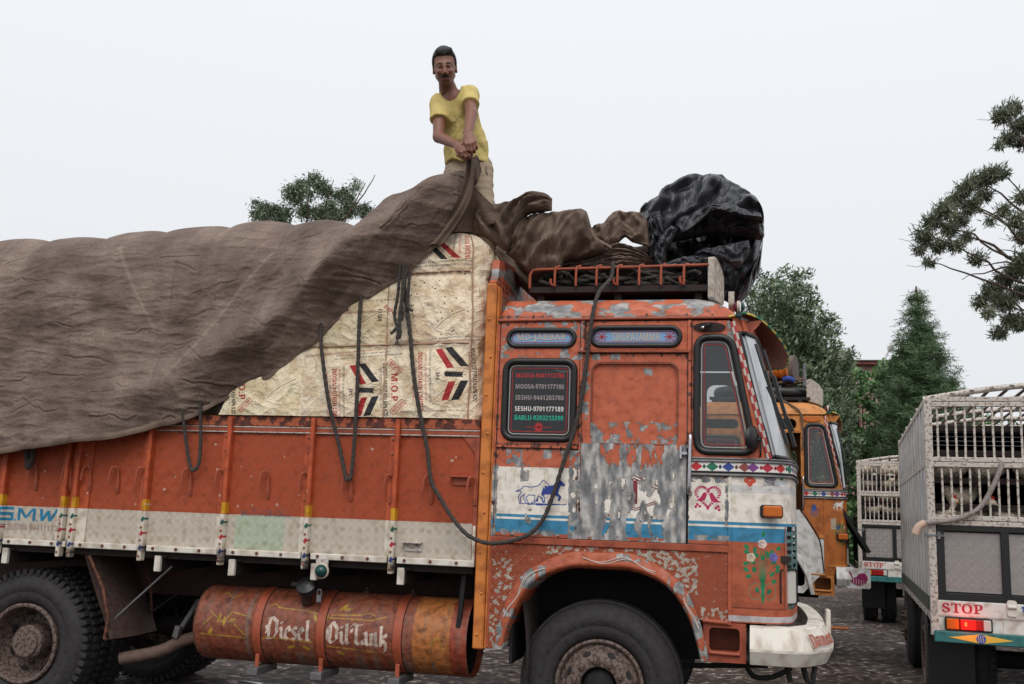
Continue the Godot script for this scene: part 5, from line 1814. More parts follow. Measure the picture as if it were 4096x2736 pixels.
	# strut behind the corner post, flaps in the wheel well, hoses
	b = MB.new()
	b.bar(Vector3(-1.77, 1.2, -0.1), Vector3(-1.8, 0.82, -0.1), 0.03, 0.03)
	obj("hanging_strut", b, M.dark, t, sh)
	b = MB.new()
	b.grid(4, 8, func(a: float, v: float): return Vector3(-1.4 + 0.05 * sin(v * 3) + 0.06 * (1 - v), lerpf(0.25, 1.2, v), lerpf(-0.02, -0.5, a)), Vector2(0.5, 1), true)
	obj("mud_flap", b, mat(c8(70, 62, 60), 0.8, 0, M.grime), t, sh)
	for e in [[0.05, 0.72, -0.3, 0.1, 0.62, -0.28, 0.22, 0.62, -0.28, 0.34, 0.68, -0.3], [0.4, 0.72, -0.1, 0.42, 0.64, -0.1, 0.45, 0.63, -0.1, 0.47, 0.72, -0.12], [0.3, 0.73, -0.05, 0.32, 0.63, -0.05], [-0.5, 0.6, -0.6, 0.2, 0.66, -0.5]]:
		b = MB.new()
		b.tube(curve(V3(e), 0.03), 0.017, 8)
		obj("hose", b, M.dark, t, sh)


func roof_rack(t: Node3D, sh: Vector3) -> void:
	var rack := MB.new()
	rack.box(Vector3(-0.8, 3.14, -0.25), Vector3(1.25, 0.045, 0.045), 0.004)
	rack.box(Vector3(-0.8, 3.14, -2.15), Vector3(1.25, 0.045, 0.045), 0.004)
	rack.box(Vector3(-1.41, 3.14, -1.2), Vector3(0.04, 0.04, 1.95), 0.004)
	rack.box(Vector3(-0.19, 3.14, -1.2), Vector3(0.04, 0.04, 1.95), 0.004)
	rack.box(Vector3(-0.8, 3.125, -1.2), Vector3(1.2, 0.012, 1.9))
	for x in [-1.35, -0.8, -0.25]:
		for z in [-0.3, -2.1]: rack.box(Vector3(x, 3.08, z), Vector3(0.05, 0.1, 0.05))
	var r := obj("roof_rack", rack, M.maroon, t, sh)
	for z in [-0.22, -2.18]:
		var b := MB.new()
		b.tube(curve(V3([-1.42, 3.15, z, -1.42, 3.25, z, -1.4, 3.283, z, -1.36, 3.287, z, -0.8, 3.292, z, -0.18, 3.3, z]), 0.03), 0.01, 8)
		obj("rack_rail", b, M.orange, r)
		for x in [-1.24, -1.09, -0.945, -0.8, -0.65, -0.5, -0.345]:
			b = MB.new()
			b.tube(curve(V3([x, 3.16, z + 0.012, x, 3.25, z + 0.012, x + 0.005, 3.3, z + 0.008, x + 0.03, 3.31, z - 0.01]), 0.02), 0.009, 8)
			if absf(x + 1.24) < 0.01 or absf(x + 0.8) < 0.01 or absf(x + 0.345) < 0.01: b.tube(curve(V3([x - 0.01, 3.165, z + 0.02, x - 0.025, 3.18, z + 0.03, x - 0.025, 3.21, z + 0.03]), 0.01), 0.009, 6)
			obj("rack_bar", b, M.orange, r)
	var b := MB.new()
	b.X = Transform3D(Basis(Vector3.UP, deg_to_rad(74)), Vector3(-0.165, 3.06, -0.22))
	b.prism(rounded(V2([0.0, 0.0, 0.24, 0.0, 0.24, 0.2, 0.19, 0.25, 0.08, 0.3, 0.0, 0.3]), 0.03), -0.02, 0.02)
	obj("end_board", b, M.oldboard, r)
	b = MB.new()
	b.X = Transform3D(Basis(Vector3.UP, deg_to_rad(90)), Vector3(-0.03, 3.06, -0.46))
	b.prism(rounded(V2([0.0, 0.0, 1.7, 0.0, 1.7, 0.1, 1.6, 0.13, 0.1, 0.13, 0.0, 0.1]), 0.03), -0.02, 0.02)
	obj("end_board", b, M.oldboard, r)


# ---------------------------------------------------------------- load, tarpaulins, ropes
func sack_point(s: float, v: float) -> Vector3:
	# s runs along the near side and round the front corner, v from the side board up and over the top edge
	var rc := 0.2
	var s1 := -1.9
	var s2 := s1 + rc * PI / 2
	var c := Vector2()
	var nrm := Vector2(0, 1)
	var at := Vector2(s, 0.02)
	if s > s2:
		nrm = Vector2(1, 0)
		at = Vector2(s1 + rc, 0.02 - rc - (s - s2))
	elif s > s1:
		var an := (s - s1) / rc
		nrm = Vector2(sin(an), cos(an))
		at = Vector2(s1, 0.02 - rc) + nrm * rc
	var y := 2.15 + v * 1.5
	var inward := 0.0
	if y > 3.34:
		var an := minf((y - 3.34) / 0.2, PI / 2)
		inward = 0.2 * (1 - cos(an)) + maxf(0, y - 3.34 - 0.2 * PI / 2)
		y = 3.34 + 0.2 * sin(an)
	var row := [2.15, 2.68, 3.2, 3.75]
	var bul := 0.0
	for k in 3:
		if y >= row[k] and y < row[k + 1]: bul = pow(maxf(0, sin(PI * (y - row[k]) / (row[k + 1] - row[k]))), 0.5) * 0.03
	var colm := absf(fmod(absf(s + 2.37), 0.61) / 0.61 - 0.5) * 2
	bul *= 0.6 + 0.4 * sqrt(1 - pow(colm, 6))
	bul += 0.02 * nz.get_noise_3d(s * 3, y * 3, 7) + 0.008 * (crumple.get_noise_3d(s, y * 1.4, 3) + 0.4) + 0.007 * nz.get_noise_3d(s * 9, y * 14, 3)
	if s > s1 - 0.15 and s < s2 + 0.2: bul += 0.014 * nz.get_noise_3d(s * 22, y * 7, 1)
	var q := at - nrm * (minf(inward, rc) if s > s1 and s < s2 else inward) + nrm * bul
	return Vector3(q.x - 0.02 * clampf((y - 2.6), 0, 1), y, q.y)


var nz := fnl(0.5, 3)
var crumple := cellular()


func cellular() -> FastNoiseLite:
	var f := fnl(6.0, 2, FastNoiseLite.TYPE_CELLULAR, 77)
	f.cellular_return_type = FastNoiseLite.RETURN_DISTANCE2_SUB
	return f


func make_sacks() -> void:
	var t := thing("sack_cover", "cream load cover sewn together from printed fertiliser sacks behind the cab", "sack cover")
	for q in [[-3.6, -2.98, 2.2, 2.68], [-2.98, -2.37, 2.2, 2.68], [-2.37, -1.82, 2.2, 2.7], [-1.82, 0.2, 2.2, 2.75], [-2.98, -2.37, 2.68, 3.2], [-3.6, -2.98, 2.68, 3.2], [-2.37, -1.82, 2.7, 3.22], [-1.82, 0.2, 2.75, 3.22], [-2.98, -2.37, 3.2, 3.85], [-2.37, -1.82, 3.22, 3.85], [-1.82, 0.2, 3.22, 3.85]]:
		var b := MB.new()
		var plain: bool = q[0] > -1.9 and false
		b.grid(int((q[1] - q[0]) * 50), int((q[3] - q[2]) * 50), func(a: float, v: float): return sack_point(lerpf(q[0], q[1], a), (lerpf(q[2], q[3], v) - 2.15) / 1.5), Vector2(q[1] - q[0], q[2] - q[3]))
		b.w.resize(b.v.size())
		for k in b.v.size(): b.w[k] = Vector2((q[0] + b.u[k].x + 3.6) / 2.25, 1.0 - (q[2] - b.u[k].y - 2.15) / 1.5)
		obj("sack", b, M.sack, t)
	for path in [[-1.775, 2.2, -1.775, 3.62], [-2.37, 2.2, -2.37, 3.3], [-2.98, 2.69, -1.79, 2.72], [-2.4, 3.21, -1.79, 3.23]]:
		var pts := PackedVector3Array()
		for k in 40:
			var f := k / 39.0
			pts.push_back(sack_point(lerpf(path[0], path[2], f), (lerpf(path[1], path[3], f) - 2.15) / 1.5) + Vector3(0.003, 0.0, 0.004 * sin(k * 1.7)))
		var b := MB.new()
		b.tube(pts, 0.006, 5)
		obj("seam", b, mat(c8(170, 138, 118), 0.9), t)
	# the sacks underneath, so that the load is solid
	var b := MB.new()
	b.box(Vector3(-3.98, 2.75, -1.2), Vector3(4.3, 1.35, 2.2), 0.15)
	obj("load_core", b, M.sackplain, t)


func tarp_edge(x: float) -> float:
	return tab(V2([-7.3, 1.8, -5.9, 1.84, -5.31, 1.872, -4.948, 1.915, -4.416, 1.99, -3.906, 2.125, -3.257, 2.44, -2.946, 2.69, -2.638, 2.95, -2.329, 3.15, -2.024, 3.39, -1.873, 3.52, -1.81, 3.76, -1.785, 4.02]), x)


func tarp_top(x: float) -> float:
	var y := tab(V2([-7.3, 3.62, -5.89, 3.64, -5.06, 3.64, -4.158, 3.7, -3.493, 3.735, -2.9, 3.71, -2.7, 3.66, -2.58, 3.66, -2.368, 3.79, -2.051, 3.89, -1.85, 3.945, -1.815, 3.97, -1.785, 4.07]), x)
	if x < -2.65: y += 0.035 * sqrt(absf(sin(PI * (x + 0.12) / 0.53))) - 0.02 + 0.01 * nz.get_noise_2d(x * 4, 0)
	return y


func tarp_point(x: float, v: float) -> Vector3:
	var bot := tarp_edge(x)
	var top := tarp_top(x)
	var f := smoothstep(-2.85, -2.35, x)
	var h := maxf(0.04, top - bot)
	var sh := minf(lerpf(0.62, 0.25, f), h * 0.45)
	var zt := lerpf(-0.42, -0.02, f)
	var z0 := 0.075 + 0.02 * sin(x * 2.2)
	var y := 0.0
	var z := 0.0
	if v <= 0.65:
		y = lerpf(bot, top - sh, v / 0.65)
		z = z0
	elif v <= 1.0:
		var an := (v - 0.65) / 0.35 * PI / 2
		y = top - sh + sh * sin(an)
		z = zt + (z0 - zt) * cos(an)
	else:
		var e := (v - 1.0) / 0.35
		y = top + 0.05 * sin(e * PI) * (1 - f) - f * e * 0.5
		z = lerpf(zt, lerpf(-2.35, -0.75, f), e)
	# the turned-up edge: a thick roll of cloth above the hem
	var e := y - bot
	var slope := lerpf(0.0, 0.75, smoothstep(-4.6, -3.0, x))
	var near := e * (1 - 0.25 * slope)
	var amt := lerpf(0.03, 0.2, smoothstep(-5.0, -2.9, x)) * (1 - 0.5 * smoothstep(-2.1, -1.8, x))
	if v <= 1.0:
		z += amt * exp(-pow((near - 0.3) / 0.17, 2)) * minf(1, h / 0.5) - 0.045 * amt / 0.2 * exp(-pow(near / 0.07, 2))
		z += 0.15 * exp(-e / 0.3) * (1 - smoothstep(-4.6, -3.2, x)) * (0.8 + 0.4 * sin(x * 5.0))
		# valley where the lifted flap leaves the load
		z -= 0.035 * exp(-pow((x + 2.66 + (3.68 - y) * 0.42) / 0.09, 2)) * smoothstep(3.0, 3.4, y)
		z += 0.06 * exp(-pow((x + 2.5 + (3.68 - y) * 0.5) / 0.1, 2)) * smoothstep(2.9, 3.3, y)
	# wrinkles: long level ones, slanting ones drawn towards the hands, small crumples
	var k := 1.0 if v <= 1.0 else 0.6
	var dg := (x - y * 0.9)
	var al := (x * 0.7 + y * 0.72)
	z += k * (0.018 * nz.get_noise_3d(x * 1.3, y * 5.5, 2) + 0.006 * nz.get_noise_3d(x * 2.6, y * 17.0, 31) + 0.012 * nz.get_noise_3d(x * 3.5, y * 9.0, 9))
	var pull := smoothstep(-4.6, -2.4, x)
	z += k * pull * 0.028 * nz.get_noise_3d(dg * 8.0, al * 1.3, 4)
	z += k * 0.012 * (1 - absf(nz.get_noise_3d(dg * 3, al * 2, 14)) * 4) * pull
	z += 0.03 * exp(-near * 5.0) * nz.get_noise_3d(x * 9, y * 2, 21)
	if v > 0.72: y -= (0.02 * pow(absf(sin(PI * (x + 0.12) / 0.53)), 0.4) - 0.012) * (1 - f) * (0.0 if v > 1.05 else 1.0) * -1.0
	if v > 1.0: y += 0.015 * nz.get_noise_3d(x * 5, z * 2, 5)
	return Vector3(x, y, z)


# cloth hung between an upper and a lower line, bulging towards the viewer and closed behind
func cloth(called: String, top: Array, bot: Array, z0: float, depth: float, sd: float, m: Material, t: Node3D, folds := 5.0, lean := 0.0, back := true) -> MeshInstance3D:
	var a := curve(at_z(V2(top), z0), 0.03)
	var c := curve(at_z(V2(bot), z0), 0.03)
	var pick := func(p: PackedVector3Array, f: float) -> Vector3:
		var e := f * (p.size() - 1)
		var k := mini(int(e), p.size() - 2)
		return p[k].lerp(p[k + 1], e - k)
	var cs := 1.9 if m == M.plastic else 1.0
	var b := MB.new()
	b.grid(70, 44, func(u: float, v: float):
		var g: float = v * (2.0 if back else 1.0)
		var up := g if g <= 1.0 else 2.0 - g
		var tp: Vector3 = pick.call(a, u)
		var bt: Vector3 = pick.call(c, u)
		var q: Vector3 = bt.lerp(tp, 0.5 - 0.5 * cos(PI * up))
		var prof: float = pow(maxf(0.0, sin(PI * up)), 0.7)
		var ends: float = sqrt(maxf(0.0, 1.0 - pow(absf(u * 2 - 1), 4.0)))
		var w: float = u * folds + 0.7 * sin(up * 3 + sd) + 0.9 * nz.get_noise_3d(u * 5, up * 3, sd * 3)
		var ridge := 1.0 - 2.0 * absf(w - floorf(w) - 0.5)
		var rr2: float = ridge * ridge * (3 - 2 * ridge)
		var w2: float = u * folds * 2.3 - up * 2.2 + nz.get_noise_3d(u * 6, up * 5, sd + 20) * 1.6
		var r2: float = 1.0 - 2.0 * absf(w2 - floorf(w2) - 0.5)
		var bulge: float = depth * prof * ends * (0.45 + 0.5 * rr2 + 0.16 * r2) + (crumple.get_noise_3d(cs * u * a.size() * 0.03, cs * up * absf(tp.y - bt.y), sd) + 0.4) * 0.038 + 0.05 * depth * nz.get_noise_3d(u * 16, up * 12, sd)
		if g > 1.0: bulge = -depth * prof * ends * 0.8
		q.z += bulge + lean * (up - 0.5)
		q.y += 0.02 * nz.get_noise_3d(u * 9, sd, 3) * prof
		return q, Vector2(a.size() * 0.03, top[1] - bot[1] + depth))
	return obj(called, b, m, t)


func rope(called: String, pts: Array, r: float, m: Material, parent: Node3D) -> MeshInstance3D:
	var b := MB.new()
	b.tinted = true
	b.tube(curve(V3(pts), 0.009), r, 9, true, false, 1.0, 0.8 / r, 2)
	return obj(called, b, m, parent)


func make_load() -> void:
	make_sacks()
	var t := thing("brown_tarpaulin", "brown canvas tarpaulin drawn over the load, its edge lifted in the man's hands", "tarpaulin")
	var b := MB.new()
	var xs := func(a: float) -> float:
		return lerpf(-7.2, -2.6, a / 0.62) if a < 0.62 else lerpf(-2.6, -1.785, 1 - pow(1 - (a - 0.62) / 0.38, 1.35))
	b.grid(440, 230, func(a: float, v: float): return tarp_point(xs.call(a), v * 1.35))
	for k in b.v.size(): b.u[k] = Vector2(b.v[k].x + 7.5, 4.2 - b.v[k].y + (b.v[k].z + 0.4 if b.u[k].y > 0.74 else 0.0))
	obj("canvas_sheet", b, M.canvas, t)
	# hem: a doubled strip along the edge
	b = MB.new()
	b.grid(300, 3, func(a: float, v: float):
		var x: float = xs.call(0.15 + a * 0.85)
		var p := tarp_point(x, 0.0)
		var p2 := tarp_point(minf(x + 0.01, -1.785), 0.0)
		var d := (p2 - p).normalized() if p2.distance_to(p) > 1e-4 else Vector3(0, 1, 0)
		var nn := Vector3(-d.y, d.x, 0) * 0.045
		return p + nn * v + Vector3(0, 0, 0.007 * sin(v * PI) + 0.004), Vector2(5, 0.05))
	obj("hem", b, M.canvas2, t)
	b = MB.new()
	b.grid(24, 30, func(a: float, v: float):
		var p := Vector3(-1.79, 4.04, 0.2).lerp(Vector3(-2.03, 3.4, 0.1), v)
		p.x += 0.1 * sin(v * PI) * 0.9
		var wd := 0.02 + 0.035 * v
		return p + Vector3(wd * (a - 0.5) * 2, 0, 0.012 * sin(a * PI * 3 + v * 4)), Vector2(0.1, 0.8))
	obj("drawn_edge", b, M.canvas2, t)
	# the part under the man, hanging from his hands
	b = MB.new()
	b.grid(30, 30, func(a: float, v: float):
		var tp := Vector3(-1.82, 3.86, 0.1).lerp(Vector3(-1.69, 3.74, -0.05), a)
		var bt := Vector3(-2.05, 3.5, 0.0).lerp(Vector3(-1.6, 3.62, -0.1), a)
		var q: Vector3 = bt.lerp(tp, v)
		q.z += 0.05 * sin(a * 9 + v * 3) * (1 - v) - 0.06
		return q, Vector2(0.5, 0.5))
	obj("hanging_fold", b, M.canvas2, t)
	cloth("gathered_fold", [-2.09, 3.61, -1.96, 3.75, -1.85, 3.76, -1.7, 3.77, -1.59, 3.79, -1.51, 3.81, -1.42, 3.85, -1.33, 3.85, -1.28, 3.81], [-2.14, 3.54, -1.98, 3.54, -1.82, 3.53, -1.7, 3.49, -1.6, 3.43, -1.54, 3.55, -1.49, 3.67, -1.44, 3.71, -1.28, 3.72], -0.22, 0.16, 1.0, M.canvas2, t, 5.0)
	cloth("gathered_fold", [-1.58, 3.58, -1.51, 3.66, -1.45, 3.71, -1.38, 3.72, -1.28, 3.73, -1.18, 3.74, -1.08, 3.75, -1.04, 3.73, -1.02, 3.65, -1.01, 3.57], [-1.62, 3.43, -1.52, 3.35, -1.43, 3.27, -1.32, 3.29, -1.23, 3.29, -1.2, 3.36, -1.16, 3.38, -1.11, 3.38, -1.03, 3.4, -0.873, 3.44], -0.3, 0.18, 2.3, M.canvas2, t, 3.6)
	cloth("gathered_fold", [-1.1, 3.62, -0.95, 3.68, -0.897, 3.73, -0.843, 3.77, -0.768, 3.75, -0.682, 3.76, -0.62, 3.7], [-1.08, 3.5, -0.924, 3.48, -0.881, 3.5, -0.828, 3.54, -0.776, 3.58, -0.732, 3.54, -0.6, 3.5], -0.45, 0.12, 3.1, M.canvas2, t, 2.5)
	cloth("gathered_fold", [-2.0, 3.6, -1.7, 3.62, -1.4, 3.6, -1.1, 3.6, -0.8, 3.58, -0.5, 3.6], [-1.7, 3.4, -1.5, 3.2, -1.3, 3.16, -1.1, 3.2, -0.8, 3.2, -0.5, 3.2], -0.75, 0.2, 5.0, M.canvas2, t, 4.0)
	b = MB.new()
	b.grid(10, 10, func(a: float, v: float): return Vector3(lerpf(-1.02, -0.85, a), lerpf(3.56, 3.46, a) - 0.035 * v, -0.27 + 0.02 * sin(v * 3)), Vector2(0.2, 0.05))
	obj("hem_strap", b, M.canvas2, t)
	# folded canvas lying on the rack
	t = thing("folded_canvas", "folded khaki canvas bundle lying on the roof rack under the plastic sheet", "canvas bundle")
	for k in 6:
		var f0 := k / 6.0
		var f1 := (k + 0.86) / 6.0
		var tp := [-1.25, 3.39, -1.19, 3.43, -1.08, 3.44, -0.977, 3.47, -0.892, 3.5, -0.817, 3.52, -0.71, 3.49, -0.625, 3.43, -0.572, 3.38]
		var bt := [-1.2, 3.31, -1.14, 3.31, -1.03, 3.31, -0.95, 3.31, -0.89, 3.31, -0.782, 3.31, -0.708, 3.31, -0.64, 3.34, -0.571, 3.37]
		var hi := []
		var lo := []
		for q in range(0, 18, 2):
			var sq := 0.05 * sin(k * 2.1) * (1 if q == 0 else 0)
			hi.append_array([lerpf(bt[q], tp[q], f1) + sq, lerpf(bt[q + 1], tp[q + 1], f1)])
			lo.append_array([lerpf(bt[q], tp[q], f0) + sq, lerpf(bt[q + 1], tp[q + 1], f0)])
		cloth("layer", hi, lo, -0.34 - 0.012 * k, 0.05, k * 1.7, M.canvas, t, 2.0)
	# heap of black plastic sheeting
	t = thing("black_plastic_sheet", "heap of crumpled black plastic sheeting piled high over the front of the cab roof", "plastic sheet")
	var P: Material = M.plastic
	cloth("fold", [-0.718, 3.88, -0.691, 3.91, -0.58, 3.98, -0.504, 4.05, -0.416, 4.09, -0.339, 4.13, -0.252, 4.14, -0.143, 4.13, -0.057, 4.1, 0.018, 4.05, 0.103, 3.98, 0.177, 3.91, 0.203, 3.83, 0.202, 3.74], [-0.7, 3.76, -0.654, 3.69, -0.598, 3.62, -0.543, 3.6, -0.467, 3.6, -0.358, 3.62, -0.25, 3.64, -0.143, 3.65, -0.036, 3.64, 0.07, 3.64, 0.123, 3.62, 0.165, 3.61, 0.188, 3.61, 0.204, 3.62], -0.75, 0.3, 1.4, P, t, 3.2, -0.2)
	cloth("fold", [-0.478, 3.71, -0.4, 3.76, -0.295, 3.81, -0.19, 3.84, -0.086, 3.85, 0.017, 3.82, 0.12, 3.75, 0.185, 3.68], [-0.356, 3.57, -0.304, 3.6, -0.242, 3.65, -0.19, 3.7, -0.128, 3.73, -0.034, 3.7, 0.068, 3.68, 0.19, 3.66], -0.48, 0.1, 2.2, P, t, 2.2, -0.3)
	cloth("fold", [-0.621, 3.61, -0.578, 3.71, -0.489, 3.79, -0.366, 3.71, -0.201, 3.79, 0.018, 3.79, 0.169, 3.78, 0.206, 3.74], [-0.575, 3.4, -0.53, 3.38, -0.419, 3.36, -0.309, 3.36, -0.2, 3.33, -0.091, 3.33, 0.017, 3.32, 0.124, 3.38], -1.05, 0.25, 3.7, P, t, 4.0)
	cloth("fold", [-0.301, 3.41, -0.239, 3.46, -0.137, 3.48, -0.034, 3.5, 0.097, 3.53], [-0.296, 3.39, -0.188, 3.39, -0.085, 3.37, 0.026, 3.34, 0.102, 3.46], -0.42, 0.08, 4.9, P, t, 1.5)
	cloth("fold", [-0.555, 3.35, -0.567, 3.45, -0.531, 3.55, -0.448, 3.65], [-0.5, 3.33, -0.49, 3.43, -0.45, 3.51, -0.4, 3.62], -0.42, 0.06, 5.3, P, t, 1.3)
	cloth("fold", [-0.549, 3.32, -0.441, 3.36, -0.338, 3.39, -0.236, 3.39, -0.135, 3.36], [-0.523, 3.3, -0.44, 3.3, -0.338, 3.31, -0.236, 3.32, -0.135, 3.33], -0.32, 0.05, 6.1, P, t, 1.8)
	cloth("fold", [-0.14, 3.45, 0.017, 3.42, 0.122, 3.42, 0.18, 3.55, 0.207, 3.72], [-0.089, 3.18, -0.026, 3.15, 0.011, 3.15, 0.079, 3.21, 0.175, 3.4], -0.75, 0.16, 7.7, P, t, 2.2, 0.1)
	cloth("fold", [-0.64, 3.6, -0.62, 3.72, -0.6, 3.78, -0.54, 3.8], [-0.6, 3.42, -0.55, 3.45, -0.5, 3.55, -0.46, 3.64], -0.55, 0.1, 8.2, P, t, 1.6)
	# ropes
	t = thing("tie_rope", "long dark rope looping from the roof rack down across the cab and up again", "rope")
	rope("strand", [-0.86, 3.3, -0.28, -0.83, 3.315, -0.2, -0.84, 3.2, -0.16, -0.899, 3.07, -0.02, -0.93, 2.9, 0.045, -0.961, 2.61, 0.045, -0.985, 2.38, 0.04, -1.03, 2.15, 0.04, -1.1, 1.92, 0.045, -1.16, 1.72, 0.04, -1.22, 1.56, 0.04, -1.3, 1.46, 0.05, -1.41, 1.41, 0.06, -1.56, 1.385, 0.09, -1.69, 1.42, 0.1, -1.79, 1.5, 0.09, -1.9, 1.64, 0.075, -1.99, 1.78, 0.06, -2.03, 1.98, 0.05, -2.1, 2.25, 0.055, -2.15, 2.5, 0.07, -2.19, 2.78, 0.075, -2.23, 3.0, 0.08, -2.25, 3.2, 0.12], 0.014, M.rope, t)
	var q := thing("hanging_rope", "dark rope hanging in a V from tarpaulin to hook, in front of printed sacks", "rope", Vector3.ZERO, 0.0, "ropes hooked to the side")
	rope("strand", [-2.87, 2.98, 0.05, -2.85, 2.82, 0.08, -2.82, 2.65, 0.1, -2.75, 2.3, 0.085, -2.66, 1.98, 0.05, -2.6, 1.79, 0.06, -2.58, 1.77, 0.065, -2.56, 1.82, 0.055, -2.55, 2.18, 0.065, -2.55, 2.54, 0.085, -2.56, 2.9, 0.09, -2.57, 3.12, 0.05], 0.0135, M.rope, q)
	q = thing("hanging_rope", "dark rope hanging in a narrow V below the tarpaulin's edge, left of the sacks", "rope", Vector3.ZERO, 0.0, "ropes hooked to the side")
	rope("strand", [-3.86, 2.25, 0.1, -3.82, 2.0, 0.07, -3.78, 1.84, 0.06, -3.74, 1.8, 0.07, -3.71, 1.86, 0.06, -3.71, 2.05, 0.07, -3.72, 2.28, 0.1], 0.0125, M.rope, q)
	q = thing("hanging_rope", "dark bunch of rope hanging under the tarpaulin at the far left", "rope", Vector3.ZERO, 0.0, "ropes hooked to the side")
	rope("strand", [-5.1, 2.0, 0.1, -5.1, 1.85, 0.07, -5.09, 1.79, 0.06, -5.06, 1.85, 0.07, -5.04, 2.0, 0.1], 0.02, M.rope, q)
	q = thing("rope_tails", "short frayed rope ends dangling in a bunch from under the tarpaulin onto the sacks", "rope")
	for e in [[-2.27, 3.25, 0.13, -2.28, 3.05, 0.11, -2.3, 2.9, 0.1, -2.27, 2.8, 0.1, -2.27, 2.73, 0.1], [-2.24, 3.25, 0.13, -2.25, 3.0, 0.11, -2.24, 2.9, 0.1, -2.29, 2.8, 0.1, -2.32, 2.77, 0.1], [-2.22, 3.25, 0.12, -2.24, 3.05, 0.115, -2.26, 2.9, 0.11, -2.25, 2.76, 0.1, -2.28, 2.74, 0.1], [-2.2, 3.2, 0.12, -2.21, 3.0, 0.1, -2.2, 2.95, 0.1, -2.17, 2.93, 0.1]]: rope("strand", e, 0.011, M.rope, q)
	b = MB.new()
	for k in 8: b.tube(PackedVector3Array([Vector3(-2.27, 2.73, 0.1), Vector3(-2.29 + 0.006 * k, 2.69, 0.1 + 0.004 * (k % 3))]), 0.002, 4)
	tag(obj("fray", b, M.rope, q), "", "", "", "stuff")
	# tangled rope lying in the rack
	t = thing("rope_pile", "tangle of dark rope lying inside the roof rack's railing", "rope")
	var r := RandomNumberGenerator.new()
	r.seed = 4
	for k in 9:
		var pts := []
		for j in 9: pts.append_array([-0.82 + r.randf_range(-0.5, 0.52), 3.19 + r.randf() * 0.1 * (1.0 - absf(j - 4) * 0.1), -0.32 - r.randf() * 0.35])
		rope("coil", pts, 0.014, M.rope, t)
	for k in 7:
		var pts := []
		var c := Vector3(-1.25 + k * 0.15, 3.2 + 0.03 * (k % 2), -0.34 - 0.05 * (k % 3))
		for j in 8: pts.append_array([c.x + cos(j * 1.0 + k) * 0.12, c.y + 0.035 + sin(j * 1.0 + k) * 0.045, c.z + sin(j * 2.0) * 0.08])
		rope("coil", pts, 0.014, M.rope, t)


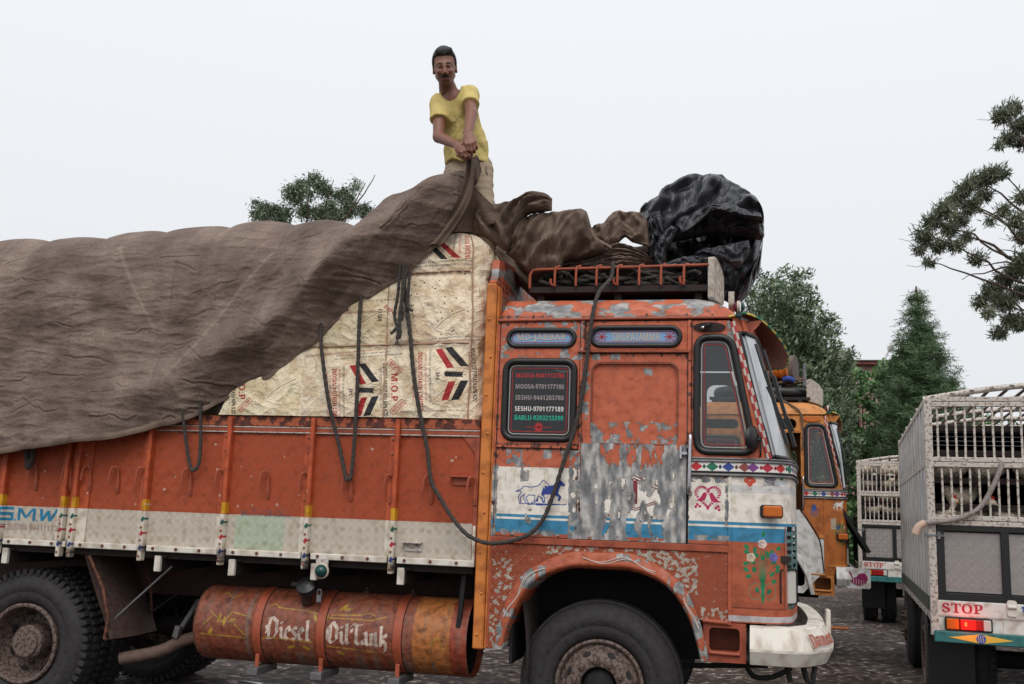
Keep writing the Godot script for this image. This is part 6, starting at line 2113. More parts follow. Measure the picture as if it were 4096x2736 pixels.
# ---------------------------------------------------------------- a figure: distance fields joined smoothly and meshed as surface nets
class Field:
	var o: Vector3
	var s: float
	var n: Vector3i
	var d := PackedFloat32Array()

	func _init(lo: Vector3, hi: Vector3, cell: float) -> void:
		o = lo
		s = cell
		n = Vector3i(((hi - lo) / cell).ceil()) + Vector3i.ONE
		d.resize(n.x * n.y * n.z)
		d.fill(0.3)

	# mode 0 joins, 1 cuts away, 2 keeps only what is inside
	func shape(lo: Vector3, hi: Vector3, f: Callable, k: float, mode := 0) -> void:
		var a := Vector3i(((lo - o) / s).floor()).clamp(Vector3i.ZERO, n - Vector3i.ONE)
		var b := Vector3i(((hi - o) / s).ceil()).clamp(Vector3i.ZERO, n - Vector3i.ONE)
		for z in range(a.z, b.z + 1):
			for y in range(a.y, b.y + 1):
				var row := (z * n.y + y) * n.x
				for x in range(a.x, b.x + 1):
					var v: float = f.call(o + Vector3(x, y, z) * s)
					var w := d[row + x]
					if mode == 1: v = -v
					if mode > 0:
						var h1 := maxf(k - absf(v - w), 0.0) / k
						d[row + x] = maxf(v, w) + h1 * h1 * k * 0.25
					else:
						var h := maxf(k - absf(v - w), 0.0) / k
						d[row + x] = minf(v, w) - h * h * k * 0.25

	func cap(a: Vector3, b: Vector3, ra: float, rb: float, k := 0.02, sq := Vector3.ONE, mode := 0) -> void:
		var m := maxf(ra, rb) + k + s * 2
		var ab := b - a
		var l := maxf(ab.length_squared(), 1e-8)
		var e := Vector3.ONE * m / minf(sq.x, minf(sq.y, sq.z))
		shape(a.min(b) - e, a.max(b) + e, func(p: Vector3) -> float:
			var t := clampf((p - a).dot(ab) / l, 0, 1)
			return ((p - a - ab * t) * sq).length() - lerpf(ra, rb, t), k, mode)

	func ell(c: Vector3, r: Vector3, bs := Basis(), k := 0.02, mode := 0) -> void:
		var inv := bs.inverse()
		var mr := minf(r.x, minf(r.y, r.z))
		var e := Vector3.ONE * (maxf(r.x, maxf(r.y, r.z)) + k + s * 2)
		shape(c - e, c + e, func(p: Vector3) -> float:
			var q := inv * (p - c) / r
			var len := q.length()
			return (len - 1.0) * mr if len < 1e-4 else len * (len - 1.0) / ((q / r).length()), k, mode)

	func half(at: Vector3, nrm: Vector3, lo: Vector3, hi: Vector3, k := 0.004) -> void:
		shape(lo, hi, func(p: Vector3) -> float: return (p - at).dot(nrm), k, 2)

	func mesh(mb: MB, paint = null) -> void:
		var ids := PackedInt32Array()
		ids.resize(d.size())
		ids.fill(-1)
		var sx := 1
		var sy := n.x
		var sz := n.x * n.y
		for z in n.z - 1:
			for y in n.y - 1:
				var row := (z * n.y + y) * n.x
				for x in n.x - 1:
					var q := row + x
					var c := [d[q], d[q + sx], d[q + sy], d[q + sx + sy], d[q + sz], d[q + sx + sz], d[q + sy + sz], d[q + sx + sy + sz]]
					var inside := 0
					for e in c: inside += 1 if e < 0 else 0
					if inside == 0 or inside == 8: continue
					var acc := Vector3.ZERO
					var m := 0
					for e in [[0, 1], [2, 3], [4, 5], [6, 7], [0, 2], [1, 3], [4, 6], [5, 7], [0, 4], [1, 5], [2, 6], [3, 7]]:
						var p: float = c[e[0]]
						var r: float = c[e[1]]
						if (p < 0) != (r < 0):
							var t := p / (p - r)
							var u := Vector3(e[0] & 1, (e[0] >> 1) & 1, e[0] >> 2)
							var w := Vector3(e[1] & 1, (e[1] >> 1) & 1, e[1] >> 2)
							acc += u.lerp(w, t)
							m += 1
					var g := Vector3(c[1] + c[3] + c[5] + c[7] - c[0] - c[2] - c[4] - c[6], c[2] + c[3] + c[6] + c[7] - c[0] - c[1] - c[4] - c[5], c[4] + c[5] + c[6] + c[7] - c[0] - c[1] - c[2] - c[3])
					var pos := o + (Vector3(x, y, z) + acc / m) * s
					if paint != null: mb.tint = paint.call(pos)
					ids[q] = mb.put(pos, g, Vector2(pos.x + pos.z, -pos.y))
		for z in range(1, n.z - 1):
			for y in range(1, n.y - 1):
				var row := (z * n.y + y) * n.x
				for x in range(1, n.x - 1):
					var q := row + x
					var inside := d[q] < 0
					for e in [[sx, sy, sz], [sy, sz, sx], [sz, sx, sy]]:
						if (d[q + e[0]] < 0) == inside: continue
						var a := ids[q - e[1] - e[2]]
						var b := ids[q - e[2]]
						var c := ids[q]
						var f := ids[q - e[1]]
						if a < 0 or b < 0 or c < 0 or f < 0: continue
						# seen along the axis, a-b-c-f runs counter-clockwise
						if inside: mb.i.append_array([a, c, b, a, f, c])
						else: mb.i.append_array([a, b, c, a, c, f])


# a hand whose fingers close round something: bs.y points along the palm to the knuckles, bs.z out of the back of the hand, bs.x to the index side
func hand(mb: MB, wrist: Vector3, bs: Basis, k: float, curl: float) -> void:
	var inv := bs.inverse()
	var f := Field.new(Vector3(-0.08, -0.04, -0.1) * k, Vector3(0.08, 0.17, 0.05) * k, 0.0042)
	f.cap(Vector3(0, -0.04, 0) * k, Vector3(0, 0.02, 0) * k, 0.026 * k, 0.028 * k, 0.02, Vector3(0.85, 1, 1.2))
	f.ell(Vector3(0.0, 0.055, -0.002) * k, Vector3(0.042, 0.052, 0.02) * k, Basis(), 0.02)
	for e in [[0.031, 0.098, 0.040, 0.0105], [0.011, 0.104, 0.044, 0.011], [-0.01, 0.1, 0.041, 0.0105], [-0.029, 0.09, 0.033, 0.0095]]:
		var p := Vector3(e[0], e[1] - 0.01, 0.002) * k
		var an := 0.0
		var l: float = e[2] * k
		var q := Vector3(e[0] * 0.8, 0.06, 0) * k
		f.cap(q, p, e[3] * k * 1.1, e[3] * k * 1.12, 0.008)
		for j in 3:
			an += [0.75, 1.25, 0.95][j] * curl
			var r := p + Vector3(0, cos(an), -sin(an)) * l
			f.cap(p, r, e[3] * k * (1.0 - 0.08 * j), e[3] * k * (0.95 - 0.1 * j), 0.005)
			p = r
			l *= 0.66
	f.cap(Vector3(0.025, 0.02, -0.006) * k, Vector3(0.05, 0.055, -0.022) * k, 0.016 * k, 0.013 * k, 0.012)
	f.cap(Vector3(0.05, 0.055, -0.022) * k, Vector3(0.042, 0.085, -0.04) * k, 0.0125 * k, 0.011 * k, 0.006)
	f.cap(Vector3(0.042, 0.085, -0.04) * k, Vector3(0.022, 0.1, -0.052) * k, 0.0115 * k, 0.009 * k, 0.006)
	var keep := mb.X
	mb.X = Transform3D(bs, wrist)
	f.mesh(mb, func(_p: Vector3) -> Color: return Color(1, 1, 1))
	mb.X = keep


func make_person() -> void:
	var t := thing("person", "man in yellow T-shirt and beige trousers standing on the load, holding the tarpaulin's edge", "person", Vector3(-1.9, 3.4, -0.2))
	var sh := -t.position
	var skin := mat(c8(128, 84, 68), 0.5)
	skin.subsurf_scatter_enabled = true
	skin.subsurf_scatter_strength = 0.12
	skin.vertex_color_use_as_albedo = true
	var SL := Vector3(-2.1, 4.5, -0.05)
	var SR := Vector3(-1.885, 4.555, -0.06)
	var EL := Vector3(-2.06, 4.2, 0.06)
	var WL := Vector3(-1.865, 4.06, 0.24)
	var ER := Vector3(-1.815, 4.34, 0.1)
	var WR := Vector3(-1.79, 4.135, 0.25)
	var chest := Vector3(-1.985, 4.45, -0.13)
	var belly := Vector3(-1.935, 4.25, -0.19)
	var hip := Vector3(-1.91, 4.1, -0.24)
	var neck0 := Vector3(-2.005, 4.53, -0.08)
	var neck1 := Vector3(-2.045, 4.66, 0.0)
	# skin: trunk, neck, arms and legs in one grid
	var body := MB.new()
	body.tinted = true
	var f := Field.new(Vector3(-2.3, 3.36, -0.5), Vector3(-1.6, 4.78, 0.34), 0.013)
	f.cap(chest, belly, 0.1, 0.085, 0.05, Vector3(0.85, 1, 1.1))
	f.cap(belly, hip, 0.085, 0.09, 0.05, Vector3(0.85, 1, 1.1))
	f.cap(SL, SR, 0.055, 0.055, 0.06)
	f.cap(neck0, neck1, 0.06, 0.05, 0.03)
	f.cap(SL, EL, 0.052, 0.041, 0.03)
	f.cap(EL, WL, 0.043, 0.027, 0.012)
	f.cap(SR, ER, 0.052, 0.041, 0.03)
	f.cap(ER, WR, 0.045, 0.029, 0.012)
	for e in [[Vector3(-1.985, 4.05, -0.24), Vector3(-1.99, 3.75, -0.12), Vector3(-1.99, 3.42, -0.25)], [Vector3(-1.835, 4.05, -0.24), Vector3(-1.775, 3.75, -0.2), Vector3(-1.76, 3.42, -0.28)]]:
		f.cap(e[0], e[1], 0.075, 0.056, 0.03)
		f.cap(e[1], e[2], 0.052, 0.036, 0.02)
		f.cap(e[2] + Vector3(0, -0.02, -0.04), e[2] + Vector3(0.03, -0.03, 0.14), 0.035, 0.03, 0.02)
	f.mesh(body, func(p: Vector3) -> Color: return Color(1, 1, 1).darkened(0.15 * clampf(nz.get_noise_3d(p.x * 20, p.y * 20, p.z * 20) + 0.2, 0, 1)))
	# hands: his right one below, his left one above it, both closed on the canvas
	var yl := (Vector3(-1.765, 3.985, 0.3) - WL).normalized()
	var zl := Vector3(-0.3, 0.55, 0.75)
	zl = (zl - yl * zl.dot(yl)).normalized()
	hand(body, WL + yl * 0.01, Basis(yl.cross(zl), yl, zl), 1.0, 1.0)
	var yr := (Vector3(-1.745, 4.03, 0.3) - WR).normalized()
	var zr := Vector3(0.1, 0.45, 0.9)
	zr = (zr - yr * zr.dot(yr)).normalized()
	hand(body, WR + yr * 0.01, Basis(yr.cross(zr), yr, zr), 1.06, 0.85)
	# head, turned down to whoever looks up at him
	var hc := Vector3(-2.04, 4.715, 0.06)
	var fz := Vector3(0.26, -0.33, 0.9).normalized()
	var uy := Vector3(-0.12, 1.0, 0.0)
	uy = (uy - fz * uy.dot(fz)).normalized()
	var hb := Basis(uy.cross(fz), uy, fz).scaled_local(Vector3.ONE * 1.1)
	var g := Field.new(Vector3(-0.11, -0.16, -0.13), Vector3(0.11, 0.16, 0.14), 0.0045)
	g.ell(Vector3(0, 0.035, -0.018), Vector3(0.073, 0.098, 0.092), Basis(), 0.02)
	g.ell(Vector3(0, -0.03, 0.024), Vector3(0.057, 0.07, 0.06), Basis(), 0.03)
	g.ell(Vector3(0, -0.086, 0.052), Vector3(0.022, 0.017, 0.022), Basis(), 0.03)
	g.cap(Vector3(-0.047, -0.048, 0.0), Vector3(-0.014, -0.088, 0.048), 0.014, 0.011, 0.03)
	g.cap(Vector3(0.047, -0.048, 0.0), Vector3(0.014, -0.088, 0.048), 0.014, 0.011, 0.03)
	g.cap(Vector3(-0.036, 0.03, 0.066), Vector3(0.036, 0.03, 0.066), 0.012, 0.012, 0.02)
	for s in [-1.0, 1.0]:
		g.ell(Vector3(0.032 * s, -0.022, 0.064), Vector3(0.02, 0.013, 0.016), Basis(), 0.02)
		g.ell(Vector3(0.029 * s, 0.008, 0.088), Vector3(0.019, 0.0125, 0.017), Basis(), 0.012, 1)
		g.ell(Vector3(0.029 * s, 0.008, 0.068), Vector3(0.0135, 0.011, 0.013), Basis(), 0.004)
		g.cap(Vector3(0.012 * s, 0.016, 0.084), Vector3(0.045 * s, 0.015, 0.07), 0.004, 0.004, 0.006)
		g.ell(Vector3(0.074 * s, 0.0, -0.012), Vector3(0.009, 0.032, 0.02), Basis(Vector3.UP, 0.45 * s), 0.008)
		g.ell(Vector3(0.079 * s, 0.002, -0.004), Vector3(0.006, 0.02, 0.01), Basis(Vector3.UP, 0.45 * s), 0.006, 1)
		g.ell(Vector3(0.012 * s, -0.036, 0.09), Vector3(0.009, 0.008, 0.01), Basis(), 0.008)
	g.cap(Vector3(0, 0.022, 0.08), Vector3(0, -0.03, 0.101), 0.008, 0.0125, 0.014)
	g.cap(Vector3(-0.022, -0.066, 0.078), Vector3(0.022, -0.066, 0.078), 0.007, 0.007, 0.012)
	g.cap(Vector3(-0.018, -0.076, 0.077), Vector3(0.018, -0.076, 0.077), 0.007, 0.007, 0.008)
	g.cap(Vector3(-0.024, -0.0708, 0.09), Vector3(0.024, -0.0708, 0.09), 0.0026, 0.0026, 0.004, Vector3.ONE, 1)
	g.cap(Vector3(0, -0.07, -0.03), Vector3(0, -0.16, -0.05), 0.048, 0.05, 0.025)
	body.X = Transform3D(hb, hc)
	g.mesh(body, func(p: Vector3) -> Color:
		if absf(p.x) < 0.026 and p.y < -0.062 and p.y > -0.084 and p.z > 0.06: return Color(0.72, 0.55, 0.55)
		if p.y < -0.045 and p.z > 0.0: return Color(0.8, 0.8, 0.82)
		return Color(1, 1, 1))
	body.X = Transform3D()
	var skin_node := obj("body", body, skin, t, sh)
	var dark := mat(c8(22, 19, 20), 0.6)
	var H := Transform3D(hb, hc)
	for s in [-1.0, 1.0]:
		var e := MB.new()
		e.X = H * Transform3D(Basis.from_scale(Vector3(1.1, 0.6, 0.7)), Vector3(0.029 * s, 0.0075, 0.0725))
		var ball := PackedVector2Array()
		for k in 9: ball.push_back(Vector2(0.0115 * cos(-PI / 2 + PI * k / 8.0), 0.0115 * sin(-PI / 2 + PI * k / 8.0)))
		e.lathe(ball, 12, true)
		var eye := obj("eye", e, mat(c8(176, 164, 156), 0.2), skin_node)
		e = MB.new()
		e.X = H * Transform3D(Basis(Vector3.RIGHT, PI / 2), Vector3(0.029 * s, 0.0085, 0.0805))
		e.lathe(V2([0.006, -0.003, 0.006, 0.0005, 0.001, 0.001]), 12)
		obj("iris", e, dark, eye)
		e = MB.new()
		e.X = H
		e.tube(curve(V3([0.012 * s, 0.0235, 0.0835, 0.027 * s, 0.028, 0.0795, 0.042 * s, 0.026, 0.069, 0.051 * s, 0.02, 0.058]), 0.004), 0.0036, 6)
		obj("eyebrow", e, dark, skin_node)
	var mo := MB.new()
	mo.X = H
	for s in [-1.0, 1.0]: mo.tube(curve(V3([0.0, -0.051, 0.0915, 0.013 * s, -0.0525, 0.089, 0.024 * s, -0.058, 0.081, 0.03 * s, -0.063, 0.074]), 0.003), 0.0048, 6)
	obj("moustache", mo, dark, skin_node)
	# hair: a close cap with short tufts
	var hr := Field.new(Vector3(-0.1, -0.1, -0.14), Vector3(0.1, 0.19, 0.12), 0.005)
	hr.ell(Vector3(0, 0.042, -0.02), Vector3(0.082, 0.109, 0.101), Basis(), 0.01)
	hr.cap(Vector3(-0.03, 0.11, 0.05), Vector3(0.04, 0.112, 0.046), 0.018, 0.018, 0.03)
	hr.shape(Vector3(-0.1, -0.1, -0.14), Vector3(0.1, 0.19, 0.12), func(p: Vector3) -> float:
		var line := lerpf(-0.05, 0.012, smoothstep(-0.07, 0.0, p.z))
		if p.z > 0.0: line = lerpf(0.012, 0.082 - 0.1 * maxf(0, absf(p.x) - 0.045), smoothstep(0.0, 0.03, p.z + 0.25 * (0.07 - absf(p.x))))
		return (line - p.y) * 0.8 + 0.013 * nz.get_noise_3d(p.x * 130, p.y * 160, p.z * 160), 0.008, 2)
	var hm := MB.new()
	hm.X = H
	hr.mesh(hm)
	obj("hair", hm, bump(mat(c8(24, 21, 22), 0.6), M.soft, 0.5), skin_node)
	# shirt
	var c := Field.new(Vector3(-2.3, 4.0, -0.46), Vector3(-1.66, 4.72, 0.2), 0.0105)
	c.cap(chest + Vector3(0, -0.02, 0), belly, 0.135, 0.128, 0.05, Vector3(0.86, 1, 1.08))
	c.cap(belly, hip + Vector3(0.0, -0.06, 0.02), 0.128, 0.145, 0.05, Vector3(0.86, 1, 1.08))
	c.cap(SL + Vector3(0.01, 0, 0), SR, 0.074, 0.074, 0.07)
	c.cap(SL, SL.lerp(EL, 0.62), 0.066, 0.072, 0.03)
	c.cap(SR, SR.lerp(ER, 0.62), 0.066, 0.066, 0.03)
	var lo := Vector3(-2.3, 4.0, -0.46)
	var hi := Vector3(-1.66, 4.72, 0.2)
	# folds run from the shoulders to the hem and pull across the belly
	c.shape(lo, hi, func(p: Vector3) -> float:
		var w := p.y * 0.8 + p.x * 1.6
		var cut := -1.0
		var body_d := ((p - Geometry3D.get_closest_point_to_segment(p, chest, hip)) * Vector3(0.86, 1, 1.08)).length()
		for e in [[SL, EL], [SR, ER]]:
			if p.distance_to(Geometry3D.get_closest_point_to_segment(p, e[0], e[1])) < 0.12 and (body_d > 0.125 or p.z > -0.03): cut = maxf(cut, ((e[0] as Vector3).lerp(e[1], 0.52) - p).dot((e[0] - e[1]).normalized()))
		var hem := 4.085 - 0.05 * (p.z + 0.1) + 0.012 * sin(p.x * 40) + 0.1 * (absf(p.x + 1.9) - 0.1) * 0.5 - p.y
		return maxf(hem, cut) , 0.006, 2)
	for k in c.d.size():
		if absf(c.d[k]) < 0.05:
			var z := k / (c.n.x * c.n.y)
			var y := (k / c.n.x) % c.n.y
			var x := k % c.n.x
			var p := c.o + Vector3(x, y, z) * c.s
			c.d[k] += 0.008 * nz.get_noise_3d(p.x * 46 + p.y * 16, p.y * 7, p.z * 14) + 0.005 * nz.get_noise_3d(p.x * 10, p.y * 24 - p.x * 22, p.z * 8 + 3) * smoothstep(4.5, 4.25, p.y) + 0.004 * sin(p.x * 52 + p.y * 38 + 5 * nz.get_noise_3d(p.x * 8, p.y * 8, 2)) * smoothstep(4.45, 4.15, p.y)
	c.ell(neck0 + Vector3(0.0, 0.05, 0.07), Vector3(0.072, 0.09, 0.12), Basis(), 0.006, 1)
	var sm := MB.new()
	var hole := neck0 + Vector3(0.0, 0.05, 0.07)
	sm.tinted = true
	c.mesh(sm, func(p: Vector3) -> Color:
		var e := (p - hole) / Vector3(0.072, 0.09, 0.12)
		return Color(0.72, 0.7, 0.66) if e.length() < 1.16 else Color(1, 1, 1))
	var cloth_bump := gray(fnl(0.05, 4), 256, 256)
	var yellow := bump(mat(c8(200, 180, 112), 0.85), cloth_bump, 0.2)
	yellow.vertex_color_use_as_albedo = true
	obj("shirt", sm, yellow, t, sh)
	# trousers
	var q := Field.new(Vector3(-2.2, 3.38, -0.48), Vector3(-1.6, 4.2, 0.05), 0.0115)
	q.cap(hip + Vector3(-0.02, 0.02, 0), hip + Vector3(0.02, -0.03, 0), 0.125, 0.13, 0.04, Vector3(0.86, 1, 1.1))
	q.cap(Vector3(-1.995, 4.02, -0.22), Vector3(-2.0, 3.74, -0.11), 0.098, 0.082, 0.04)
	q.cap(Vector3(-2.0, 3.74, -0.11), Vector3(-1.99, 3.42, -0.25), 0.08, 0.066, 0.03)
	q.cap(Vector3(-1.83, 4.02, -0.23), Vector3(-1.775, 3.74, -0.19), 0.1, 0.082, 0.04)
	q.cap(Vector3(-1.775, 3.74, -0.19), Vector3(-1.755, 3.42, -0.28), 0.08, 0.066, 0.03)
	for k in q.d.size():
		if absf(q.d[k]) < 0.05:
			var p := q.o + Vector3(k % q.n.x, (k / q.n.x) % q.n.y, k / (q.n.x * q.n.y)) * q.s
			q.d[k] += 0.007 * nz.get_noise_3d(p.x * 9 , p.y * 42, p.z * 9 + 3) + 0.004 * nz.get_noise_3d(p.x * 30, p.y * 30, p.z * 30)
	var tm := MB.new()
	q.mesh(tm)
	var trousers := obj("trousers", tm, bump(mat(c8(160, 142, 122), 0.85), cloth_bump, 0.2), t, sh)
	var pk := MB.new()
	pk.tube(curve(V3([-1.76, 4.06, -0.17, -1.752, 4.0, -0.15, -1.74, 3.96, -0.19]), 0.01), 0.004, 5)
	obj("pocket_edge", pk, mat(c8(110, 94, 80), 0.9), trousers)


# ---------------------------------------------------------------- ground, trees, house
func sprig(leaves: int, l: float, wd: float, spread: float, droop: float, sd: int) -> ArrayMesh:
	var r := RandomNumberGenerator.new()
	r.seed = sd
	var b := MB.new()
	b.tinted = true
	for k in leaves:
		var o := Vector3(r.randfn(0, 1), r.randfn(0, 0.8), r.randfn(0, 1)) * spread * 0.5
		var dir := Vector3(r.randfn(0, 1), r.randfn(0, 0.7) - droop, r.randfn(0, 1)).normalized()
		var side := dir.cross(Vector3(r.randfn(0, 1), r.randfn(0, 1), r.randfn(0, 1))).normalized() * wd * 0.5
		var g := r.randf_range(0.6, 1.25)
		b.tint = Color(g, g, g * r.randf_range(0.85, 1.05))
		var e := l * r.randf_range(0.7, 1.2)
		b.tri(o, o + dir * e * 0.45 + side, o + dir * e)
		b.tri(o, o + dir * e, o + dir * e * 0.45 - side)
	return b.mesh()


func crown(t: Node3D, called: String, spots: Array, per: float, sp: ArrayMesh, m: Material, sd: int, squash := 1.0) -> void:
	var r := RandomNumberGenerator.new()
	r.seed = sd
	var at: Array[Transform3D] = []
	var cols: Array[Color] = []
	for k in range(0, spots.size(), 4):
		var c := Vector3(spots[k], spots[k + 1], spots[k + 2])
		var rad: float = spots[k + 3]
		var shade := r.randf_range(0.75, 1.2)
		for j in int(maxf(3, per * rad * rad)):
			var o := Vector3(r.randfn(0, 1), r.randfn(0, 1), r.randfn(0, 1)).normalized() * pow(r.randf(), 0.45) * rad
			o.y *= squash
			at.push_back(Transform3D(Basis(Vector3.UP, r.randf() * TAU) * Basis(Vector3.RIGHT, r.randfn(0, 0.35)) * Basis.from_scale(Vector3.ONE * r.randf_range(0.7, 1.25)), c + o - t.position))
			var g := shade * r.randf_range(0.8, 1.2)
			cols.push_back(Color(g, g, g * r.randf_range(0.85, 1.05)))
	var mm := MultiMesh.new()
	mm.transform_format = MultiMesh.TRANSFORM_3D
	mm.use_colors = true
	mm.mesh = sp
	mm.instance_count = at.size()
	for k in at.size():
		mm.set_instance_transform(k, at[k])
		mm.set_instance_color(k, cols[k])
	var o := MultiMeshInstance3D.new()
	o.name = called
	o.multimesh = mm
	o.material_override = m
	t.add_child(o, true)
	tag(o, "", "", "", "stuff")


func leafy(col: Color) -> StandardMaterial3D:
	var m := mat(col, 0.55)
	m.vertex_color_use_as_albedo = true
	m.backlight_enabled = true
	m.backlight = Color(0.35, 0.4, 0.25)
	return m


func limb(t: Node3D, pts: Array, r0: float, r1: float, m: Material) -> void:
	var c := curve(V3(pts), 0.25)
	var rad := PackedFloat32Array()
	for k in c.size():
		c[k] += -t.position + Vector3(nz.get_noise_3d(k * 0.9, pts[0], 3), nz.get_noise_3d(k * 0.9, pts[1], 9), 0) * 0.1 * (1.0 if k > 0 else 0.0)
		rad.push_back(lerpf(r0, r1, float(k) / maxi(1, c.size() - 1)))
	var b := MB.new()
	b.tube(c, rad, 7)
	obj("limb", b, m, t)


func make_setting() -> void:
	# ground: one sheet out to the horizon, finely divided where it is seen
	var patch := fnl(0.35, 4, FastNoiseLite.TYPE_SIMPLEX, 71)
	var fleck := fnl(3.0, 3, FastNoiseLite.TYPE_SIMPLEX, 72)
	var b := MB.new()
	b.tinted = true
	var axis := func(a: float) -> float: return signf(a - 0.5) * (absf(a - 0.5) * 30.0 + 400.0 * pow(absf(a - 0.5) * 2, 9))
	b.grid(420, 420, func(a: float, v: float):
		var x: float = axis.call(a) + 1.0
		var z: float = axis.call(1.0 - v) - 2.0
		var y := 0.025 * patch.get_noise_2d(x * 2.5, z * 2.5) + 0.02 * fleck.get_noise_2d(x * 0.4, z * 0.4)
		return Vector3(x, y if absf(x) < 16 and absf(z) < 18 else 0.0, z))
	for k in b.v.size():
		b.u[k] = Vector2(b.v[k].x, b.v[k].z)
		var px := b.v[k].x
		var pz := b.v[k].z
		var s := smoothstep(0.12, 0.34, patch.get_noise_2d(px * 1.6 + 3, pz * 3.0) + 0.4 * exp(-pow((pz + 5.0 + 0.3 * px) / 0.9, 2)) * smoothstep(-1.2, -0.4, px) + 0.3 * exp(-pow((pz + 3.6) / 0.8, 2)) * smoothstep(-1.0, -2.0, px))
		b.c[k] = Color(0.42, 0.355, 0.33).lerp(Color(5.2, 5.0, 4.9), clampf(s * (0.4 + 0.9 * fleck.get_noise_2d(px * 3, pz * 3)), 0, 1))
	var gcol := ramp(fnl(0.02, 7, FastNoiseLite.TYPE_SIMPLEX, 31), 1024, 1024, [0.0, c8(36, 28, 25), 0.4, c8(66, 53, 47), 0.62, c8(92, 78, 70), 0.72, c8(116, 103, 95), 0.8, c8(168, 160, 154), 1.0, c8(190, 184, 180)])
	var gm := bump(mat(Color.WHITE, 0.88, 0, gcol, 0.3), gray(fnl(0.015, 7), 512, 512), 3.0)
	gm.vertex_color_use_as_albedo = true
	tag(obj("ground", b, gm), "dark wet trodden earth of the truck yard, flecked with white litter", "ground", "", "structure")
	# puddle under the truck
	b = MB.new()
	var pud := PackedVector2Array()
	for k in 26: pud.push_back(Vector2(-3.2, 1.6) + Vector2(cos(TAU * k / 26) * (1.3 + 0.3 * sin(k * 2.1)), sin(TAU * k / 26) * (0.7 + 0.2 * sin(k * 1.3))))
	b.X = Transform3D(Basis(Vector3.RIGHT, -PI / 2), Vector3(0, 0.012, 0))
	b.face(pud, 0)
	tag(obj("puddle", b, mat(c8(30, 26, 24), 0.08)), "shallow dark puddle on the ground below the fuel tank", "puddle", "", "structure")
	var bark := bump(mat(c8(88, 74, 64), 0.9, 0, M.grime, 1.0), M.soft, 2.0)
	# gum tree at the right edge
	var gum := sprig(10, 0.12, 0.022, 0.12, 1.2, 1)
	var t := thing("gum_tree", "sparse gum tree with drooping leaves reaching in over the poultry trucks", "tree", Vector3(6.4, 0, -15.2))
	limb(t, [6.4, 0, -15.2, 6.35, 3, -15.1, 6.2, 6.0, -14.9, 6.5, 8.4, -14.7, 6.4, 10.5, -14.5], 0.3, 0.08, bark)
	for k in range(0, GUM.size(), 4):
		var e := Vector3(GUM[k], GUM[k + 1], GUM[k + 2])
		if k % 8 == 0:
			var f := clampf((e.y - 4.5) / 6.0, 0.2, 0.9)
			var s := Vector3(6.3, 4.2 + 5.0 * f, -14.9)
			limb(t, [s.x, s.y, s.z, lerpf(s.x, e.x, 0.35), lerpf(s.y, e.y, 0.3) - 0.1, lerpf(s.z, e.z, 0.4), lerpf(s.x, e.x, 0.7), lerpf(s.y, e.y, 0.75) - 0.05, lerpf(s.z, e.z, 0.8), e.x, e.y, e.z], 0.04, 0.008, bark)
			limb(t, [e.x, e.y, e.z, e.x - 0.25, e.y - 0.12, e.z, e.x - 0.5, e.y - 0.1, e.z + 0.1], 0.008, 0.003, bark)
	for e in [[4.6, 6.6, -13.6], [4.2, 6.3, -13.4], [5.0, 7.0, -14.0], [5.6, 8.4, -14.0], [5.8, 5.2, -14.2], [5.95, 8.6, -14.2]]: limb(t, [6.2, 7.0, -14.9, lerpf(6.2, e[0], 0.5), lerpf(7.0, e[1], 0.4), -14.4, e[0], e[1], e[2]], 0.03, 0.006, bark)
	crown(t, "crown", GUM, 2300.0, gum, leafy(c8(98, 104, 86)), 5, 0.85)
	# the tree whose top shows behind the load
	t = thing("gum_tree", "small open gum tree whose top shows above the tarpaulin behind the load", "tree", Vector3(-13.8, 0, -22.5))
	for e in [[-13.7, 9.5, -13.5, 12.0], [-14.0, 9.0, -15.2, 11.0], [-13.6, 9.3, -12.2, 11.5], [-13.5, 9.0, -11.6, 11.9], [-13.7, 9.2, -12.7, 12.0], [-13.8, 9.0, -14.4, 11.2], [-13.4, 9.6, -11.3, 12.1]]: limb(t, [-13.8, 0, -22.5, -13.8, 6.0, -22.5, e[0], e[1], -22.5, lerpf(e[0], e[2], 0.6), lerpf(e[1], e[3], 0.5), -22.4, e[2], e[3], -22.3], 0.16, 0.012, bark)
	crown(t, "crown", BACKTREE, 1000.0, sprig(10, 0.17, 0.036, 0.15, 0.9, 2), leafy(c8(116, 132, 110)), 6)
	# tall dense tree of upright shoots behind the cab
	t = thing("casuarina_tree", "tall grey-green tree of upright feathery shoots standing behind the orange cab", "tree", Vector3(1.6, 0, -25.0))
	limb(t, [1.6, 0, -25, 1.6, 4, -25, 1.7, 8, -24.6], 0.35, 0.1, bark)
	var spots := []
	var r := RandomNumberGenerator.new()
	r.seed = 9
	for k in range(0, SHEOAK_TOPS.size(), 4):
		var p := Vector3(SHEOAK_TOPS[k], SHEOAK_TOPS[k + 1], SHEOAK_TOPS[k + 2])
		var y := p.y
		limb(t, [1.6, 3.0, -25, lerpf(1.6, p.x, 0.6), lerpf(3.0, p.y, 0.5), lerpf(-25, p.z, 0.6), p.x, p.y, p.z], 0.06, 0.015, bark)
		while y > 3.2:
			var f := (p.y - y) / 3.0
			spots.append_array([p.x + r.randfn(0, 0.12) - 0.25 * f * signf(p.x - 1.6), y, p.z + r.randfn(0, 0.3), minf(0.3, 0.1 + 0.14 * f)])
			y -= 0.24
	crown(t, "crown", spots, 800.0, sprig(10, 0.18, 0.05, 0.15, -0.25, 3), leafy(c8(108, 126, 102)), 7, 1.5)
	# conifer
	t = thing("conifer_tree", "pointed dark conifer rising above the creeper beside the house", "tree", Vector3(6.38, 0, -31.5))
	limb(t, [6.38, 0, -31.5, 6.4, 5, -31.3, 6.41, 10.2, -30.95], 0.28, 0.03, bark)
	spots = []
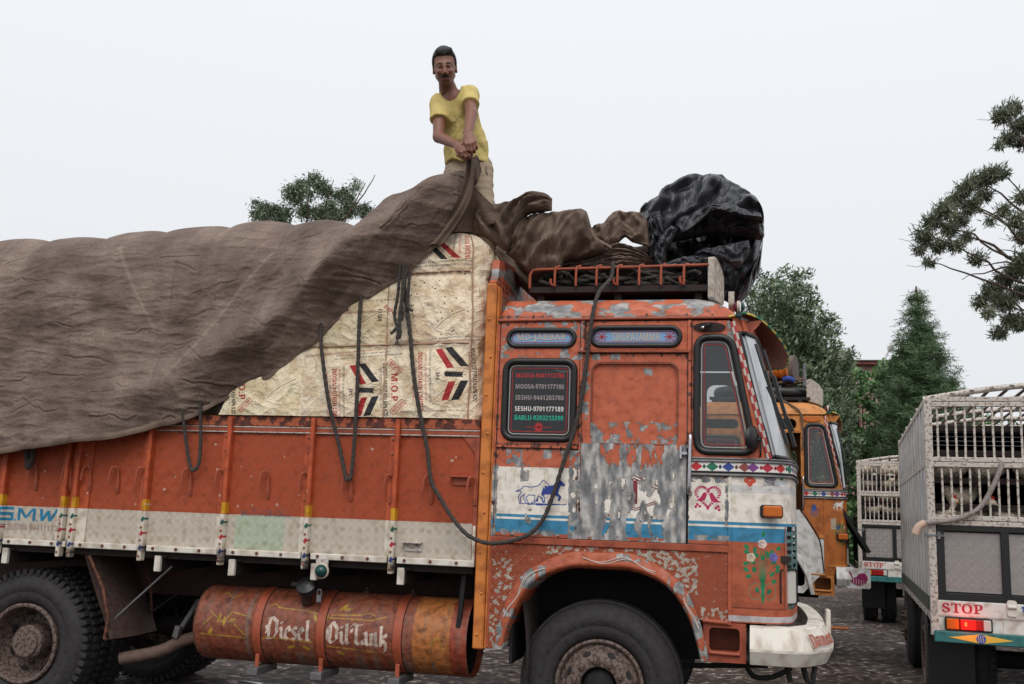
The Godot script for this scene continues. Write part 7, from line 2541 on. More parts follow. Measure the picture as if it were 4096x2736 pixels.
	for k in 420:
		var h := 1.0 - pow(r.randf(), 0.6)
		var y := lerpf(4.4, 10.25, h)
		var rad := (1.0 - h) * 2.15 * r.randf_range(0.25, 1.05) + 0.04
		if fmod(y * 2.0, 1.0) < 0.25: rad *= 0.8
		var an := r.randf() * TAU
		spots.append_array([6.4 + cos(an) * rad, y - rad * 0.12, -31.0 + sin(an) * rad, 0.15 + 0.16 * (1 - h)])
	crown(t, "crown", spots, 230.0, sprig(12, 0.2, 0.02, 0.14, -0.35, 4), leafy(c8(88, 114, 80)), 8)
	# creeper over the house
	t = thing("creeper", "broad-leaved creeper and bushes climbing over the pink house", "creeper", Vector3(5.5, 0, -33.0))
	for k in 6: limb(t, [4.0 + k * 0.6, 0, -33.5, 4.2 + k * 0.6, 3, -33.6, 4.0 + k * 0.7, 6.5, -33.6], 0.06, 0.02, bark)
	var low := CREEPER.duplicate()
	for k in 70: low.append_array([2.6 + r.randf() * 7.0, 0.4 + r.randf() * 4.0, -33.0 + r.randfn(0, 0.5), 0.5])
	crown(t, "foliage", low, 210.0, sprig(8, 0.17, 0.14, 0.25, 0.5, 5), leafy(c8(100, 134, 88)), 10)
	# far low hedge that closes the yard
	t = thing("hedge", "long dark hedge closing off the far side of the yard", "hedge", Vector3(-6, 0, -40))
	spots = []
	for k in 260: spots.append_array([-45.0 + r.randf() * 90.0, 0.3 + r.randf() * 2.6, -40.0 + r.randfn(0, 0.6), 0.8])
	crown(t, "foliage", spots, 45.0, sprig(10, 0.3, 0.2, 0.5, 0.2, 6), leafy(c8(58, 76, 50)), 12)
	house()


func house() -> void:
	var t := thing("house", "pink rendered house with a flat dark-edged roof, half hidden by creeper", "house", Vector3(3.75, 0, -40.0))
	var pink := mat(c8(196, 152, 150), 0.9, 0, M.grime, 0.4)
	var b := MB.new()
	b.panel(V2([-3.0, 0, 3.0, 0, 3.0, 8.3, -3.0, 8.3]), [rr(-1.5, 5.6, -0.7, 6.9, 0.02), rr(0.6, 5.6, 1.4, 6.9, 0.02), rr(-1.5, 2.4, -0.7, 3.7, 0.02)], 2.4, 0.25)
	b.box(Vector3(-2.9, 4.15, -0.4), Vector3(0.2, 8.3, 5.1))
	b.box(Vector3(2.9, 4.15, -0.4), Vector3(0.2, 8.3, 5.1))
	b.box(Vector3(0, 4.15, -2.9), Vector3(5.6, 8.3, 0.2))
	obj("wall", b, pink, t)
	b = MB.new()
	b.box(Vector3(0, 8.39, -0.2), Vector3(6.5, 0.16, 5.8), 0.02)
	var roof := obj("roof", b, mat(c8(110, 62, 58), 0.85, 0, M.grime, 0.5), t)
	b = MB.new()
	b.box(Vector3(0, 8.49, -0.2), Vector3(6.6, 0.05, 5.9), 0.01)
	obj("roof_edge", b, mat(c8(78, 72, 72), 0.8), roof)
	b = MB.new()
	b.box(Vector3(0.6, 8.72, 1.6), Vector3(0.8, 0.42, 0.8), 0.01)
	var tank := obj("roof_hatch", b, mat(c8(206, 176, 166), 0.9), roof)
	b = MB.new()
	b.box(Vector3(0.6, 8.96, 1.6), Vector3(0.95, 0.06, 0.95), 0.01)
	obj("hatch_cover", b, mat(c8(110, 96, 92), 0.9), tank)
	for q in [[-1.1, 6.25], [1.0, 6.25], [-1.1, 3.05]]:
		b = MB.new()
		b.panel(rr(q[0] - 0.4, q[1] - 0.65, q[0] + 0.4, q[1] + 0.65, 0.02), [rr(q[0] - 0.34, q[1] - 0.59, q[0] - 0.03, q[1] + 0.59, 0.01), rr(q[0] + 0.03, q[1] - 0.59, q[0] + 0.34, q[1] + 0.59, 0.01)], 2.3, 0.06)
		var w := obj("window", b, mat(c8(120, 78, 70), 0.7), t)
		for s in [-0.185, 0.185]:
			b = MB.new()
			b.prism(rr(q[0] + s - 0.155, q[1] - 0.59, q[0] + s + 0.155, q[1] + 0.59, 0.01), 2.25, 2.27)
			obj("pane", b, M.tint, w)
		b = MB.new()
		b.box(Vector3(q[0], q[1] - 0.7, 2.45), Vector3(1.0, 0.08, 0.2), 0.01)
		obj("sill", b, mat(c8(150, 96, 92), 0.85), w)
	t = thing("street_lamp", "white street lamp with a drop-shaped head beside the conifer", "street lamp", Vector3(5.85, 0, -35.3))
	b = MB.new()
	b.tube(curve(V3([0, 0, 0, 0, 4, 0, 0, 8.0, 0, 0.03, 8.3, 0, 0.12, 8.52, 0.02]), 0.2), 0.035, 8)
	obj("pole", b, mat(c8(206, 204, 204), 0.5), t)
	b = MB.new()
	b.X = Transform3D(Basis(Vector3.BACK, -0.5), Vector3(0.12, 8.5, 0.02))
	b.lathe(V2([0.02, 0.0, 0.06, 0.06, 0.12, 0.18, 0.13, 0.27, 0.09, 0.36, 0.001, 0.39]), 16, true)
	obj("lamp_head", b, mat(c8(214, 212, 212), 0.4), t)


const GUM := [5.09, 9.58, -13.41, 0.18, 5.5, 10.03, -14.19, 0.16, 5.49, 9.52, -13.84, 0.19, 5.41, 9.48, -14.42, 0.16, 5.72, 9.42, -14.55, 0.16, 4.9, 8.85, -13.07, 0.09, 3.49, 7.04, -12.93, 0.18, 3.75, 7.34, -15.0, 0.12, 3.77, 7.51, -13.53, 0.18, 3.97, 7.71, -13.48, 0.19, 4.57, 8.52, -15.37, 0.18, 4.51, 8.32, -14.08, 0.18, 4.93, 8.8, -15.01, 0.19, 4.98, 8.63, -14.15, 0.19, 5.3, 8.8, -14.6, 0.14, 3.8, 6.98, -13.36, 0.16, 4.25, 7.62, -14.56, 0.16, 4.59, 8.02, -15.15, 0.18, 4.62, 8.03, -14.29, 0.18, 5.01, 8.43, -14.85, 0.16, 3.87, 6.97, -14.68, 0.11, 4.08, 6.93, -13.21, 0.14, 4.66, 7.59, -14.96, 0.12, 4.79, 7.04, -14.67, 0.14, 5.13, 7.8, -13.89, 0.12, 5.2, 7.4, -13.3, 0.16, 5.88, 7.71, -15.49, 0.18, 4.98, 7.71, -14.3, 0.09, 5.65, 6.89, -15.22, 0.21, 5.49, 6.8, -15.59, 0.19, 5.16, 6.47, -15.17, 0.21, 5.06, 6.35, -15.68, 0.16, 5.18, 6.08, -14.44, 0.21, 5.75, 6.5, -15.51, 0.21, 5.38, 5.77, -14.67, 0.18, 5.43, 5.74, -15.91, 0.16, 5.84, 5.91, -15.83, 0.18, 4.71, 5.7, -13.66, 0.12, 5.39, 6.78, -13.72, 0.14, 5.44, 8.0, -13.72, 0.14]
const BACKTREE := [-15.65, 11.17, -22.99, 0.2, -14.7, 10.93, -21.6, 0.17, -15.24, 11.23, -22.02, 0.11, -14.24, 10.78, -21.31, 0.22, -14.18, 10.84, -21.96, 0.25, -13.78, 11.4, -21.57, 0.25, -13.43, 11.51, -21.52, 0.22, -13.87, 11.38, -22.17, 0.2, -13.59, 11.88, -22.15, 0.17, -13.71, 12.31, -23.04, 0.22, -13.19, 11.92, -22.54, 0.22, -13.32, 11.95, -23.27, 0.2, -13.73, 11.79, -22.98, 0.14, -14.11, 11.4, -23.38, 0.28, -13.22, 11.02, -22.66, 0.31, -12.27, 10.83, -21.32, 0.22, -12.88, 11.82, -23.18, 0.17, -12.79, 12.0, -23.5, 0.17, -12.58, 11.73, -23.4, 0.2, -11.99, 11.78, -22.48, 0.14, -12.36, 11.21, -22.95, 0.25, -11.39, 10.78, -21.68, 0.2, -11.86, 11.19, -23.44, 0.2, -12.62, 10.86, -22.52, 0.28, -14.02, 10.48, -21.36, 0.25, -11.36, 11.5, -21.1, 0.08, -15.21, 10.97, -22.78, 0.2]
const SHEOAK_TOPS := [0.35, 8.61, -25.81, 0.13, 0.5, 8.06, -21.81, 0.13, 0.83, 9.12, -24.96, 0.13, 1.0, 8.46, -23.33, 0.13, 1.14, 8.55, -22.16, 0.13, 1.41, 8.49, -22.88, 0.13, 1.76, 9.29, -25.0, 0.13, 2.03, 9.18, -25.55, 0.13, 1.96, 7.98, -21.95, 0.13, 2.37, 8.33, -24.6, 0.13, 2.32, 7.42, -22.14, 0.13, 2.83, 7.75, -25.28, 0.13, 2.86, 7.0, -23.65, 0.13, 3.3, 7.11, -26.24, 0.13, 3.56, 6.89, -26.8, 0.13]
const CREEPER := [3.55, 6.48, -33.01, 0.37, 3.97, 7.21, -34.0, 0.33, 4.24, 7.35, -32.6, 0.3, 4.58, 7.1, -32.24, 0.3, 5.12, 6.98, -33.47, 0.37, 3.93, 6.3, -32.14, 0.4, 4.45, 6.52, -32.56, 0.4, 4.9, 6.26, -33.15, 0.33, 5.45, 7.32, -33.51, 0.37, 5.72, 7.52, -32.59, 0.37, 6.08, 7.66, -32.41, 0.37, 6.18, 7.26, -34.23, 0.43, 6.49, 7.44, -33.11, 0.4, 7.04, 7.15, -34.63, 0.43, 5.69, 6.74, -34.26, 0.43, 6.19, 6.47, -33.35, 0.47, 6.7, 6.34, -33.66, 0.47, 7.21, 6.87, -33.8, 0.43, 7.58, 6.58, -34.2, 0.43, 5.28, 5.83, -33.7, 0.4, 5.75, 5.84, -33.74, 0.47, 6.35, 5.71, -34.02, 0.47, 7.03, 5.8, -34.83, 0.47, 7.36, 5.89, -33.99, 0.43, 7.82, 6.21, -33.88, 0.4, 8.19, 6.63, -34.49, 0.3, 4.13, 4.9, -32.86, 0.47, 4.71, 4.93, -33.12, 0.43, 5.46, 5.08, -34.68, 0.43, 5.9, 5.01, -33.84, 0.47, 6.4, 4.87, -34.03, 0.47, 3.85, 4.21, -32.45, 0.43, 4.41, 4.29, -33.4, 0.47, 5.11, 4.42, -33.88, 0.47, 5.59, 4.2, -32.87, 0.43, 3.65, 5.77, -33.38, 0.3, 3.48, 4.94, -33.53, 0.33, 4.73, 5.53, -32.52, 0.2, 3.16, 4.27, -33.56, 0.4, 4.02, 5.59, -33.19, 0.2, 7.27, 5.09, -34.46, 0.5, 7.95, 5.39, -33.89, 0.5, 8.76, 5.81, -34.73, 0.43, 9.43, 5.51, -35.0, 0.5, 10.03, 5.08, -33.73, 0.5]


# ---------------------------------------------------------------- the other trucks, the birds
func yellow_paint() -> Texture2D:
	var cv := Cv.new(512, 512, -1.62, 0.68, 0.78, 3.08, c8(196, 128, 60))
	cv.rect(-1.62, 0.68, 0.78, 1.9, c8(180, 104, 44))
	flowers(cv, 0.17, 1.42, 0.42, [c8(60, 90, 150), c8(220, 150, 60), c8(214, 206, 200)])
	pony(cv, 0.14, 1.78, 0.1, c8(226, 220, 216), c8(170, 160, 160))
	for k in 4: cv.line(cv.ring(-0.16, 1.7, 0.012 + 0.012 * k, 0.015 + 0.014 * k, 12), 0.005, c8(66, 80, 150), true)
	leaf(cv, -0.16, 1.7, 0.1, 0.03, 1.57, c8(66, 80, 150))
	cv.rect(0.03, 1.5, 0.09, 1.63, c8(176, 160, 140))
	return cv.tex()


func make_yellow() -> void:
	var paint := livery(mat(Color.WHITE, 0.5, 0, M.grime), yellow_paint())
	var plain := mat(c8(196, 126, 58), 0.5, 0, M.grime)
	var white := mat(c8(212, 214, 214), 0.55, 0, M.grime)
	var at := Vector3(1.08, 0.03, -6.2)
	var t := thing("yellow_truck", "orange-yellow truck cab with its door open, parked behind the peeling cab", "truck", at, deg_to_rad(-2))
	MB.flat = 0.4
	make_cab(t, Vector3.ZERO, {"main": false, "paint": paint, "trimpaint": plain, "skirt": white, "arch": white, "arch2": white, "door": false, "ind": Vector2(0.16, 1.42), "bump": 0.95, "bumpmat": white})
	MB.flat = 1.0
	var b := MB.new()
	b.panel(V2([-0.99, 0.74, -0.3, 0.74, -0.06, 1.0, -0.1, 1.35, -0.32, 1.72, -0.99, 1.72]), [rr(-0.72, 0.82, -0.28, 1.1, 0.05)], 0.016, 0.02)
	obj("white_flare", b, white, t)
	b = MB.new()
	b.tube(curve(V3([-0.32, 1.72, 0.02, -0.2, 1.55, 0.02, -0.1, 1.35, 0.02, -0.06, 1.0, 0.02]), 0.04), 0.008, 6)
	obj("flare_line", b, M.maroon, t)
	b = MB.new()
	for k in 5: b.box(Vector3(0.34, 1.42, -0.2 - k * 0.14), Vector3(0.012, 0.5, 0.012))
	for k in 7: b.box(Vector3(0.34, 1.2 + k * 0.075, -0.45), Vector3(0.012, 0.012, 0.62))
	b.X = Transform3D(Basis(Vector3.BACK, 0.55), Vector3(0.31, 1.5, -0.02))
	b.panel(rr(-0.02, -0.3, 0.02, 0.3, 0.01), [], 0.0, 0.75)
	obj("grille_flap", b, M.dark, t)
	# maroon fish painted on the white bumper end
	b = MB.new()
	b.prism(rr(0.18, 0.83, 0.46, 1.06, 0.03), 0.04, 0.085)
	var end := obj("bumper_end", b, white, t)
	b = MB.new()
	var fish := V2([0.42, 0.98, 0.39, 1.01, 0.33, 1.0, 0.3, 0.96, 0.26, 0.95, 0.25, 1.0, 0.22, 1.03, 0.21, 0.98, 0.22, 0.93, 0.26, 0.88, 0.33, 0.86, 0.4, 0.89, 0.43, 0.94])
	b.prism(fish, 0.085, 0.088)
	obj("fish_mark", b, mat(c8(136, 24, 84), 0.5), end)
	b = MB.new()
	for k in 5: b.box(Vector3(0.27 + k * 0.028, 0.915 - 0.006 * k, 0.0885), Vector3(0.006, 0.06, 0.003))
	tag(obj("fish_stripes", b, white, end), "", "", "", "stuff")
	b = MB.new()
	b.box(Vector3(-2.9, 1.75, -1.2), Vector3(2.4, 1.1, 2.4), 0.02)
	obj("cargo_box", b, plain, t)
	b = MB.new()
	b.box(Vector3(-2.2, 0.95, -1.2), Vector3(4.6, 0.24, 0.9))
	obj("chassis_rail", b, M.under, t)
	for p in [Vector3(-0.855, 0.52, -0.09), Vector3(-0.855, 0.52, -2.05)]: wheel("wheel", t, p, true)
	for p in [Vector3(-3.6, 0.52, -0.1), Vector3(-3.6, 0.52, -2.05)]: wheel("wheel", t, p, false)
	b = MB.new()
	b.box(Vector3(-0.8, 3.11, -0.3), Vector3(1.25, 0.04, 0.04), 0.004)
	b.box(Vector3(-0.8, 3.11, -2.1), Vector3(1.25, 0.04, 0.04), 0.004)
	b.box(Vector3(-0.8, 3.09, -1.2), Vector3(1.2, 0.015, 1.8))
	for x in [-1.3, -0.3]: b.box(Vector3(x, 3.05, -0.3), Vector3(0.05, 0.1, 0.05))
	var rack := obj("roof_rack", b, M.dark, t)
	b = MB.new()
	b.X = Transform3D(Basis(Vector3.UP, 1.2), Vector3(-0.2, 3.08, -0.3))
	b.prism(V2([0, 0, 0.5, 0, 0.5, 0.2, 0.35, 0.26, 0.08, 0.29, 0.0, 0.27]), -0.02, 0.02)
	obj("end_board", b, M.oldboard, rack)
	b = MB.new()
	b.X = Transform3D(Basis(Vector3.UP, 1.0), Vector3(-0.26, 3.3, -0.5))
	b.prism(V2([0, 0, 0.1, 0, 0.06, 0.3, 0.03, 0.3]), -0.008, 0.008)
	obj("spike_plate", b, M.steel, rack)
	b = MB.new()
	b.tube(curve(V3([-0.5, 0.82, 0.1, -0.38, 0.6, 0.14, -0.28, 0.42, 0.16, -0.2, 0.38, 0.16, 0.2, 0.37, 0.12]), 0.04), 0.016, 8)
	obj("step_pipe", b, M.post, t)
	# what lies on its roof
	var on := func(called: String, label: String, cat: String) -> Node3D: return thing(called, label, cat, at, deg_to_rad(-2))
	var o: Node3D = on.call("inner_tube", "long black inflated inner tube lashed along the yellow truck's roof rack", "inner tube")
	b = MB.new()
	b.tube(curve(V3([-1.3, 3.2, -0.5, -1.1, 3.21, -0.42, -0.6, 3.21, -0.4, -0.32, 3.2, -0.45, -0.25, 3.19, -0.7, -0.35, 3.19, -1.0, -0.8, 3.2, -1.1, -1.25, 3.2, -0.95]), 0.04), 0.085, 12, true, true)
	obj("tube", b, M.rubber, o)
	for x in [-0.87, -0.54]:
		b = MB.new()
		b.X = Transform3D(Basis(Vector3.BACK, PI / 2), Vector3(x, 3.21, -0.41))
		b.lathe(V2([0.088, -0.01, 0.091, 0.0, 0.088, 0.01]), 14)
		obj("tie", b, mat(c8(150, 180, 190), 0.6), o)
	o = on.call("rope_coil", "coil of frayed brown rope on the yellow truck's roof load", "rope")
	var r := RandomNumberGenerator.new()
	r.seed = 21
	for k in 6:
		var pts := []
		for j in 8: pts.append_array([-0.95 + j * 0.095 + r.randfn(0, 0.02), 3.31 + r.randf() * 0.06 + 0.02 * (k % 3), -0.38 + r.randfn(0, 0.05) - 0.05 * k])
		rope("strand", pts, 0.018, mat(c8(98, 82, 70), 0.95), o)
	rope("strand", [-0.72, 3.62, -0.3, -0.74, 3.52, -0.26, -0.7, 3.36, -0.27, -0.66, 3.26, -0.27, -0.6, 3.14, -0.27, -0.4, 2.99, -0.02, -0.3, 2.88, 0.02, -0.28, 2.6, 0.02, -0.29, 2.45, 0.02], 0.012, mat(c8(98, 82, 70), 0.95), o)
	rope("knot", [-0.74, 3.62, -0.27, -0.68, 3.55, -0.24, -0.75, 3.45, -0.24, -0.66, 3.42, -0.22, -0.73, 3.36, -0.24], 0.026, mat(c8(98, 82, 70), 0.95), o)
	o = on.call("orange_bundle", "bright orange sheet bundle tied in the middle on the yellow truck's roof", "bundle")
	b = MB.new()
	var path := curve(V3([-1.05, 3.46, -0.5, -0.9, 3.47, -0.45, -0.74, 3.48, -0.42, -0.62, 3.53, -0.4, -0.46, 3.55, -0.38]), 0.02)
	var rad := PackedFloat32Array()
	for k in path.size():
		var f := float(k) / (path.size() - 1)
		rad.push_back(0.15 - 0.06 * exp(-pow((f - 0.52) / 0.1, 2)) + 0.012 * sin(k * 1.3) + 0.02 * f)
	b.tube(path, rad, 18)
	obj("sheet", b, bump(mat(c8(236, 132, 44), 0.6, 0, M.grime, 3.0), M.soft, 1.0), o)
	o = on.call("canvas_roll", "grey-brown canvas roll behind the orange bundle on the yellow truck", "canvas roll")
	b = MB.new()
	b.tube(V3([-0.9, 3.5, -0.75, -0.5, 3.53, -0.68, -0.34, 3.53, -0.64]), 0.19, 18)
	obj("roll", b, mat(c8(104, 94, 88), 0.9, 0, M.grime, 2.0), o)
	o = on.call("blue_cloth", "small bright blue cloth tucked under the grey roll on the yellow truck", "cloth")
	b = MB.new()
	b.tube(curve(V3([-0.5, 3.36, -0.32, -0.44, 3.37, -0.3, -0.38, 3.35, -0.34]), 0.01), 0.035, 8)
	obj("bundle", b, mat(c8(36, 66, 150), 0.7), o)
	o = on.call("cloth_bag", "pale cloth bag hanging inside the yellow truck's open doorway", "bag")
	b = MB.new()
	b.X = Transform3D(Basis(), Vector3(-0.45, 1.98, -0.5))
	b.lathe(V2([0.001, 0.0, 0.06, 0.02, 0.1, 0.12, 0.09, 0.28, 0.05, 0.42, 0.025, 0.5, 0.03, 0.56, 0.001, 0.6]), 14, true)
	obj("sack", b, bump(mat(c8(180, 172, 150), 0.9, 0, M.grime, 4.0), M.soft, 1.0), o)


# a lorry with a cage for poultry; x runs along its tail from the left corner, z towards the tail
func poultry_truck() -> Node3D:
	var t := thing("poultry_truck", "white barred poultry truck at the right with one red tail lamp lit", "truck", Vector3(1.49, 0, -2.1), deg_to_rad(-6), "poultry trucks parked in the yard")
	var W := 2.05
	var L := 4.6
	for x in [0.0, W]:
		for z in [0.0, -L]:
			var b := MB.new()
			b.box(Vector3(x + (0.03 if x == 0 else -0.03), 1.69, z - (0.03 if z == 0 else -0.03)), Vector3(0.06, 1.86, 0.06), 0.006)
			obj("corner_post", b, M.chips, t)
	for y in [2.6, 2.115, 1.655]:
		for e in [0.02, -0.022]:
			var b := MB.new()
			b.box(Vector3(W / 2, y + e, -0.025), Vector3(W - 0.1, 0.038, 0.034), 0.004)
			obj("cage_rail", b, M.chips, t)
	var bar := MB.new()
	bar.box(Vector3.ZERO, Vector3(0.017, 0.44, 0.012), 0.003)
	var bm := bar.mesh()
	for tier in 2:
		for k in 28:
			var o := MeshInstance3D.new()
			o.name = "cage_bar"
			o.mesh = bm
			o.material_override = M.chips
			t.add_child(o, true)
			o.position = Vector3(0.1 + k * 0.068 + 0.022 * tier, 2.357 - tier * 0.472, -0.028)
			o.rotation.z = 0.012 * sin(k * 7.7 + tier)
	# sides of sheet strips
	var lt := mat(c8(200, 200, 198), 0.55, 0, M.grime, 0.4)
	for s in 2:
		for k in 22:
			var b := MB.new()
			b.box(Vector3(0.018 if s == 0 else W - 0.018, 1.72, -0.16 - k * 0.205), Vector3(0.02 if k % 2 else 0.034, 1.7, 0.172), 0.004)
			obj("side_slat", b, lt, t)
		for y in [2.6, 2.1, 0.93]:
			var b := MB.new()
			b.box(Vector3(0.016 if s == 0 else W - 0.016, y, -L / 2), Vector3(0.036, 0.05, L), 0.004)
			obj("side_rail", b, M.chips, t)
	var pat := Cv.new(256, 64, 0, 0, 1, 0.25, c8(60, 70, 60))
	for k in 16:
		pat.dot(k / 16.0 + 0.02, 0.12, 0.02, 0.1, [c8(200, 170, 70), c8(40, 80, 90), c8(190, 186, 176), c8(30, 60, 50)][k % 4], 0.4)
		pat.dot(k / 16.0 + 0.05, 0.16, 0.012, 0.05, c8(40, 60, 120))
	var b := MB.new()
	b.box(Vector3(-0.004, 1.0, -L / 2), Vector3(0.012, 0.11, L - 0.1))
	obj("painted_strip", b, mat(Color.WHITE, 0.6, 0, pat.tex(), 2.0), t)
	# roof: bowed hoops and long strips
	for k in 6:
		b = MB.new()
		var pts := PackedVector3Array()
		for j in 13: pts.push_back(Vector3(W * j / 12.0, 2.62 + 0.12 * sin(PI * j / 12.0), -0.03 - k * 0.9))
		b.tube(pts, 0.024, 4, true, false, 0.7)
		obj("roof_hoop", b, M.chips, t)
	for j in 14:
		b = MB.new()
		var f := (j + 0.5) / 14.0
		b.box(Vector3(W * f, 2.63 + 0.12 * sin(PI * f), -L / 2), Vector3(0.035, 0.008, L), 0.002)
		obj("roof_strip", b, M.chips, t)
	for z in [-1.6, -3.2, -4.5]:
		b = MB.new()
		b.box(Vector3(W / 2, 2.5, z), Vector3(W - 0.1, 0.05, 0.03), 0.004)
		obj("cross_rail", b, M.white, t)
	# shelves
	for y in [2.39, 2.19, 1.97, 1.76, 1.6]:
		b = MB.new()
		b.box(Vector3(W / 2, y, -L / 2 - 0.03), Vector3(W - 0.08, 0.014, L - 0.16))
		b.box(Vector3(W / 2, y, -0.1), Vector3(W - 0.1, 0.05, 0.02), 0.003)
		var sh := obj("shelf", b, M.maroon, t)
		if y > 2.3:
			for e in 4:
				b = MB.new()
				b.tube(V3([0.06, y - 0.03 - 0.035 * e, -0.12, W - 0.06, y - 0.03 - 0.035 * e, -0.12]), 0.003, 4)
				obj("wire", b, M.steel, sh)
	b = MB.new()
	b.box(Vector3(W / 2, 1.75, -L + 0.1), Vector3(W - 0.1, 1.7, 0.04))
	obj("front_wall", b, M.dark, t)
	# tailgate
	b = MB.new()
	b.box(Vector3(W / 2, 1.32, -0.06), Vector3(W - 0.14, 0.58, 0.03))
	var gate := obj("tailgate", b, M.dark, t)
	var alu := bump(mat(c8(176, 172, 172), 0.5, 0.2, M.chkshade), M.chk, 0.5)
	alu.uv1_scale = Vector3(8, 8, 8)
	for x in [0.32, 0.79, 1.26, 1.73]:
		b = MB.new()
		b.box(Vector3(x, 1.33, -0.044), Vector3(0.42, 0.46, 0.01))
		obj("tread_plate", b, alu, gate)
	for e in [[W / 2, 1.595, W - 0.13, 0.05], [W / 2, 1.06, W - 0.13, 0.06], [0.09, 1.325, 0.06, 0.5], [0.555, 1.325, 0.06, 0.5], [1.025, 1.325, 0.06, 0.5], [1.495, 1.325, 0.06, 0.5], [1.96, 1.325, 0.06, 0.5]]:
		b = MB.new()
		b.box(Vector3(e[0], e[1], -0.03), Vector3(e[2], e[3], 0.03), 0.004)
		obj("frame_bar", b, M.rubber, gate)
	b = MB.new()
	b.box(Vector3(0.05, 1.53, -0.008), Vector3(0.14, 0.02, 0.02), 0.004)
	b.box(Vector3(0.08, 1.53, -0.006), Vector3(0.025, 0.06, 0.03), 0.004)
	obj("bolt", b, M.steel, gate)
	# white sill with lamps and writing, painted bumper
	b = MB.new()
	b.box(Vector3(W / 2, 0.975, -0.03), Vector3(W - 0.02, 0.115, 0.06), 0.006)
	b.box(Vector3(W / 2, 0.86, -0.036), Vector3(W - 0.02, 0.12, 0.05), 0.004)
	b.box(Vector3(0.52, 0.86, -0.008), Vector3(0.006, 0.12, 0.006))
	b.box(Vector3(W / 2, 0.918, -0.008), Vector3(W - 0.04, 0.006, 0.012))
	var sill := obj("tail_sill", b, mat(c8(216, 212, 206), 0.55, 0, M.grime), t)
	words3("lettering", "STOP", FS, Vector3(0.23, 0.978, 0.002), 0.29, 0.07, mat(c8(176, 30, 44), 0.5), sill)
	var blue := mat(c8(40, 84, 160), 0.5)
	b = MB.new()
	for row in 4:
		for k in 5:
			if (row < 3 or k % 2 == 1 or true) and not (row == 3 and k == 2): b.box(Vector3(0.66 + k * 0.026 - 0.0 + (0.006 * (row) * (1 if k < 2 else (-1 if k > 2 else 0))), 1.01 - row * 0.022, 0.003), Vector3(0.022, 0.018, 0.004))
	obj("block_letter", b, blue, sill)
	for x in [0.58, 1.5]:
		b = MB.new()
		b.prism(rr(x - 0.035, 0.94, x + 0.035, 1.06, 0.02), 0.0, 0.014)
		b.X = Transform3D(Basis(Vector3.BACK, PI / 2), Vector3(x, 1.01, 0.02))
		b.lathe(V2([0.001, -0.03, 0.014, -0.03, 0.014, 0.03, 0.001, 0.03]), 10)
		obj("gate_hinge", b, M.white, sill)
	for x in [0.27, W - 0.27]:
		b = MB.new()
		b.box(Vector3(x, 0.858, 0.0), Vector3(0.34, 0.1, 0.03), 0.008)
		var lamp := obj("tail_lamp", b, M.dark, sill)
		var lit: bool = x < 1.0
		for e in [[-0.115, 0.09, M.amber], [0.02, 0.17, null], [0.13, 0.055, M.lens]]:
			b = MB.new()
			b.box(Vector3(x + e[0], 0.858, 0.018), Vector3(e[1], 0.082, 0.02), 0.006)
			var lm: StandardMaterial3D = e[2] if e[2] else mat(c8(150, 20, 18), 0.25)
			obj("lens", b, lm, lamp)
		if lit:
			b = MB.new()
			b.box(Vector3(x - 0.005, 0.858, 0.0285), Vector3(0.1, 0.07, 0.004), 0.001)
			var glow := mat(c8(220, 30, 20), 0.3)
			glow.emission_enabled = true
			glow.emission = Color(1.0, 0.05, 0.03)
			glow.emission_energy_multiplier = 1.1
			obj("lit_lamp", b, glow, lamp)
			b = MB.new()
			b.box(Vector3(x - 0.022, 0.862, 0.031), Vector3(0.018, 0.03, 0.003), 0.001)
			glow = glow.duplicate()
			glow.emission = Color(1.0, 0.45, 0.2)
			glow.emission_energy_multiplier = 1.6
			obj("lit_lamp", b, glow, lamp)
	b = MB.new()
	b.box(Vector3(W / 2 + 0.02, 0.76, 0.02), Vector3(W, 0.085, 0.05), 0.006)
	var bump_bar := obj("tail_bumper", b, mat(c8(44, 112, 112), 0.55, 0, M.grime), t)
	b = MB.new()
	b.prism(V2([0.12, 0.76, 0.35, 0.725, 0.58, 0.76, 0.35, 0.795]), 0.045, 0.048)
	obj("diamond_mark", b, mat(c8(222, 180, 66), 0.55), bump_bar)
	b = MB.new()
	var disc := PackedVector2Array()
	for k in 20: disc.push_back(Vector2(0.35 + 0.034 * cos(TAU * k / 20), 0.76 + 0.034 * sin(TAU * k / 20)))
	b.prism(disc, 0.048, 0.051)
	obj("disc_mark", b, blue, bump_bar)
	b = MB.new()
	for k in 3: b.tube(curve(V3([0.333 + k * 0.016, 0.785, 0.052, 0.328 + k * 0.016, 0.768, 0.052, 0.336 + k * 0.016, 0.752, 0.052, 0.33 + k * 0.016, 0.735, 0.052]), 0.01), 0.003, 4)
	tag(obj("wave_marks", b, M.cream, bump_bar), "", "", "", "stuff")
	b = MB.new()
	b.box(Vector3(0.92, 0.76, 0.0465), Vector3(0.42, 0.083, 0.004))
	obj("orange_band", b, mat(c8(214, 104, 66), 0.55), bump_bar)
	# wheels and underside
	for p in [[0.12, -1.25], [0.42, -1.25], [1.63, -1.25], [1.93, -1.25], [0.12, -4.3], [1.93, -4.3]]:
		var n0 := t.get_child_count()
		wheel("wheel", t, Vector3(p[0], 0.47, p[1]), p[1] < -3)
		var w: Node3D = t.get_child(n0)
		w.basis = Basis(Vector3.BACK, PI / 2 if p[0] < 1 else -PI / 2).scaled_local(Vector3(0.9, 0.85, 0.9))
		if p[0] < 1: w.position.x -= 0.1
		else: w.position.x += 0.1
	b = MB.new()
	b.box(Vector3(W / 2, 0.8, -L / 2 - 0.1), Vector3(0.9, 0.2, L - 0.3))
	b.box(Vector3(W / 2, 0.48, -1.25), Vector3(1.4, 0.14, 0.14), 0.03)
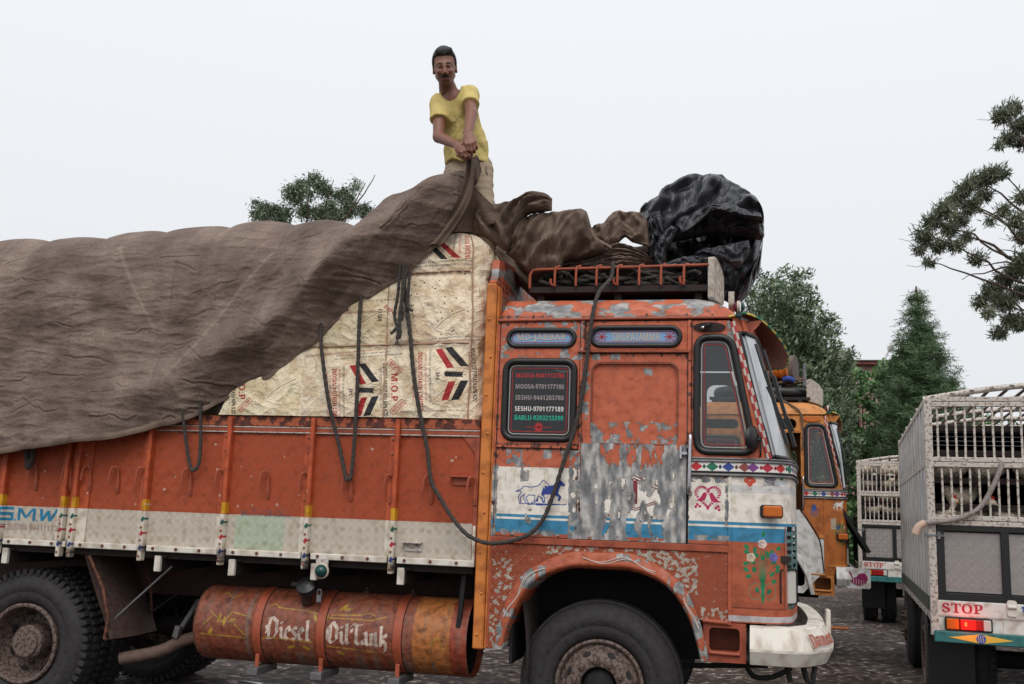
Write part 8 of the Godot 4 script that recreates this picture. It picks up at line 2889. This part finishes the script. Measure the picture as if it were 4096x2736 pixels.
	b.box(Vector3(W / 2, 0.88, -L / 2), Vector3(W - 0.1, 0.05, L - 0.1))
	b.box(Vector3(1.2, 0.6, -1.0), Vector3(0.5, 0.35, 0.6), 0.04)
	obj("chassis", b, M.dark, t)
	for x in [0.2, W - 0.2]:
		b = MB.new()
		b.box(Vector3(x, 0.5, -0.75), Vector3(0.36, 0.5, 0.012))
		obj("mud_flap", b, M.rubber, t)
	b = MB.new()
	b.box(Vector3(W / 2, 1.5, -L - 0.8), Vector3(1.9, 1.5, 1.4), 0.15)
	obj("cab", b, lt, t)
	return t


var bird_mesh: ArrayMesh


func chicken(at: Vector3, turn: float, base: Transform3D, label: String, group: String, k: float) -> void:
	var t := thing("chicken", label, "chicken", base * at, turn + base.basis.get_euler().y, group)
	t.scale = Vector3.ONE * k
	var feathers: Material = M.feather
	var o := MeshInstance3D.new()
	o.name = "body"
	o.mesh = bird_mesh
	o.material_override = feathers
	t.add_child(o, true)
	for e in bird_bits:
		var q := MeshInstance3D.new()
		q.name = e[0]
		q.mesh = e[1]
		q.material_override = e[2]
		t.add_child(q, true)


var bird_bits := []


func make_birds(near: Node3D, far: Node3D) -> void:
	M.feather = bump(mat(c8(218, 206, 186), 0.85, 0, M.grime, 5.0), M.soft, 1.0)
	var f := Field.new(Vector3(-0.12, -0.02, -0.22), Vector3(0.12, 0.3, 0.24), 0.012)
	f.ell(Vector3(0, 0.085, -0.02), Vector3(0.085, 0.08, 0.13), Basis(Vector3.RIGHT, -0.2), 0.03)
	f.ell(Vector3(0, 0.12, -0.14), Vector3(0.045, 0.045, 0.07), Basis(Vector3.RIGHT, 0.5), 0.04)
	f.cap(Vector3(0, 0.11, 0.08), Vector3(0, 0.185, 0.12), 0.042, 0.026, 0.04)
	f.ell(Vector3(0, 0.195, 0.13), Vector3(0.024, 0.026, 0.03), Basis(), 0.02)
	for s in [-1.0, 1.0]: f.ell(Vector3(0.07 * s, 0.09, -0.03), Vector3(0.025, 0.05, 0.09), Basis(), 0.02)
	var b := MB.new()
	f.mesh(b)
	bird_mesh = b.mesh()
	b = MB.new()
	b.X = Transform3D(Basis(Vector3.UP, PI / 2), Vector3.ZERO)
	b.prism(V2([-0.15, 0.21, -0.13, 0.215, -0.11, 0.215, -0.105, 0.24, -0.12, 0.23, -0.125, 0.25, -0.135, 0.235, -0.145, 0.245]), -0.005, 0.005)
	bird_bits.push_back(["comb", b.mesh(), mat(c8(176, 44, 40), 0.6)])
	b = MB.new()
	b.X = Transform3D(Basis(Vector3.RIGHT, PI / 2), Vector3(0, 0.19, 0.15))
	b.lathe(V2([0.011, 0.0, 0.006, 0.018, 0.001, 0.028]), 6)
	bird_bits.push_back(["beak", b.mesh(), mat(c8(206, 156, 70), 0.5)])
	var k := 0
	for e in [[0.22, 1.977, -0.26, 1.2, "plump white chicken on the near poultry truck's third shelf, nearest the corner post"], [0.5, 1.977, -0.28, 1.5, "white chicken showing its pale breast on the near poultry truck's third shelf"], [0.78, 1.977, -0.25, -1.2, "white chicken farthest from the corner post on the near poultry truck's third shelf"], [0.14, 1.61, -0.2, 0.6, "white chicken crouched behind the end of the grey hose, bottom shelf"], [0.36, 1.61, -0.22, 1.9, "white chicken on the bottom shelf above the first tread plate"], [0.6, 1.61, -0.2, -1.0, "white chicken on the bottom shelf above the tailgate's first upright"], [0.84, 1.61, -0.22, 0.3, "white chicken on the bottom shelf above the second tread plate"], [0.3, 1.767, -0.3, 2.2, "white chicken resting on the fourth shelf behind the hanging hose"]]:
		chicken(Vector3(e[0], e[1], e[2]), e[3], near.transform, e[4], "white chickens in the poultry cages", 1.0)
	var rows := [2.397, 2.197, 1.977, 1.767]
	for row in 4:
		for j in 4: chicken(Vector3(0.16 + j * 0.24 + 0.05 * (row % 2), rows[row], -0.25), 1.0 + j * 1.7 + row, far.transform, "white chicken on the %s shelf of the far poultry truck, %s" % [["top", "second", "third", "fourth"][row], ["against its left corner post", "second from the corner post", "third from the corner post", "beside the near truck's edge"][j]], "white chickens in the poultry cages", 1.05)


func make_others() -> void:
	make_yellow()
	var near := poultry_truck()
	var far: Node3D = near.duplicate()
	far.name = "poultry_truck"
	add_child(far, true)
	far.position = Vector3(1.93, 0, -10.8)
	far.rotation.y = deg_to_rad(-8)
	far.set_meta("label", "white barred poultry truck farther off between the yellow cab and the near poultry truck")
	for o in far.find_children("lit_lamp*", "", true, false):
		o.get_parent().remove_child(o)
		o.free()
	for o in far.find_children("diamond_mark*", "", true, false) + far.find_children("disc_mark*", "", true, false) + far.find_children("wave_marks*", "", true, false) + far.find_children("orange_band*", "", true, false) + far.find_children("block_letter*", "", true, false):
		o.get_parent().remove_child(o)
		o.free()
	var lamp := OmniLight3D.new()
	lamp.name = "tail_light"
	lamp.light_color = Color(1.0, 0.08, 0.05)
	lamp.light_energy = 0.02
	lamp.light_size = 0.05
	lamp.omni_range = 6.0
	lamp.omni_attenuation = 2.0
	lamp.shadow_enabled = true
	lamp.position = near.transform * Vector3(0.26, 0.858, 0.09)
	add_child(lamp)
	var t := thing("hose", "thick grey hose hanging slantwise across the near poultry truck's bars", "hose")
	var b := MB.new()
	var pts := []
	for e in [[0.56, 2.12, 0.0], [0.53, 2.03, 0.02], [0.45, 1.86, 0.02], [0.36, 1.74, 0.03], [0.2, 1.66, 0.03], [-0.02, 1.625, 0.03]]:
		var p := near.transform * Vector3(e[0], e[1], e[2])
		pts.append_array([p.x, p.y, p.z])
	b.tube(curve(V3(pts), 0.02), 0.019, 10)
	obj("tube", b, mat(c8(150, 140, 136), 0.8, 0, M.grime, 4.0), t)
	b = MB.new()
	var e0 := near.transform * Vector3(-0.02, 1.625, 0.03)
	b.tube(curve(PackedVector3Array([e0, e0 + Vector3(-0.05, -0.03, 0.0), e0 + Vector3(-0.08, -0.09, 0.0)]), 0.02), 0.03, 10)
	obj("hose_end", b, mat(c8(196, 168, 150), 0.7), t)
	make_birds(near, far)


func _ready() -> void:
	rng.seed = 11
	var cam := Camera3D.new()
	cam.name = "camera"
	cam.position = Vector3(0, 1.58, 6.5)
	cam.basis = Basis(Vector3.UP, deg_to_rad(12.86)) * Basis(Vector3.RIGHT, deg_to_rad(9.77)) * Basis(Vector3.BACK, deg_to_rad(2.1))
	cam.fov = 37.93
	cam.near = 0.1
	cam.far = 2000.0
	var lens := CameraAttributesPhysical.new()
	lens.frustum_focal_length = 34.93
	lens.frustum_focus_distance = 7.0
	lens.exposure_aperture = 7.0
	cam.attributes = lens
	add_child(cam)
	var env := Environment.new()
	env.background_mode = Environment.BG_SKY
	var sm := ProceduralSkyMaterial.new()
	sm.sky_top_color = Color(1.06, 1.07, 1.09)
	sm.sky_horizon_color = Color(0.9, 0.91, 0.925)
	sm.sky_energy_multiplier = 1.0
	sm.sky_curve = 1.1
	sm.ground_bottom_color = Color(0.3, 0.28, 0.27)
	sm.ground_horizon_color = Color(0.5, 0.48, 0.47)
	sm.ground_curve = 0.05
	env.sky = Sky.new()
	env.sky.sky_material = sm
	env.tonemap_mode = Environment.TONE_MAPPER_LINEAR
	env.tonemap_exposure = 1.0
	env.sdfgi_enabled = true
	env.ssao_enabled = true
	env.ssil_enabled = true
	var we := WorldEnvironment.new()
	we.name = "world_environment"
	we.environment = env
	add_child(we)
	var sun := DirectionalLight3D.new()
	sun.name = "sun"
	sun.light_energy = 0.5
	sun.light_angular_distance = 40.0
	sun.light_color = Color(1.0, 0.98, 0.95)
	sun.shadow_enabled = true
	sun.sky_mode = DirectionalLight3D.SKY_MODE_LIGHT_ONLY
	add_child(sun)
	sun.rotation_degrees = Vector3(-50, 10, 0)
	make_materials()
	make_setting()
	make_truck()
	make_load()
	make_person()
	make_others()
